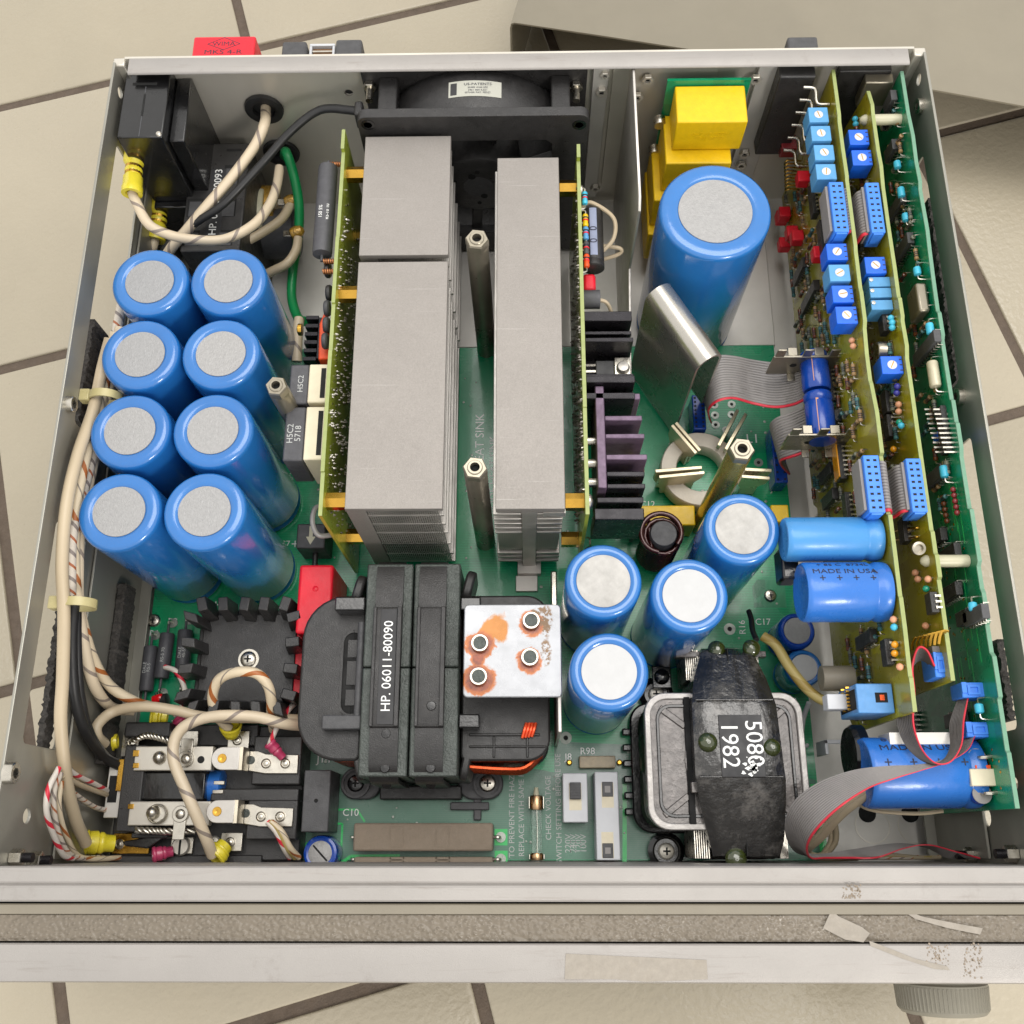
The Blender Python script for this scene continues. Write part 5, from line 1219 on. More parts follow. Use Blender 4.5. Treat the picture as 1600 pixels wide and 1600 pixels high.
# braided straps
def braid(pts, r=1.5):
    P = crom([Vector(q) for q in pts], 8); m = MB()
    for k in range(3):
        m.tube([q + Vector((0, r * .7 * math.cos(i * .9 + k * 2.09), r * .7 * math.sin(i * .9 + k * 2.09))) for i, q in enumerate(P)], r * .55, 6, smooth=False)
    return build('braided_strap', m, 'tin', K, ang=60)
braid([at(206, 1160, 30), at(225, 1150, 32), at(245, 1152, 31), at(268, 1160, 26)]); braid([at(212, 1297, 30), at(240, 1298, 31), at(262, 1299, 30), at(305, 1298, 28)])
build('insulated_lever', MB().prism([(at(190, 1315, 24).x, at(190, 1315, 24).y), (at(245, 1308, 24).x, at(245, 1305, 24).y), (at(254, 1308, 24).x, at(254, 1310, 24).y), (at(230, 1326, 24).x, at(230, 1326, 24).y), (at(195, 1322, 24).x, at(195, 1322, 24).y)], 21, 24), 'black_gloss', K, bevel=.6)
pbox('terminal_tab', 178, 1302, 232, 1334, 15.5, 17, 'gold', .3); rivet_ring(187, 1319, 17)
pbox('terminal_tab', 192, 1148, 214, 1182, 22, 23.4, 'tin', .3); rivet_ring(206, 1160, 23.4)

# ring lugs with translucent sleeves and the wires that end in them
def lug(a, b, r, label, mt_='term_yellow', name='ring_terminal'):
    a, b = Vector(a), Vector(b); L = (b - a).length
    t = thing(name, label, 'terminal', (a + b) / 2)
    build('sleeve', MB().lathe([(r * .92, 0), (r * 1.08, L * .05), (r * 1.1, L * .14), (r * .94, L * .2), (r * .98, L * .32), (r * .98, L * .46), (r * .8, L * .5), (r * .9, L * .56), (r * .9, L * .64), (r * .74, L * .7), (r * .7, L), (r * .55, L), (r * .6, L * .5), (r * .8, L * .02)], a, b, 22, cap=False), mt_, t, ang=50)
    return t
def W1(px, py, z):                     # keep wires inside the walls and behind the front frame
    p = at(px, py, z)
    if p.x < -206.0: p = onx(px, py, -206.0)
    if p.x > 209.0: p = onx(px, py, 209.0)
    if p.y < 2.2: p.y = 2.2
    return p
W = lambda l: [W1(*p) for p in l]
lug(at(166, 1160, 26), at(184, 1158, 25), 5.2, 'yellow ring terminal at the rear left corner of the contactor')
wire('beige_wire', W([(163, 1162, 30), (152, 1150, 34), (153, 1132, 38), (178, 1112, 42), (225, 1104, 44), (275, 1110, 42), (320, 1120, 40), (400, 1122, 36), (470, 1124, 28)]), 2.65, 'w_plain', 'plain beige wire bowing along the rear edge of the contactor')
lug(at(333, 1341, 26), at(352, 1320, 22), 5.8, 'bright yellow ring terminal at the front right of the contactor')
wire('beige_wire', W([(332, 1336, 28), (322, 1310, 36), (305, 1270, 42), (288, 1230, 44), (272, 1190, 44), (272, 1160, 44), (285, 1138, 44), (312, 1124, 44), (350, 1118, 44), (400, 1120, 42), (440, 1130, 38), (475, 1134, 28)]), 2.85, 'w_grey', 'grey striped beige wire arching over the middle of the contactor')
lug(at(360, 1132, 28), at(362, 1148, 22), 5.2, 'yellow ring terminal behind the upper contact plate')
wire('beige_wire', W([(357, 1138, 28), (340, 1118, 36), (332, 1090, 42), (342, 1062, 48), (370, 1050, 52), (400, 1052, 52), (418, 1070, 48), (424, 1095, 42), (424, 1118, 34), (428, 1140, 24)]), 2.6, 'w_brown', 'brown striped beige wire looped over the square heatsink')
lug(at(128, 1316, 30), at(178, 1318, 22), 5.8, 'large yellow ring terminal in the very front left corner')
big = [(172, 530, 98), (160, 575, 94), (146, 640, 90), (122, 710, 86), (104, 790, 82), (97, 880, 78), (100, 960, 74), (98, 1060, 66), (95, 1130, 60), (104, 1220, 50), (118, 1280, 40), (134, 1318, 31)]
wire('beige_wire', W(big), 2.85, 'w_plain', 'plain beige wire running the whole left wall to the front corner terminal')
wire('beige_wire', W([(180, 520, 96), (168, 580, 92), (152, 650, 88), (132, 720, 84), (118, 800, 80), (116, 880, 77), (122, 940, 74), (142, 1020, 58), (170, 1070, 46), (210, 1096, 36), (236, 1104, 30)]), 2.65, 'w_brown', 'brown striped beige wire from the left wall bundle to the board')
wire('beige_wire', W([(188, 512, 94), (176, 580, 90), (160, 650, 86), (144, 730, 82), (126, 815, 78), (122, 890, 74), (124, 960, 70), (138, 1040, 54), (152, 1080, 44), (176, 1106, 34), (210, 1110, 28)]), 2.7, 'w_grey', 'grey striped beige wire beside the brown striped one along the left wall')
wire('beige_wire', W([(192, 470, 80), (182, 520, 84), (170, 600, 86), (150, 690, 82), (132, 760, 78), (112, 840, 74), (110, 930, 70)]), 2.6, 'w_greyb', 'thin striped beige wire partly hidden in the left wall bundle')
wire('black_cable', W([(116, 940, 62), (112, 1000, 56), (116, 1080, 46), (132, 1140, 36), (160, 1180, 28), (190, 1198, 24)]), 2.6, 'rubber', 'black cable dropping from the left wall bundle to the contactor')
wire('black_cable', W([(120, 938, 58), (120, 1010, 52), (126, 1090, 42), (142, 1150, 32), (172, 1192, 22)]), 2.3, 'rubber', 'second black cable inside the one that drops to the contactor')
lug(at(236, 1118, 22), at(262, 1120, 20), 6, 'yellow terminal sleeve lying beside the indicator lamp')
# thin red marked wires
for pts, mt_, lab in (
    ([(92, 1200, 40), (75, 1235, 44), (73, 1270, 44), (84, 1305, 38), (98, 1335, 30), (112, 1356, 20)], 'w_red', 'red striped white wire bulging out in front of the left wall'),
    ([(95, 1208, 36), (84, 1240, 38), (88, 1290, 36), (104, 1330, 28), (124, 1352, 18), (160, 1354, 12)], 'w_greyb', 'grey striped white wire beside the red striped one in the corner'),
    ([(104, 1200, 34), (120, 1212, 32), (146, 1224, 26), (168, 1236, 22)], 'w_red', 'red striped white wire running to the upper yoke slot'),
    ([(98, 1212, 30), (124, 1226, 28), (150, 1236, 24), (168, 1242, 20)], 'w_plain', 'thin plain wire running to the yoke slot'),
    ([(110, 1236, 28), (132, 1252, 24), (150, 1262, 20), (166, 1266, 18)], 'w_greyb', 'striped thin wire running to the lower yoke slot'),
    ([(96, 1220, 30), (92, 1262, 32), (106, 1312, 26), (130, 1345, 16), (200, 1353, 8)], 'w_brown', 'thin brown striped wire along the front edge')):
    wire('thin_wire', W(pts), 1.3, mt_, lab, n=8)
wire('thin_wire', W([(258, 1042, 20), (276, 1050, 24), (288, 1075, 24), (286, 1100, 20), (274, 1118, 14)]), 1.4, 'w_red', 'red striped white wire curving past the wirewound resistors', n=8)
wire('thin_wire', W([(466, 1094, 22), (452, 1108, 30), (436, 1130, 34), (424, 1156, 32), (420, 1168, 30)]), 1.4, 'w_red', 'red striped white wire from the transformer to the crimson sleeve', n=8)
lug(at(420, 1160, 32), at(442, 1184, 28), 3.0, 'crimson terminal sleeve on the upper contact plate', 'term_pink')
lug(at(238, 1336, 22), at(270, 1330, 18), 3.6, 'crimson terminal sleeve at the front edge of the contactor', 'term_pink')
wire('thin_wire', W([(250, 1334, 22), (244, 1345, 20), (256, 1356, 16)]), 1.4, 'w_red', 'short red striped wire leaving the front crimson sleeve', n=8)
lug(at(278, 1122, 20), at(290, 1136, 16), 3.4, 'crimson terminal sleeve behind the contactor', 'term_pink')
for k, off in enumerate((0, 8, 14)):
    wire('thin_wire', W([(418 + off * .4, 1284, 32), (432 + off * .6, 1300, 32), (444 + off * .7, 1325, 28), (452 + off, 1352, 20)]), 1.5, ('w_red', 'w_yellow', 'w_brown')[k], ('red striped', 'clear yellowed', 'brown striped')[k] + ' wire leaving the lower contact plate in a sheath of three', n=8)
# cable ties
def tie(px, py, z, rx, rz, label):
    p = W1(px, py, z); p.x = max(p.x, -204.0 + 2); t = thing('cable_tie', label, 'cable tie', p)
    rows = [[p + Vector((rx * math.cos(a), 0, rz * math.sin(a))) + Y3 * w for w in (-2, 2)] for a in [2 * math.pi * i / 28 for i in range(29)]]
    build('band', MB().sheet(rows, .9), 'pale_clear', t, ang=60)
    build('lock_head', MB().box(p.x - rx - 3.5, p.x - rx + 1.5, p.y - 3, p.y + 3, p.z - 1, p.z + 5), 'pale_clear', t, bevel=.6)
tie(108, 944, 73, 8.2, 7, 'pale cable tie round the left wall wires, the lower one'); tie(152, 622, 89, 7.6, 7, 'pale cable tie round the left wall wires beside the capacitors')

# ------------------------------------------------------------------ front row on the main board
p0, p1 = at(476, 1203, 26), at(512, 1300, 26)
t = thing('relay', 'plain black relay box between the contactor and the beige resistors', 'relay', ((p0.x + p1.x) / 2, (p0.y + p1.y) / 2, 0))
build('case', MB().box(p0.x, p1.x, p1.y, p0.y, 0, 26), 'grey_dark', t, bevel=.6); build('vent', MB().lathe([(1, 0), (.7, .3)], ((p0.x + p1.x) / 2, (p0.y + p1.y) / 2, 26), ((p0.x + p1.x) / 2, (p0.y + p1.y) / 2, 27), 12), 'hole', t)
p = at(500, 1333, 16); t = thing('trimmer_capacitor', 'round blue part with a slotted grey disc at the front edge', 'trimmer', (p.x, p.y, 0))
build('body', MB().lathe([(8.4, 0), (8.6, 1), (8.6, 14), (8.2, 15.6), (7, 16), (6.0, 15.6)], (p.x, p.y, 0), (p.x, p.y, 16), 32), 'blue_dark', t)
build('disc', MB().lathe([(5.9, 0), (5.9, .9), (5.4, 1.1), (0.001, 1.1)], (p.x, p.y, 15), (p.x, p.y, 17), 28), 'disc', t)
build('slot', MB().box(-5.2, 5.2, -.45, .45, -.05, .08, basis((p.x, p.y, 16.1), (1, -1, 0), (1, 1, 0))), 'hole', t)
for k, (ya, yb) in enumerate(((1286, 1330), (1339, 1380))):
    a, b = at(553, ya, 14), at(770, yb, 14)
    t = thing('cement_resistor', ('long beige ceramic resistor, the one fully in view at the front', 'long beige ceramic resistor half hidden by the front frame')[k], 'resistor', ((a.x + b.x) / 2, (a.y + b.y) / 2, 0), 'two beige ceramic resistors')
    y0, y1 = (b.y, a.y) if k == 0 else (a.y - 13.5, a.y)
    if y0 < .6: pass
    build('body', MB().box(a.x, b.x, max(y0, -1.5), y1, 2.5, 14), 'beige', t, bevel=1.0)
    for f in (.31, .64):
        xc = a.x + (b.x - a.x) * f; fr_ = rrect(xc - 3.6, xc + 3.6, max(y0, -1.2) + 2, y1 - 1.2, 1.2, 3); n_ = len(fr_); m = MB(); in_ = rrect(xc - 3.1, xc + 3.1, max(y0, -1.2) + 2.5, y1 - 1.7, 1.0, 3)
        m.v = [Vector((x, y, 14.25)) for x, y in fr_] + [Vector((x, y, 14.25)) for x, y in in_] + [Vector((x, y, 13.9)) for x, y in fr_] + [Vector((x, y, 13.9)) for x, y in in_]
        for i in range(n_): j = (i + 1) % n_; m.f += [(i, j, n_ + j, n_ + i), (2 * n_ + i, 2 * n_ + j, j, i), (n_ + i, n_ + j, 3 * n_ + j, 3 * n_ + i)]
        build('moulded_rim', m, 'beige', t)
    yc = (max(y0, 0) + y1) / 2
    build('lead', MB().tube([(b.x, yc, 7), (b.x + 3, yc, 7), (b.x + 3.4, yc, .2)], .8, 6).tube([(a.x, yc, 7), (a.x - 2, yc, 7), (a.x - 2.2, yc, .2)], .8, 6), 'lead', t)
    build('solder_pad', MB().cyl((b.x + 3.6, yc, .03), (b.x + 3.6, yc, 1.0), 2.6, n=18), 'pad', t)
    build('square_pad', MB().box(b.x + .4, b.x + 7, yc - 4, yc + 4, .02, .05), 'track', t)
a, b = at(838, 1243, 9), at(838, 1356, 9)
t = thing('glass_fuse', 'glass tube fuse with metal end caps standing lengthwise at the front', 'fuse', (a.x, (a.y + b.y) / 2, 0))
L = a.y - b.y
build('glass_tube', MB().lathe([(2.5, 0), (2.5, L - 6)], (a.x, b.y + 3, 8), (a.x, a.y, 8), 20), 'glass', t)
build('fuse_wire', MB().tube([(a.x, b.y + 4, 8), (a.x + .3, (a.y + b.y) / 2, 7.6), (a.x, a.y - 5, 8)], .3, 5), 'tin', t)
M['fusecap'] = mat('brownish nickel cap', (176, 146, 112), .25, 1.0, .15, 120)
for y0, y1 in ((a.y - 7, a.y), (max(b.y, .7), b.y + 7)):
    build('end_cap', MB().lathe([(3.1, 0), (3.2, .4), (3.2, y1 - y0 - .4), (3.0, y1 - y0)], (a.x, y0, 8), (a.x, y1, 8), 22), 'fusecap', t)
    build('clip', MB().box(a.x - 3.9, a.x - 3.35, y0 + .5, y1 - .5, .1, 11).box(a.x + 3.35, a.x + 3.9, y0 + .5, y1 - .5, .1, 11), 'tin', t, bevel=.15)
build('lead', MB().cyl((a.x, a.y, 8), (a.x, a.y + 4, 8), 1.6, 1.0, n=12), 'nylon', t)
def slide(x0, y0, x1, y1, z, sl, label):
    a, b = at(x0, y0, z), at(x1, y1, z)
    t = thing('slide_switch', label, 'switch', ((a.x + b.x) / 2, (a.y + b.y) / 2, 0))
    yb = max(b.y, .8)
    o = build('case', MB().box(a.x, b.x, yb, a.y, 0, z), 'white', t, bevel=.5)
    for (sy0, sy1, kn) in sl:
        p, q = at((x0 + x1) / 2 - 10, sy0, z), at((x0 + x1) / 2 + 10, sy1, z)
        build('slot', MB().box(p.x, q.x, q.y, p.y, z - .2, z + .05), 'cream', o)
        k0, k1 = at(0, kn[0], z).y, at(0, kn[1], z).y
        s_ = build('slider', MB().box(p.x + .3, q.x - .3, k1, k0, z, z + kn[2]), 'grey_dark', o, bevel=.3)
        rb = MB(); n_ = 6
        for i in range(n_): y = k1 + (k0 - k1) * (i + .5) / n_; rb.box(p.x + .5, q.x - .5, y - .2, y + .2, z + kn[2], z + kn[2] + .5)
        if kn[2] > 1: build('grip_ridge', rb, 'grey_dark', s_)
        else: build('recess', MB().box(p.x + 1.6, q.x - 1.6, k1 + 2, k0 - 2, z + kn[2], z + kn[2] + .06), 'grey_wire', s_)
slide(879, 1208, 919, 1285, 18, [(1224, 1266, (1224, 1250, 2.2))], 'short white slide switch with ridged grey slider')
slide(929, 1206, 970, 1353, 18, [(1223, 1262, (1223, 1246, .5)), (1300, 1341, (1318, 1341, .5))], 'long white double slide switch beside the varnished transformer')
a, b = at(905, 1181, 6), at(962, 1200, 6)
t = thing('wirewound_jumper', 'small stained cream resistor above the slide switches', 'resistor', ((a.x + b.x) / 2, (a.y + b.y) / 2, 0))
M['stained_cream'] = mat('stained cream ceramic', (186, 172, 146), .5, 0, .2, 160, dirt=.5, dirtcol=(140, 106, 58))
build('body', MB().box(a.x, b.x, b.y, a.y, .3, 6.5), 'stained_cream', t, bevel=.6)
for x in (a.x - 5, b.x + 2.4): build('pin', MB().lathe([(1.5, 0), (1.5, 2.4), (.9, 3)], (x, (a.y + b.y) / 2, 0), (x, (a.y + b.y) / 2, 4), 14), 'gold', t)

# ------------------------------------------------------------------ varnished transformer, front right
V = thing('varnished_transformer', 'varnished black tape wrapped transformer marked 5080 1982', 'transformer', (100, 46, 0))
def fring(pts_o, pts_i, z0, z1):
    m = MB(); n = len(pts_o)
    for z in (z0, z1): m.v += [Vector((x, y, z)) for x, y in pts_o] + [Vector((x, y, z)) for x, y in pts_i]
    for i in range(n):
        j = (i + 1) % n; m.f += [(2 * n + i, 2 * n + j, 3 * n + j, 3 * n + i), (i, j, 2 * n + j, 2 * n + i), (n + i, 3 * n + i, 3 * n + j, n + j), (i, n + i, n + j, j)]
    return m
fx0, fx1, fy0, fy1 = 60.5, 136.5, 14.5, 78.0
build('bobbin_frame', MB().prism(rrect(fx0, fx1, fy0, fy1, 10, 6), 43, 49), 'frame_grey', V, bevel=1.2)
build('pale_rim', fring(rrect(fx0, fx1, fy0, fy1, 10, 6), rrect(fx0 + 3, fx1 - 3, fy0 + 3, fy1 - 3, 8, 6), 49.0, 50.6), 'rim_pale', V, bevel=.5)
build('inner_rim', fring(rrect(fx0 + 5.5, fx1 - 5.5, fy0 + 5.5, fy1 - 5.5, 7, 6), rrect(fx0 + 7, fx1 - 7, fy0 + 7, fy1 - 7, 6, 6), 49.0, 50.1), 'black_gloss', V, bevel=.3)
for (xa, ya, xb, yb) in ((68, 71, 80, 62), (68, 21, 80, 30), (129, 71, 118, 62), (129, 21, 118, 30)):
    d = Vector((xb - xa, yb - ya, 0)); n_ = Vector((-d.y, d.x, 0)).normalized() * 1.6
    a_, b_ = Vector((xa, ya, 49)), Vector((xb, yb, 49))
    build('diagonal_rib', MB().prism([((a_ - n_).x, (a_ - n_).y), ((b_ - n_).x, (b_ - n_).y), ((b_ + n_).x, (b_ + n_).y), ((a_ + n_).x, (a_ + n_).y)], 48.9, 50.0), 'frame_grey', V, bevel=.4)
build('winding', MB().prism(rrect(fx0 + 2.5, fx1 - 2.5, fy0 + 2.5, fy1 - 2.5, 9, 6), 8, 43), 'black_gloss', V)
tw = MB()
for i in range(16): z = 10 + i * 2.1; tw.tube([Vector((x, y, z)) for x, y in rrect(fx0 + 2, fx1 - 2, fy0 + 2, fy1 - 2, 9, 4)] + [Vector((fx1 - 2, fy1 - 11, z))], .9, 6, smooth=False)
M['varn_wire'] = mat('dark green varnished wire', (34, 48, 34), .2, .2, .3, 200, coat=.5); build('wire_turns', tw, 'varn_wire', V, kind='stuff')
build('bobbin_frame', MB().prism(rrect(fx0 - 3, fx1, fy0 - 1, fy1 + 1, 10, 6), 3, 8), 'black_gloss', V, bevel=1)
for i in range(6):
    y = 24 + i * 8; build('solder_lug', MB().box(fx0 - 7, fx0 + .5, y - 1.8, y + 1.8, 2, 7), 'black_gloss', V, bevel=.8)
for x, y in ((at(1041, 1330, 5).x, at(1041, 1330, 5).y), (at(1025, 1085, 5).x, at(1025, 1085, 5).y)):
    build('mounting_foot', MB().lathe([(9.2, 0), (9.4, 1), (9.2, 5), (7, 6), (6, 5)], (x, y, 0.1), (x, y, 8), 30), 'black_gloss', V); screw((x, y, 5), 4.2, V, mt='steel', h=2.4)
build('winding_tube', MB().cyl((98, 46, 49), (98, 46, 50.4), 19, n=40), 'frame_grey', V)
# core with wrapped tape: cross sections along y with a width and a height
secs = [(101.8, 92.0, 112.0, 40), (99.5, 90.5, 113.5, 49), (96, 89, 115.5, 53), (84, 84.5, 119.5, 57), (73, 82.2, 121.2, 62.4), (71, 82.0, 121.6, 63), (40, 81.8, 123, 63), (37, 81.8, 123.4, 62.4), (26, 84, 123.8, 57), (10, 88, 122.5, 53), (3, 90, 121, 49), (1.6, 91, 120, 40)]
top = []
for y, x0, x1, z in secs:
    row = []
    for i in range(13):
        f = i / 12; e = min(f, 1 - f); row.append(Vector((x0 + (x1 - x0) * f, y + random.uniform(-.2, .2), z - 2.2 * max(0, .12 - e) / .12 + (0.35 * math.sin(i * 1.9 + y) if .1 < f < .9 else 0))))
    top.append(row)
m = MB(); nr = len(top)
for row in top: m.v += row
for row in top: m.v += [Vector((v.x, v.y, 16)) for v in (row[0], row[-1])]
for i in range(nr - 1):
    for j in range(12): m.f.append((i * 13 + j, i * 13 + j + 1, (i + 1) * 13 + j + 1, (i + 1) * 13 + j))
    b = nr * 13 + i * 2; m.f += [(i * 13, (i + 1) * 13, b + 2, b), (i * 13 + 12, b + 1, b + 3, (i + 1) * 13 + 12)]
m.f.append(tuple(range(13)) + (nr * 13 + 1, nr * 13)); e = (nr - 1) * 13; m.f.append(tuple(range(e, e + 13))[::-1] + (nr * 13 + (nr - 1) * 2, nr * 13 + (nr - 1) * 2 + 1))
wr = build('tape_wrap', m, 'varnish', V, ang=28)
for y0, y1, x0, x1, z in ((72.4, 73.4, 82.2, 121.2, 62.2), (37.2, 38.2, 82, 123, 62.2)): build('tape_edge', MB().box(x0 + 1, x1 - 1, y0, y1, z, z + 1.0), 'varnish', wr, bevel=.4)
build('tape_seam', MB().box(101.6, 102.0, 74, 99, 40, 54.6).box(104.6, 105, 3, 38, 40, 53), 'hole', wr)
lam = MB()
for i in range(7):
    lam.box(88.2 - i * .9, 88.6 - i * .9, 2, 24, 8, 46 - i).box(121.4 + i * .8, 121.8 + i * .8, 2, 24, 8, 46 - i).box(115 + i * .8, 115.4 + i * .8, 86, 100, 8, 44 - i).box(88.5 - i * .8, 88.9 - i * .8, 86, 100, 8, 44 - i)
build('lamination', lam, 'tin', V, kind='stuff')
build('clamp_tab', MB().box(78, 90, 96.5, 99.5, 38, 44).box(114, 123, 96.5, 99.5, 38, 44).box(80.5, 84, 31, 36, 48, 55), 'frame_grey', V, bevel=.4)
l0, l1 = at(1122, 1117, 63.6), at(1197, 1214, 63.6)
build('label', MB().box(l0.x, l1.x, l1.y, l0.y, 63.2, 63.75), 'label_black', V, bevel=.15)
for body, px, py in (('5080', 1178, 1161), ('1982', 1140, 1164)):
    p = at(px, py, 63.8); text('lettering', body, 11.2, 'ink_white', basis((p.x, p.y, 63.8), (0, -1, 0), (1, 0, 0)), V, .03, cond=.95)
random.seed(3)
sm_ = MB()
for i in range(26):
    px, py = random.gauss(1178, 8), random.gauss(1196, 9); p = at(px, py, 63.86); r = random.uniform(.3, 1.3); a = random.uniform(0, 3.1)
    sm_.prism([(p.x + r * random.uniform(.6, 1) * math.cos(q + a) * (1.9 if k % 2 else .8), p.y + r * random.uniform(.6, 1) * math.sin(q + a)) for k, q in enumerate([2 * math.pi * i_ / 7 for i_ in range(7)])], 63.84, 63.9)
build('scraped_paint', sm_, 'ink_white', V, kind='stuff')
M['blob'] = mat('dark green resin drop', (52, 60, 26), .08, 0, .3, 200, coat=1.0)
for px, py, z, r in ((1120, 1015, 50, 4.4), (1174, 1013, 50, 4.4), (1106, 1160, 62.4, 4.6), (1206, 1168, 62.2, 4.2), (1150, 1342, 50, 5)):
    p = at(px, py, z); build('resin_drop', MB().lathe([(r, 0), (r * .95, 1), (r * .7, 2.2), (r * .35, 2.9), (0.001, 3.1)], (p.x, p.y, z), (p.x, p.y, z + 3), 22), 'blob', V, ang=80)
    build('rivet_tip', MB().cyl((p.x, p.y, z + 2.6), (p.x, p.y, z + 3.05), .9, n=10), 'blob', V)
build('gap_shadow_strip', MB().box(79.6, 82.6, 17, 76, 48.6, 50.8), 'hole', V, bevel=.3)  # black strip standing in for the shadow between bobbin frame and wrapped core
m = MB().tube([at(1264, 1098, 30), at(1256, 1120, 24), at(1252, 1145, 20), at(1250, 1158, 18)], 1.3, 8).tube([at(1250, 1158, 18), at(1258, 1166, 17), at(1262, 1164, 16)], 1.0, 6).tube([at(1250, 1160, 18), at(1254, 1174, 17)], 1.0, 6).tube([at(1240, 1092, 40), at(1248, 1108, 40)], 1.2, 6)
build('white_tie', m, 'white', V, ang=60)
build('black_knob', MB().lathe([(3.5, 0), (4.2, 1), (4, 3), (2, 4)], (75, 92, 10), (75, 92, 22), 16).box(70, 80, 86, 98, 1, 11), 'black_gloss', V, bevel=.6)
wire('yellowed_sleeve', W([(1192, 994, 44), (1212, 1008, 46), (1232, 1040, 48), (1255, 1070, 50), (1278, 1090, 52), (1300, 1098, 54), (1322, 1098, 55)]), 2.6, 'w_yellow', 'yellowed clear sleeve leading from the varnished transformer to the blue connector', 'sleeve')
wire('black_lead', W([(1170, 955, 30), (1174, 968, 34), (1176, 985, 40), (1182, 1000, 46)]), 1.4, 'rubber', 'short black lead standing behind the varnished transformer', 'wire')
wire('beige_wire', W([(1262, 1296, 16), (1282, 1268, 18), (1302, 1282, 18), (1306, 1312, 14), (1292, 1332, 10), (1275, 1345, 8)]), 1.5, 'w_plain', 'thin beige wire loop at the corner of the green board')
wire('beige_wire', W([(1262, 1302, 12), (1278, 1278, 14), (1296, 1290, 14), (1298, 1314, 12), (1284, 1338, 8)]), 1.4, 'w_plain', 'inner thin beige wire loop at the corner of the green board')
# ------------------------------------------------------------------ right of the heatsinks, on the main board
M['chrom'] = mat('yellow passivated steel', (158, 152, 138), .3, .9, .12, 80)
p = at(1036, 836, 40)
t = thing('rod_core_choke', 'dark red wire coil wound on an upright grey ferrite rod', 'choke', (p.x, p.y, 0))
build('ferrite_rod', MB().lathe([(7, 0), (7.2, 1), (7.2, 42), (6.6, 43)], (p.x, p.y, 0), (p.x, p.y, 43), 30), 'grey_dark', t)
build('winding', MB().tube([Vector((p.x + 9.4 * math.cos(i * .42), p.y + 9.4 * math.sin(i * .42), 3 + i * .164)) for i in range(220)] + [Vector((p.x - 7, p.y + 9, 37)), Vector((p.x - 11, p.y + 10, 26)), Vector((p.x - 13, p.y + 8, 4))], 1.25, 8, 1), 'coilwire', t, ang=60)
build('top_turn', MB().tube([Vector((p.x + 10.5 * math.cos(a * .35) - 1, p.y + 10.5 * math.sin(a * .35) + 1.2, 41 - a * .12)) for a in range(-2, 14)], 1.5, 8, 3), 'coilwire', t, ang=60)
for x0, x1, y0, y1, lab in ((59, 96, 172.5, 184, 'long yellow film capacitor lying behind the rod core choke'), (137.5, 147, 174, 184, 'yellow film capacitor half hidden by the mottled blue capacitor')):
    t = thing('film_capacitor', lab, 'capacitor', ((x0 + x1) / 2, (y0 + y1) / 2, 0)); build('body', MB().box(x0, x1, y0, y1, 1, 22), 'yellow', t, bevel=.7)
    build('lead', MB().tube([(x0 + 3, y0 - .3, 8), (x0 + 3, y0 - 1.2, 6), (x0 + 3, y0 - 1.4, .2)], .4, 5), 'lead', t)
M['clamp'] = mat('pale passivated clamp plate', (212, 200, 170), .34, .55, .08, 120)
c = Vector((102, 208.5, 0))
t = thing('ring_choke', 'pale ferrite ring clamped between pairs of thin metal plates', 'ferrite ring', c)
build('ring', MB().lathe([(13.8, 2), (13.2, 3), (13.2, 13), (13.8, 14), (21.6, 14), (22.2, 13), (22.2, 3), (21.6, 2), (13.8, 2)], c, c + Z3 * 20, 64, cap=False), 'ferrite', t, ang=40)
for (xa, ya), (xb, yb) in (((1050, 664), (1088, 708)), ((1056, 660), (1094, 704)), ((1153, 640), (1123, 696)), ((1166, 646), (1134, 702)), ((1024, 736), (1097, 730)), ((1030, 745), (1101, 738)), ((1164, 733), (1206, 735)), ((1159, 744), (1203, 747))):
    a, b = at(xa, ya, 27), at(xb, yb, 27); d = (b - a).normalized(); n_ = Vector((-d.y, d.x, 0))
    mx = Matrix((d, Z3, n_)).transposed().to_4x4(); mx.translation = Vector((a.x, a.y, 0)); L = (b - a).length
    build('clamp_plate', MB().prism([(0, 27), (L, 27), (L - 1, 20), (L - 4, 15), (L - 4, 2), (3, 2), (3, 8), (0, 16)], -.95, .95, mx), 'clamp', t, bevel=.25)
build('loop_lead', MB().tube([c + Vector((9, -6, 1)), c + Vector((12, -4, 3)), c + Vector((24, 4, 2))], .8, 6), 'white', t)
# folded shield
a, b = at(1010, 466, 86), at(1089, 577, 86); ax = (b - a); ax.z = 0; L = ax.length; ax.normalize(); nn_ = Vector((-ax.y, ax.x, 0))
if nn_.x < 0: nn_ = -nn_
t = thing('folded_shield', 'bare metal sheet folded over into a tall arch beside the largest capacitor', 'metal shield', (a + ax * L / 2 + nn_ * 7).to_tuple()[:2] + (0,))
pr = [(0, 3), (0, 84)] + [(7.2 - 7.2 * math.cos(R(i * 15)), 84 + 7.2 * math.sin(R(i * 15))) for i in range(1, 12)] + [(14.4, 84), (14.4, 30)]
rows = [[Vector((a.x, a.y, 0)) + nn_ * u + ax * v + Z3 * z for v in (0, L / 2, L)] for u, z in pr]
M['mirror'] = mat('smooth rolled aluminium', (182, 178, 170), .27, .85, .06, 40, .04, 900, rvar=.06)
build('bent_sheet', MB().sheet(rows, 1.4), 'mirror', t, ang=50)
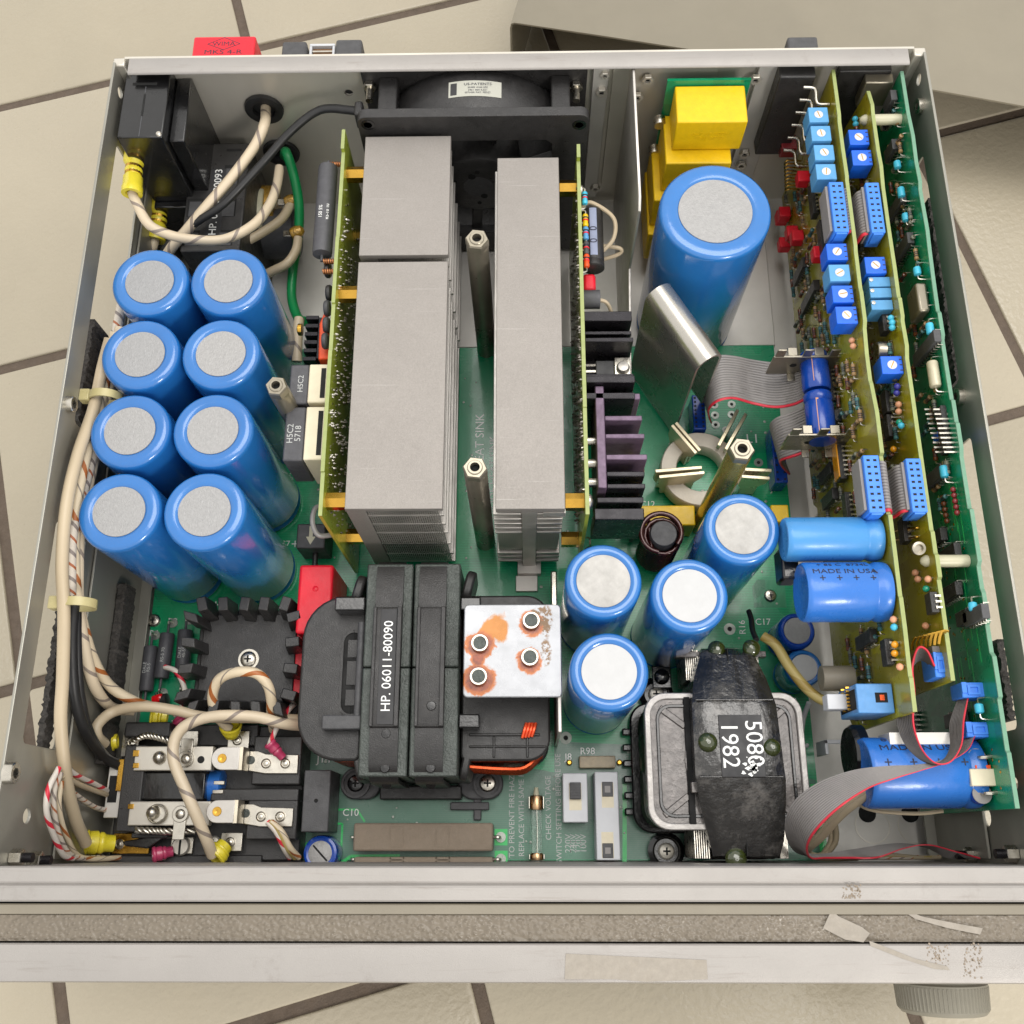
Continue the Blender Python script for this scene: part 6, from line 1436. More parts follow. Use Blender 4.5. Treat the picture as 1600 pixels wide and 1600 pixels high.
# box capacitors at the rear right and their board
t = thing('capacitor_board', 'green board standing on the rear wall behind the stacked yellow capacitors', 'circuit board', (100, 393, 0))
build('laminate', MB().box(80, 124, 390.4, 392, 10, 111), 'card_green', t)
for z in (84, 60): build('lead_part', MB().lathe([(3, 0), (3.4, .6), (3.4, 5), (2, 6)], (79, 384, z), (79, 390, z), 14), 'tin', t)
for (x0, x1, y0, y1, z0, z1, lab) in ((84.2, 121.2, 366.3, 389.8, 86, 108, 'top yellow box capacitor of the rear stack'), (80.8, 116.4, 358, 390, 62, 85.5, 'second yellow box capacitor of the rear stack'), (77.0, 113, 352, 390, 38, 61.5, 'third yellow box capacitor of the rear stack, partly behind the big capacitor'), (76, 112, 346, 390, 12, 37.5, 'lowest yellow box capacitor of the rear stack')):
    o = thing('film_capacitor', lab, 'capacitor', ((x0 + x1) / 2, (y0 + y1) / 2, z0), 'yellow box capacitors at the rear')
    b_ = build('body', MB().box(x0, x1, y0, y1, z0, z1), 'yellow', o, bevel=.8)
    text('lettering', '.047 uF 400V\n104J 8730', 3.4, 'ink_dark' if False else 'yellow', basis(((x0 + x1) / 2, y0 - .05, (z0 + z1) / 2), (1, 0, 0), (0, 0, 1)), b_, .12, cond=1.15)

# ------------------------------------------------------------------ the three upright cards
XA, XB, XC = 166.2, 184.0, 202.2
def card(name, x, pts, label, mt_, edge):
    pts = [(y, z if z < 95 else 111.5 + (z - 111.5) * .45) for y, z in pts]
    t = thing(name, label, 'circuit board', (x, 220, 0))
    mx = Matrix(((0, 0, 1, x + .8), (1, 0, 0, 0), (0, 1, 0, 0), (0, 0, 0, 1)))
    build('laminate', MB().prism(pts, -.8, .8, mx), mt_, t)
    ed = MB(); top = [p for p in pts if p[1] > 95]
    for (ya, za), (yb, zb) in zip(top, top[1:]):
        if abs(yb - ya) > .5:
            n_ = max(1, int(abs(yb - ya) / 8)); 
            ed.add([(x + .8 + dx_, y, z + dz_) for dx_, dz_ in ((-.9, -.4), (.9, -.4), (.9, .3), (-.9, .3)) for y, z in ((ya, za), (yb, zb))], [(4, 5, 7, 6), (0, 1, 7, 6), (2, 3, 5, 4), (0, 2, 4, 6), (1, 7, 5, 3)])
    build('cut_edge', ed, edge, t)
    return t
A = card('circuit_card', XA, [(60.5, 33), (61, 111), (75, 112), (76, 110.5), (84, 111), (96, 112.5), (110, 112.5), (111, 111), (128, 112), (148, 112), (149, 108), (177, 108), (178, 112), (198, 112.5), (214, 107), (216, 105), (230, 105), (243, 108), (246, 112), (262, 112), (264, 110.6), (285, 111), (288, 112.4), (300, 112), (326, 112), (328, 113.5), (346, 112), (362, 112), (366, 114), (395, 113.4), (395, 4), (190, 4), (186, 10), (90, 10)], 'left yellowish upright card crowded with small parts and blue trimmers', 'card', 'card_edge')
B = card('circuit_card', XB, [(74, 60), (74, 110.5), (98, 111), (118, 111), (119, 114.5), (129, 114.5), (130, 112), (140, 112), (141, 110), (172, 110), (210, 110.5), (226, 110), (232, 114), (246, 112), (248, 114), (258, 113.5), (259, 111), (275, 111.5), (300, 110.5), (322, 111), (334, 114), (344, 112), (366, 112), (372, 114), (383, 108), (395, 40), (395, 4), (120, 4), (110, 60)], 'middle yellowish upright card between the crowded card and the green one', 'card', 'card_edge')
C_ = card('circuit_card', XC, [(22, 10), (22, 113), (44, 113), (45, 111), (66, 111), (67, 114), (84, 114), (86, 110), (98, 110), (99, 113), (112, 113), (114, 111), (124, 111), (126, 115), (150, 115), (151, 111), (176, 111), (180, 114), (192, 114), (193, 112), (204, 112), (205, 109), (236, 109), (238, 112), (250, 112), (252, 109), (268, 110), (285, 112), (296, 114), (320, 112), (324, 115), (336, 113), (352, 115), (366, 112), (394, 112), (394, 4), (60, 4)], 'right dark green upright card beside the right wall', 'card_green', 'card_edge_green')
# trimmers
def trimmer(parent, px, py, z, mt_, w=10.2, d=9.4, h=11):
    p = at(px, py, z); o = build('trimmer', MB().box(p.x - w / 2, p.x + w / 2, p.y - d / 2, p.y + d / 2, z - h, z), mt_, parent, bevel=.35)
    build('dial', MB().lathe([(2.3, -.3), (2.3, .25), (2.0, .4), (0.001, .4)], (p.x, p.y, z), (p.x, p.y, z + 1), 20), 'white', o)
    a = random.uniform(0, 3.1); mx = basis((p.x, p.y, z + .42), (math.cos(a), math.sin(a), 0), (-math.sin(a), math.cos(a), 0))
    build('slot', MB().box(-1.9, 1.9, -.22, .22, -.05, .05, mx), 'gold', o)
    if mt_ == 'trim_blue':
        mk = MB()
        for k in range(3): mk.box(p.x + w / 2 - 1.6, p.x + w / 2 - .3, p.y - d * .3 + k * d * .3 - .3, p.y - d * .3 + k * d * .3 + .3, z, z + .06)
        build('scale_mark', mk, 'ink_dark', o)
    return o
for py, px in ((179, 1279), (208, 1283), (238, 1288), (268, 1291)): trimmer(A, px, py, 109, 'trim_pale')
for (px, py), mt_ in (((1308, 393), 'trim_blue'), ((1312, 426), 'trim_pale'), ((1317, 459), 'trim_blue'), ((1323, 492), 'trim_blue')): trimmer(A, px, py, 109, mt_)
for px, py in ((1342, 214), (1347, 246), (1368, 414), (1394, 570)): trimmer(B, px, py, 108, 'trim_blue')
for px, py in ((1374, 440), (1376, 457), (1378, 476)):
    p = at(px, py, 106); o = build('multiturn_trimmer', MB().box(p.x - 5.2, p.x + 5.4, p.y - 2.7, p.y + 2.7, 94, 106), 'trim_pale', B, bevel=.3)
    q = Vector((p.x - 4, p.y + 1, 106)); build('adjuster', MB().lathe([(1.0, -.2), (1.0, .4), (0.001, .5)], q, q + Z3, 12), 'tin', o)
# socket connectors with short jumper ribbons between two cards
def socket(parent, px0, py0, px1, py1, z, x0, x1):
    a, b = at(px0, py0, z), at(px1, py1, z); y0, y1 = b.y, a.y
    o = build('socket_connector', MB().box(x0, x1, y0, y1, z - 13, z), 'conn_blue', parent, bevel=.4)
    build('cover', MB().box(x0 - 1.4, x0 - .05, y0 + 2, y1 - 1, z - 13, z - 2.2), 'grey_wire', o, bevel=.2)
    hm = MB(); n_ = 8
    for i in range(n_):
        y = y0 + 2.5 + (y1 - y0 - 5) * i / (n_ - 1)
        for xx in (x0 + (x1 - x0) * .3, x0 + (x1 - x0) * .72): hm.box(xx - .75, xx + .75, y - .55, y + .5, z - .2, z + .05)
    build('contact_slot', hm, 'hole', o)
    build('end_latch', MB().box(x0 + 1, x1 - 1, y0 - .8, y0 + .3, z - 9, z - .6), 'conn_blue', o, bevel=.25)
    return y0, y1
for (a_, b_, lab) in (((1300, 284, 1322, 362), (1358, 285, 1378, 363), 'short grey flat cable joining the rear pair of blue connectors'), ((1354, 711, 1378, 801), (1422, 716, 1443, 800), 'short grey flat cable joining the front pair of blue connectors')):
    ax0, ax1 = at(a_[0], a_[1], 114).x, at(a_[2], a_[3], 114).x; bx0, bx1 = at(b_[0], b_[1], 113).x, at(b_[2], b_[3], 113).x
    ax0, ax1 = (ax0 + ax1) / 2 - 3.6, (ax0 + ax1) / 2 + 3.6; bx0, bx1 = (bx0 + bx1) / 2 - 3.4, (bx0 + bx1) / 2 + 3.4
    y0, y1 = socket(A, *a_, 114, ax0, ax1); v0, v1 = socket(B, *b_, 113, bx0, bx1)
    xs = [(ax1 + .2, 109), (ax1 + 2.5, 111), (ax1 + 4.5, 108), (ax1 + 5.5, 101), ((ax1 + bx0) / 2, 97), (bx0 - 3.4, 100), (bx0 - 2.6, 107), (bx0 - .4, 109)]
    if bx0 - ax1 < 9: xs = [(ax1 + .2, 109), (ax1 + 1.8, 110), (ax1 + 2.8, 106), (ax1 + 3.2, 100), ((ax1 + bx0) / 2, 97), (bx0 - 2.8, 100), (bx0 - 2, 107), (bx0 - .4, 109)]
    ribbon('flat_cable', [(x, y1 - 1.5 + (v1 - y1) * i / 7, z) for i, (x, z) in enumerate(xs)], [(x, y0 + 1.5 + (v0 - y0) * i / 7, z) for i, (x, z) in enumerate(xs)], 16, lab)
# nylon spacers between the middle and the green card
for (xa, ya), (xb, yb) in (((1347, 187), (1414, 187)), ((1458, 874), (1528, 879))):
    a, b = at(xa, ya, 104), at(xb, yb, 104); y = (a.y + b.y) / 2
    build('nylon_spacer', MB().cyl((XB + 1.7, y, 104), (XC - .1, y, 104), 2.8, n=18), 'nylon', B); build('spacer_head', MB().lathe([(.001, -3.4), (1.5, -2.8), (2.7, -1), (2.7, 0)], (XB, y, 104), (XB + 5, y, 104), 16), 'nylon', B)
# shared small parts --------------------------------------------------------
def small(name, mb, mt_, kids=()):
    me_o = build(name, mb, mt_, None, ang=50); 
    for nm, m2, mt2 in kids: build(nm, m2, mt2, me_o, ang=50)
    return me_o
def res_mb(L=6.4, r=1.15): return MB().lathe([(.9 * r * .7, 0), (r, .3), (r, 1.5), (r * .85, 1.9), (r * .85, L - 1.9), (r, L - 1.5), (r, L - .3), (r * .63, L)], (0, -L / 2, 0), (0, L / 2, 0), 10)
def lead_mb(L=6.4): return MB().tube([(0, -L / 2, 0), (0, -L / 2 - 1.2, 0), (1.9, -L / 2 - 1.6, 0)], .25, 4, 2).tube([(0, L / 2, 0), (0, L / 2 + 1.2, 0), (1.9, L / 2 + 1.6, 0)], .25, 4, 2)
def band_mb(L=6.4, r=1.15):
    m = MB()
    for f in (-1.1, 0, 1.0): m.cyl((0, f - .25, 0), (0, f + .25, 0), r * .9, n=10)
    return m
M['r_tan'] = mat('tan resistor', (150, 120, 82), .4); M['r_blue'] = mat('blue green resistor', (62, 110, 112), .4); M['r_grey'] = mat('grey green resistor', (110, 112, 96), .45); M['r_brown'] = mat('brown diode body', (110, 58, 34), .25, coat=.4)
protos = []
for nm, mt_ in (('resistor', 'r_tan'), ('resistor', 'r_blue'), ('resistor', 'r_grey'), ('diode', 'r_brown')):
    protos.append(small(nm, res_mb(), mt_, (('lead', lead_mb(), 'lead'), ('band', band_mb(), 'ink_dark'))))
def place(proto, parent, x, y, z, rx=0):
    c = dup(proto, parent=parent); c.location = Vector((x, y, z)) * S - wpos(parent); c.rotation_euler = (rx, 0, 0); return c
def chip(parent, x, y, z, n=8, vertical=False, mt_='black', L=None):
    L = L or n / 2 * 2.54 + 1.5; w = 6.4
    d = (w, L) if vertical else (L, w)
    o = build('chip', MB().box(x - 4.4, x - 1.0, y - d[0] / 2, y + d[0] / 2, z - d[1] / 2, z + d[1] / 2), mt_, parent, bevel=.3)
    pm = MB(); k = n // 2
    for i in range(k):
        u = (i - (k - 1) / 2) * 2.54
        for s_ in (-1, 1):
            if vertical: pm.box(x - 2.6, x - 2.2, y + s_ * 3.2, y + s_ * 4.1, z + u - .6, z + u + .6).box(x - 2.6, x, y + s_ * 3.9, y + s_ * 4.15, z + u - .4, z + u + .4)
            else: pm.box(x - 2.6, x - 2.2, y + u - .6, y + u + .6, z + s_ * 3.2, z + s_ * 4.1).box(x - 2.6, x, y + u - .4, y + u + .4, z + s_ * 3.9, z + s_ * 4.15)
    build('pins', pm, 'tin', o, kind='stuff'); return o
random.seed(11)
taken = []
def free(y, z, r):
    for (a, b, q) in taken:
        if abs(a - y) < r + q and abs(b - z) < r + q: return False
    taken.append((y, z, r)); return True
for (px, py, r) in ((1254, 280, 5), (1245, 372, 5), (1225, 335, 5), (1215, 355, 5), (1237, 365, 5), (1222, 390, 5), (1279, 398, 5)):
    p = onx(px, py, XA - 4)
    y, z = p.y, p.z
    if z < 12: z = 12
    taken.append((y, z, 4)); build('film_capacitor', MB().box(XA - 7.5, XA - .6, y - 3.6, y + 3.6, z - 3.4, z + 3.4), 'red', A, bevel=.7)
for px, py, n, v in ((1270, 315, 14, False), (1265, 465, 20, True), (1284, 372, 14, False), (1250, 425, 16, True), (1296, 600, 16, False), (1312, 720, 16, False), (1292, 740, 14, True), (1324, 800, 14, False), (1296, 780, 14, True), (1300, 660, 14, True)):
    p = onx(px, py, XA - 3)
    z = max(16, p.z); taken.append((p.y, z, 6)); chip(A, XA, p.y, z, n, v)
for i in range(900):
    y = random.uniform(152, 384); z = random.uniform(12, 98)
    if not free(y, z, 2.1): continue
    place(random.choice(protos), A, XA - 2.0, y, z, random.choice((0, 0, R(90), R(90), R(8))))
    if len(taken) > 215: break
for i in range(26):
    y = random.uniform(64, 104); z = random.uniform(40, 96)
    if free(y, z, 2.4): place(random.choice(protos), A, XA - 2.0, y, z, random.choice((0, R(90))))
# amber drops and other drops on the crowded card's front end and the middle card
def drop(parent, x, px, py, mt_, r=1.7, off=2.2):
    p = onx(px, py, x - off)
    o = build('tantalum_capacitor', MB().lathe([(.001, 0), (r * .7, r * .35), (r, r), (r * .7, r * 1.65), (.001, r * 2)], (x - off - r, p.y, p.z), (x - off + r, p.y, p.z), 14), mt_, parent, ang=60)
    build('lead', MB().cyl((x - off + r * .6, p.y, p.z), (x, p.y + .8, p.z), .3, n=5), 'lead', o); return o
M['amber'] = mat('amber resin drop', (226, 152, 20), .25, coat=.5); M['teal'] = mat('teal glazed bead', (20, 150, 120), .2, coat=.6); M['salmon'] = mat('pale resistor end', (206, 150, 116), .4); M['navy'] = mat('navy bead', (60, 60, 150), .3)
for px, py, mt_ in ((1398, 1007, 'amber'), (1398, 1021, 'amber'), (1397, 980, 'cyan'), (1406, 1042, 'salmon'), (1396, 968, 'salmon'), (1331, 532, 'salmon'), (1333, 541, 'salmon')): drop(A, XA, px, py, mt_)
chip(A, XA, onx(1385, 1020, XA - 3).y, onx(1385, 1020, XA - 3).z, 8); chip(A, XA, onx(1352, 1000, XA - 3).y, onx(1352, 1000, XA - 3).z, 16, True)
for px, py, mt_ in ((1336, 186, 'cyan'), (1337, 194, 'cyan'), (1392, 497, 'cyan'), (1394, 504, 'cyan'), (1394, 512, 'cyan'), (1402, 604, 'navy'), (1401, 614, 'navy'), (1398, 592, 'grey_dark'), (1404, 632, 'salmon'), (1404, 643, 'salmon'), (1405, 660, 'teal'), (1408, 665, 'cyan'), (1396, 702, 'amber'), (1447, 920, 'teal'), (1430, 895, 'salmon'), (1434, 905, 'salmon'), (1450, 905, 'salmon'), (1446, 978, 'salmon'), (1354, 372, 'amber'), (1335, 378, 'amber')): drop(B, XB, px, py, mt_)
for px, py, n, v in ((1385, 630, 8, False), (1388, 668, 8, False), (1380, 505, 8, False), (1336, 372, 8, False), (1455, 943, 6, False), (1412, 830, 8, False)):
    p = onx(px, py, XB - 3); chip(B, XB, p.y, p.z, n, v)
tk2 = []
for i in range(60):
    y = random.uniform(170, 370); z = random.uniform(70, 100)
    place(random.choice(protos), B, XB - 2.0, y, z, random.choice((0, R(90))))
for py in (826, 840):
    a, b = onx(1398, py - 5, XB - 1), onx(1430, py, XB - 1); build('gold_link', MB().tube([(XB - .3, a.y, a.z - 12), (XB - 2, a.y, a.z - 10), (XB - 2, b.y, b.z), (XB - .3, b.y, b.z + 2)], .6, 6), 'gold', B)
p = onx(1437, 857, XB - 5); build('ring_can', MB().lathe([(2.8, 0), (3, .5), (3, 2), (1.9, 2.2), (1.7, .6), (.001, .6)], (XB - 6, p.y, p.z), (XB - 6, p.y - 1, p.z + 4), 18), 'chrom', B)
p = onx(1372, 549, XB - 6); build('metal_can', MB().lathe([(5.4, 0), (5.6, .6), (5, 1), (4.8, 6.4), (4.4, 7)], (XB - .2, p.y, p.z), (XB - 10, p.y, p.z), 22), 'chrom', B)
gp = MB()
for i in range(7):
    p = onx(1440 + i * 4.4, 1012 - i * 1.6, XB - 4 - (6 - i) * .2); gp.tube([(XB, p.y + 4, p.z + 2), (XB - 3 - (6 - i) * .9, p.y + 4, p.z + 2), (XB - 4 - (6 - i) * .9, p.y - 1, p.z)], .55, 5, 2)
build('pin_row', gp, 'gold', B, kind='stuff')
# plug connectors with latch on the middle and green cards
def plug(parent, px0, py0, px1, py1, z, dz=12, tail=True):
    a, b = at(px0, py0, z), at(px1, py1, z)
    o = build('plug_connector', MB().box(a.x, b.x, b.y, a.y, z - dz, z), 'conn_blue', parent, bevel=.5)
    cx_, cy_ = (a.x + b.x) / 2, (a.y + b.y) / 2; w, h = (b.x - a.x), (a.y - b.y)
    lm = fring(rrect(cx_ - w * .28, cx_ + w * .24, cy_ - h * .32, cy_ + h * .32, .3, 2), rrect(cx_ - w * .18, cx_ + w * .14, cy_ - h * .18, cy_ + h * .18, .2, 2), z, z + .7)
    build('latch', lm, 'conn_blue', o); build('latch_bar', MB().box(cx_ - w * .5, cx_ - w * .3, cy_ - h * .2, cy_ + h * .5, z, z + .6), 'conn_blue', o, bevel=.1)
    if tail: build('header', MB().box(b.x + .05, b.x + 2.6, b.y + .6, a.y - .6, z - dz + 1, z - .8), 'grey_wire', o, bevel=.2)
    return o
plug(B, 1457, 1019, 1483, 1058, 106, 14, False); pq = at(1458, 1012, 105); build('header', MB().box(pq.x, pq.x + 5, pq.y - 2, pq.y + 1, 94, 104), 'grey_wire', B, bevel=.3)
plug(C_, 1501, 1066, 1543, 1090, 100); plug(C_, 1508, 1128, 1556, 1152, 98)
p = at(1480, 678, 100); build('shunt', MB().box(p.x - 4, p.x + 3.6, p.y - 2.2, p.y + 2.2, 93, 101), 'trim_blue', C_, bevel=.4)
# green card parts
def cyan_axial(px, py, L=6.4, mt_='cyan', r=1.9, tilt=0.0):
    p = onx(px, py, XC - 3.4)
    o = build('axial_capacitor', MB().lathe([(.6, 0), (r * .9, .5), (r, 1.2), (r, L - 1.2), (r * .9, L - .5), (.6, L)], (XC - 3.4, p.y - L / 2, p.z), (XC - 3.4, p.y + L / 2, p.z + tilt), 14), mt_, C_, ang=50)
    build('lead', MB().tube([(XC - 3.4, p.y - L / 2, p.z), (XC - 3.2, p.y - L / 2 - 2, p.z + .3), (XC, p.y - L / 2 - 2.5, p.z + .5)], .35, 5, 3).tube([(XC - 3.4, p.y + L / 2, p.z + tilt), (XC - 3.2, p.y + L / 2 + 2, p.z + tilt), (XC, p.y + L / 2 + 2.5, p.z + tilt)], .35, 5, 3), 'lead', o); return o
for px, py, L in ((1402, 258, 5), (1408, 301, 6.4), (1415, 340, 5), (1433, 424, 5), (1453, 514, 6.4), (1475, 737, 6.4), (1520, 948, 4.4), (1530, 1107, 4.6)): cyan_axial(px, py, L)
M['cream_cap'] = mat('aged cream capacitor', (190, 182, 158), .35, .1, .15, 200); cyan_axial(1459, 585, 14, 'cream_cap', 2.7)
for px, py, n, v in ((1392, 236, 8, True), (1400, 325, 14, True), (1410, 390, 16, True), (1447, 545, 20, True), (1524, 962, 14, True), (1390, 160, 8, True), (1462, 745, 14, True), (1424, 1130 + 0, 8, False)):
    p = onx(px, py, XC - 3); chip(C_, XC, p.y, p.z, n, v, 'grey_dark')
p = onx(1440, 465, XC - 4); build('crystal_can', MB().box(XC - 6.4, XC - 1, p.y - 8, p.y + 8, p.z - 12, p.z + 1), 'bright', C_, bevel=1.2)
pr_ = MB()
for i in range(10):
    for j in range(2): p = onx(1454 + i * 1.9 + j * 14, 640 + i * 7.4, XC - 3); pr_.box(XC - 6, XC, p.y - .4, p.y + .4, p.z - .4, p.z + .4)
build('pin_row', pr_, 'tin', C_, kind='stuff'); p0 = onx(1462, 640, XC - 3); p1 = onx(1478, 705, XC - 3); build('header_block', MB().box(XC - 3, XC - .2, p1.y, p0.y, p1.z - 6, p1.z + 1), 'black', C_, bevel=.3)
M['maroon'] = mat('maroon bead', (130, 40, 46), .3, coat=.3)
for i in range(5):
    drop(C_, XC, 1489 + i * 1.6, 765 + i * 9, 'maroon', 1.4, 1.6); drop(C_, XC, 1473 + i * 1.6, 778 + i * 9, 'r_brown', 1.4, 1.6)
tkc = []
for i in range(70):
    y = random.uniform(160, 385); z = random.uniform(80, 104)
    if all(abs(y - a) > 4 or abs(z - b) > 4 for a, b in tkc): tkc.append((y, z)); place(random.choice(protos), C_, XC - 2.0, y, z, random.choice((0, R(90))))
for y, z, n in ((135, 92, 14), (118, 86, 16), (104, 98, 8), (62, 74, 14), (146, 80, 14)): chip(C_, XC, y, z, n, True, 'black')
ct_ = MB()
for k in range(26):
    y0 = random.uniform(50, 150); z0 = random.uniform(72, 104); l = random.uniform(8, 30); ct_.box(XC - .05, XC + .1, y0, y0 + l, z0, z0 + .5)
build('copper_track', ct_, 'track', C_, kind='stuff')
vm = MB()
for i in range(80):
    y = random.uniform(30, 150); z = random.uniform(55, 104); vm.lathe([(.7, 0), (.45, .2)], (XC, y, z), (XC - 1, y, z), 8)
build('via_pad', vm, 'gold', C_, kind='stuff')
# beige plug and upright capacitors at the front of the green card
a, b = at(1515, 1201, 98), at(1566, 1228, 98)
o = build('wire_plug', MB().box(a.x, b.x, b.y, a.y, 90, 98), 'cream', C_, bevel=.5); build('red_header', MB().box(b.x, b.x + 3, b.y + 1, a.y, 88, 97), 'orange', o, bevel=.3); build('red_latch', MB().box(a.x + 3, b.x - 3, a.y, a.y + 1.6, 92, 97), 'orange', o, bevel=.3)
for px, py in ((1548, 1184), (1568, 1240)):
    p = at(px, py, 96); p.x = min(p.x, XC - 4.6)
    o = build('upright_capacitor', MB().lathe([(4, 0), (4.2, .5), (4.2, 17), (3.9, 17.6)], (p.x, p.y, 76), (p.x, p.y, 96), 22), 'blue_dark', C_, ang=40)
    build('end_disc', MB().cyl((p.x, p.y, 93.6), (p.x, p.y, 94.2), 4.1, n=22), 'grey_wire', o); build('lead', MB().tube([(p.x, p.y, 94), (p.x, p.y, 97), (p.x + 2, p.y, 98), (XC, p.y + .4, 98)], .8, 8), 'tin', o)
# lying capacitors on the crowded card
def lying_cap(x0, x1, y, z, r, mt_, label, marks=None, parent=None):
    L = x1 - x0
    t = thing('lying_capacitor', label, 'capacitor', ((x0 + x1) / 2, y, z - r))
    o = build('sleeve', MB().lathe([(r - 3, .8), (r - 1.8, .1), (r - .7, .3), (r - .1, 1.4), (r, 2.6), (r, L - 9), (r - .9, L - 7.4), (r - .9, L - 6.6), (r, L - 5), (r, L - 1.6), (r - .4, L - .4), (r - 1.6, L)], (x0, y, z), (x1, y, z), 48), mt_, t, ang=50)
    build('end_disc', MB().lathe([(0.001, .9), (r - 2.8, .9), (r - 2.8, 1.6)], (x0, y, z), (x1, y, z), 36), mt_ if mt_ != 'blue_mid' or x1 < 170 else 'vinyl_smooth', t)
    for body, sz, th_, f, cond in (marks or ()):
        c_ = Vector((x0 + L * f, y + (r + .05) * math.sin(R(th_)), z + (r + .05) * math.cos(R(th_))))
        nrm_ = Vector((0, math.sin(R(th_)), math.cos(R(th_)))); up_ = Vector((0, math.cos(R(th_)), -math.sin(R(th_))))
        text('lettering', body, sz, 'ink_dark', basis(c_ - nrm_ * .12, (1, 0, 0), up_), o, .16, cond=cond)
    return t
lying_cap(121.6, 165.4, 140.6, 99, 10.2, 'blue_light', 'pale blue capacitor lying on its side, the rear one of the pair')
lying_cap(127.2, 165.4, 115.8, 99, 13.5, 'blue_mid', 'deeper blue lying capacitor printed MADE IN USA behind the yellowed sleeve', (('MADE IN USA', 3.6, 29, .45, 1.3), ('+ 85 C  8734L', 3.0, 50, .45, 1.3), ('+   +   +   +', 5.2, 13, .47, 1.0)))
p = at(1440, 1207, 82)
lc = lying_cap(151.5, 201.0, at(1440, 1207, 84).y, 82, 15.2, 'blue_mid', 'blue lying capacitor under the looped flat cables at the front right', (('8724H 8742L', 4.2, 62, .45, 1.3), ('MADE IN USA', 4.4, 40, .45, 1.3), ('+    +    +    +', 6.4, 12, .47, 1.0)))
build('clip', MB().box(162, 190, at(1440, 1207, 84).y + 10, at(1440, 1207, 84).y + 16.4, 78, 92), 'sheet', lc)
yb = at(1440, 1207, 84).y
build('tie_wire', MB().tube([(152, yb + 2, 66), (150, yb - 8, 68), (156, yb - 15, 72), (175, yb - 17, 74), (188, yb - 16, 74)], .9, 6), 'w_plain', lc)
build('end_boot', MB().lathe([(12, 0), (13.5, 2), (13.5, 6)], (151, yb + 9, 68), (157, yb + 9, 68), 36), 'black_gloss', lc)
# resin underside block behind the lying capacitors
p = at(1225, 905, 88); build('black_clamp', MB().box(122, 130, 124, 140, 78, 92), 'black_gloss', A, bevel=1.2)
# two blue capacitors under comb shaped metal heatsinks
for y0, y1 in ((228.6, 250), (200.5, 227)):
    o = build('blue_capacitor', MB().lathe([(6.6, 0), (7.2, .8), (7.2, y1 - y0 - 6), (6.5, y1 - y0 - 5), (7.2, y1 - y0 - 4), (7.2, y1 - y0 - 1), (6.4, y1 - y0)], (153.6, y0, 71), (153.6, y1, 71), 28), 'blue_dark', A, ang=50)
    build('polarity_stripe', MB().box(150.4, 151.8, y0 + 3, y1 - 5, 77.2, 77.6), 'salmon', o)
for (xa, ya, xb, yb_) in ((1216, 562, 1320, 548), (1226, 683, 1346, 672)):
    a, b = at(xa, ya, 80), at(xb, yb_, 80); a.y = b.y = (a.y + b.y) / 2
    m = MB(); W_ = 34.0; x0 = b.x - W_ - 2; m.box(x0, b.x - 2, a.y - .6, a.y + .6, 60, 79)
    for i in range(5):
        xx = x0 + i * (W_ / 5) + .6
        if i % 2 == 0: m.box(xx, xx + 4.6, a.y - .5, a.y + .5, 79, 86)
        else: m.box(xx, xx + 4.8, a.y + .4, a.y + 5, 78.2, 79.2)
    for i in (1, 3): m.box(x0 + 5 + i * 6, x0 + 9 + i * 6, a.y - 5, a.y - .5, 60, 61)
    o = build('comb_heatsink', m, 'chrom', A, bevel=.3); build('hole', MB().cyl((x0 + 12, a.y - .7, 70), (x0 + 12, a.y + .7, 70), 1.8, n=14), 'hole', o)
pp = onx(1309, 715, XA - 4); build('amber_block', MB().box(XA - 5, XA - 1, pp.y - 11, pp.y + 8, pp.z - 6, pp.z + 2), 'amber', A, bevel=.4)
# header connector at the front end of the crowded card
a, b = at(1344, 1068, 92), at(1408, 1114, 92); x1 = XA - .4
hd = build('header_connector', MB().box(x1 - 16, x1, b.y, a.y, 66, 92), 'conn_slate', A, bevel=.5)
build('opening', MB().box(x1 - 8, x1 - 2.6, a.y - 8.4, a.y - 4, 91.8, 92.08), 'hole', hd); build('opening', MB().box(x1 - 16.1, x1 - 15.8, b.y + 2, a.y - 2, 68, 90), 'hole', hd)
gm = MB()
for i in range(7):
    for j in range(2): gm.box(x1 - 17.4, x1 - 15.9, b.y + 2.6 + i * 1.6, b.y + 3.4 + i * 1.6, 74 + j * 7, 75 + j * 7)
build('pin_row', gm, 'gold', hd, kind='stuff'); build('contact', MB().box(x1 - 6, x1 - 4, a.y - 7.4, a.y - 5, 92.0, 92.25), 'copper', hd)
q = W1(1325, 1098, 70); build('white_plug', MB().box(x1 - 25, x1 - 15.9, q.y - 4, q.y + 3, 70, 78), 'white', A, bevel=.5)
q = onx(1318, 1060, XA - 10); build('paper_tube', MB().lathe([(5.8, 0), (6, .5), (6, 14.5), (5.8, 15)], (XA - 22, onx(1318, 1055, XA - 14).y, 60), (XA - 6, onx(1318, 1055, XA - 14).y, 60), 24), 'vinyl_smooth', A)
build('white_bracket', MB().box(150, 166, 55, 57, 34, 36).box(150, 151.6, 50, 57, 20, 36), 'white', A, bevel=.3)
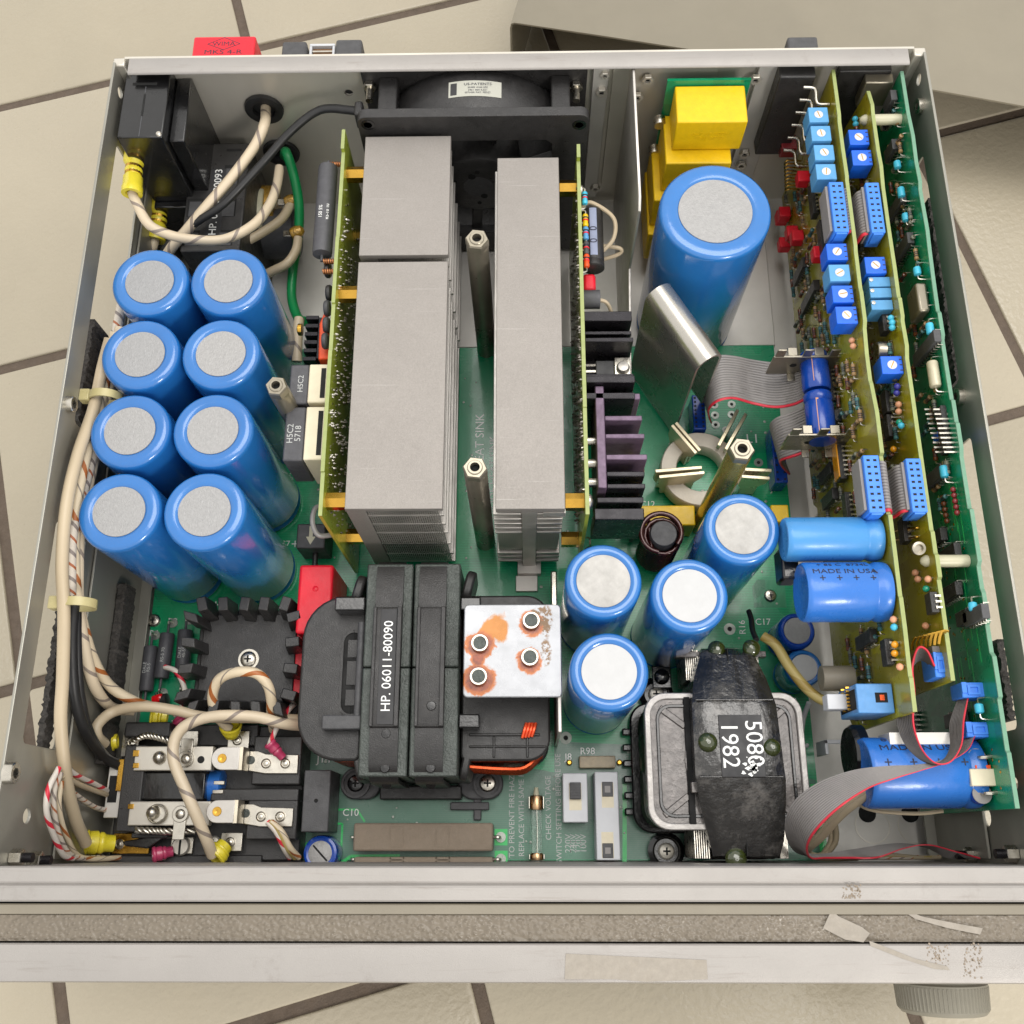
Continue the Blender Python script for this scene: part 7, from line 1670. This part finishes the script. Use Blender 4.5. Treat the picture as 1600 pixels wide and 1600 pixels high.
# black terminal strip with bent pins, rear right
t = thing('terminal_strip', 'black terminal strip with six bent pins against the rear wall', 'terminal strip', (150, 395, 60))
build('block', MB().box(139, 158, 391, 402.8, 50, 112), 'black', t, bevel=.8)
for i in range(6):
    p = onx(1272 - i * 6.4, 152 + i * 19.4, 158); z = p.z
    build('bent_pin', MB().tube([(152, p.y + 4, z + 3), (157, p.y + 3.4, z + 3), (158.5, p.y + 2, z + 2), (159, p.y - 2, z), (160.4, p.y - 4, z - .6), (165.8, p.y - 4.2, z - .6)], .9, 8), 'tin', t, ang=60)
ct = MB(); 
for i in range(9): p = onx(1228, 262 + i * 6, XA - 8); ct.tube([(XA - .6, p.y, 50 - i * .5), (XA - 9, p.y, 51 - i * .5), (XA - 10, p.y - 1, 48 - i * .5)], .5, 5, 2)
build('gold_pin_row', ct, 'gold', A, kind='stuff'); q = onx(1225, 262, XA - 8); build('red_block', MB().box(XA - 14, XA - 5, q.y - 2, q.y + 8, 52, 60), 'maroon', A, bevel=.6)
# dark wall fitting behind the middle and green cards
build('rear_connector', MB().box(172, 200, 398, 402.8, 30, 108), 'black', ch, bevel=.8); build('connector_plate', MB().box(186, 201, 392, 398, 88, 106), 'bright', ch, bevel=.6)
p = at(1385, 185, 100); hexnut((p.x, p.y, 97), 3.4, C_, (0, -1, .3), 4, 'tin')

# ------------------------------------------------------------------ flat cables
def RB(name, ea, eb, n, label, **k): return ribbon(name, W(ea), W(eb), n, label, **k)
RB('flat_cable', [(1098, 622, 14), (1100, 604, 34), (1106, 574, 50), (1122, 556, 57), (1146, 556, 56), (1176, 562, 52), (1210, 566, 54), (1238, 562, 60), (1262, 556, 66)],
   [(1112, 662, 12), (1108, 652, 30), (1108, 640, 46), (1122, 628, 54), (1146, 624, 54), (1176, 632, 50), (1210, 638, 52), (1240, 634, 58), (1264, 622, 64)], 18, 'wide grey flat cable waving from the main board to the crowded card', k=6)
RB('flat_cable', [(1214, 690, 14), (1206, 676, 34), (1204, 662, 46), (1214, 652, 52), (1232, 646, 56), (1256, 636, 62)],
   [(1234, 742, 12), (1224, 732, 30), (1220, 722, 42), (1236, 716, 50), (1258, 708, 54), (1282, 694, 60)], 16, 'narrower grey flat cable folded beside the yellowish standoff post', k=6)
for (xa, ya, xb, yb_, lab) in ((1076, 618, 1108, 672, 'blue socket on the main board under the wide grey flat cable'), (1208, 668, 1226, 755, 'dark blue socket on the main board under the folded flat cable')):
    a, b = at((xa + xb) / 2, ya, 14), at((xa + xb) / 2, yb_, 14); x = (a.x + b.x) / 2
    t = thing('board_socket', lab, 'connector', (x, (a.y + b.y) / 2, 0)); build('housing', MB().box(x - 3.6, x + 3.6, b.y, a.y, .1, 15), 'blue_dark', t, bevel=.6)
    sm2 = MB()
    for i in range(8): y = b.y + 2 + (a.y - b.y - 4) * i / 7; sm2.box(x - 2.6, x - 1.4, y - .6, y + .6, 14.9, 15.1).box(x + 1.4, x + 2.6, y - .6, y + .6, 14.9, 15.1)
    build('contact_slot', sm2, 'hole', t)
RB('flat_cable', [(1462, 1054, 98), (1446, 1034, 99), (1430, 1036, 98), (1414, 1064, 92), (1405, 1098, 90), (1402, 1132, 92), (1416, 1166, 98), (1444, 1190, 102), (1470, 1190, 102), (1484, 1168, 98), (1484, 1130, 92), (1498, 1088, 92)],
   [(1460, 1040, 107), (1448, 1015, 108), (1434, 1012, 107), (1426, 1042, 101), (1430, 1084, 99), (1428, 1128, 100), (1440, 1168, 104), (1462, 1192, 108), (1486, 1190, 108), (1503, 1164, 104), (1507, 1125, 99), (1514, 1086, 98)], 10, 'dark grey flat cable hanging in a loop between two latched connectors', mt='dark_wire', k=6)
RB('flat_cable', [(1508, 1150, 92), (1498, 1174, 98), (1470, 1188, 101), (1430, 1195, 102), (1385, 1197, 101), (1335, 1203, 98), (1284, 1220, 92), (1246, 1246, 84), (1229, 1275, 74), (1228, 1304, 60), (1242, 1330, 44), (1275, 1336, 34), (1330, 1328, 34), (1400, 1318, 38), (1446, 1324, 38), (1480, 1340, 34), (1512, 1346, 28)],
   [(1524, 1150, 98), (1512, 1172, 103), (1482, 1190, 105), (1440, 1204, 106), (1398, 1217, 106), (1356, 1233, 104), (1310, 1264, 100), (1276, 1298, 92), (1262, 1324, 80), (1268, 1342, 64), (1292, 1349, 50), (1330, 1349, 44), (1372, 1340, 44), (1412, 1326, 46), (1450, 1320, 47), (1492, 1330, 44), (1532, 1346, 38)], 16, 'grey flat cable with red edge sweeping round the front right corner', k=6)
for k, (dy, r_) in enumerate(((0, 1.7), (7, 1.7))):
    wire('plug_wire', W([(1520, 1210 + dy, 94), (1480, 1205 + dy, 95), (1440, 1208 + dy, 94), (1400, 1216 + dy, 90), (1360, 1234 + dy, 82), (1320, 1262 + dy, 70), (1285, 1300 + dy, 52), (1262, 1330, 36), (1285, 1344, 24), (1340, 1345, 18)]), r_, 'w_plain', ('rear', 'front')[k] + ' cream wire of the pair leaving the beige plug')
for k in range(4):
    wire('thin_wire', W([(1300, 1346, 22), (1340, 1342 - k, 24), (1385, 1336 + k * 2, 24), (1430, 1340 + k * 2.2, 22), (1470, 1347, 18)]), 1.1, ('w_plain', 'w_yellow', 'w_greyb', 'w_yellow')[k], ('plain cream', 'yellowed', 'striped', 'second yellowed')[k] + ' thin wire lying under the flat cable at the front edge', n=8)
for o in protos:
    for c in list(o.children): bpy.data.objects.remove(c)
    bpy.data.objects.remove(o)
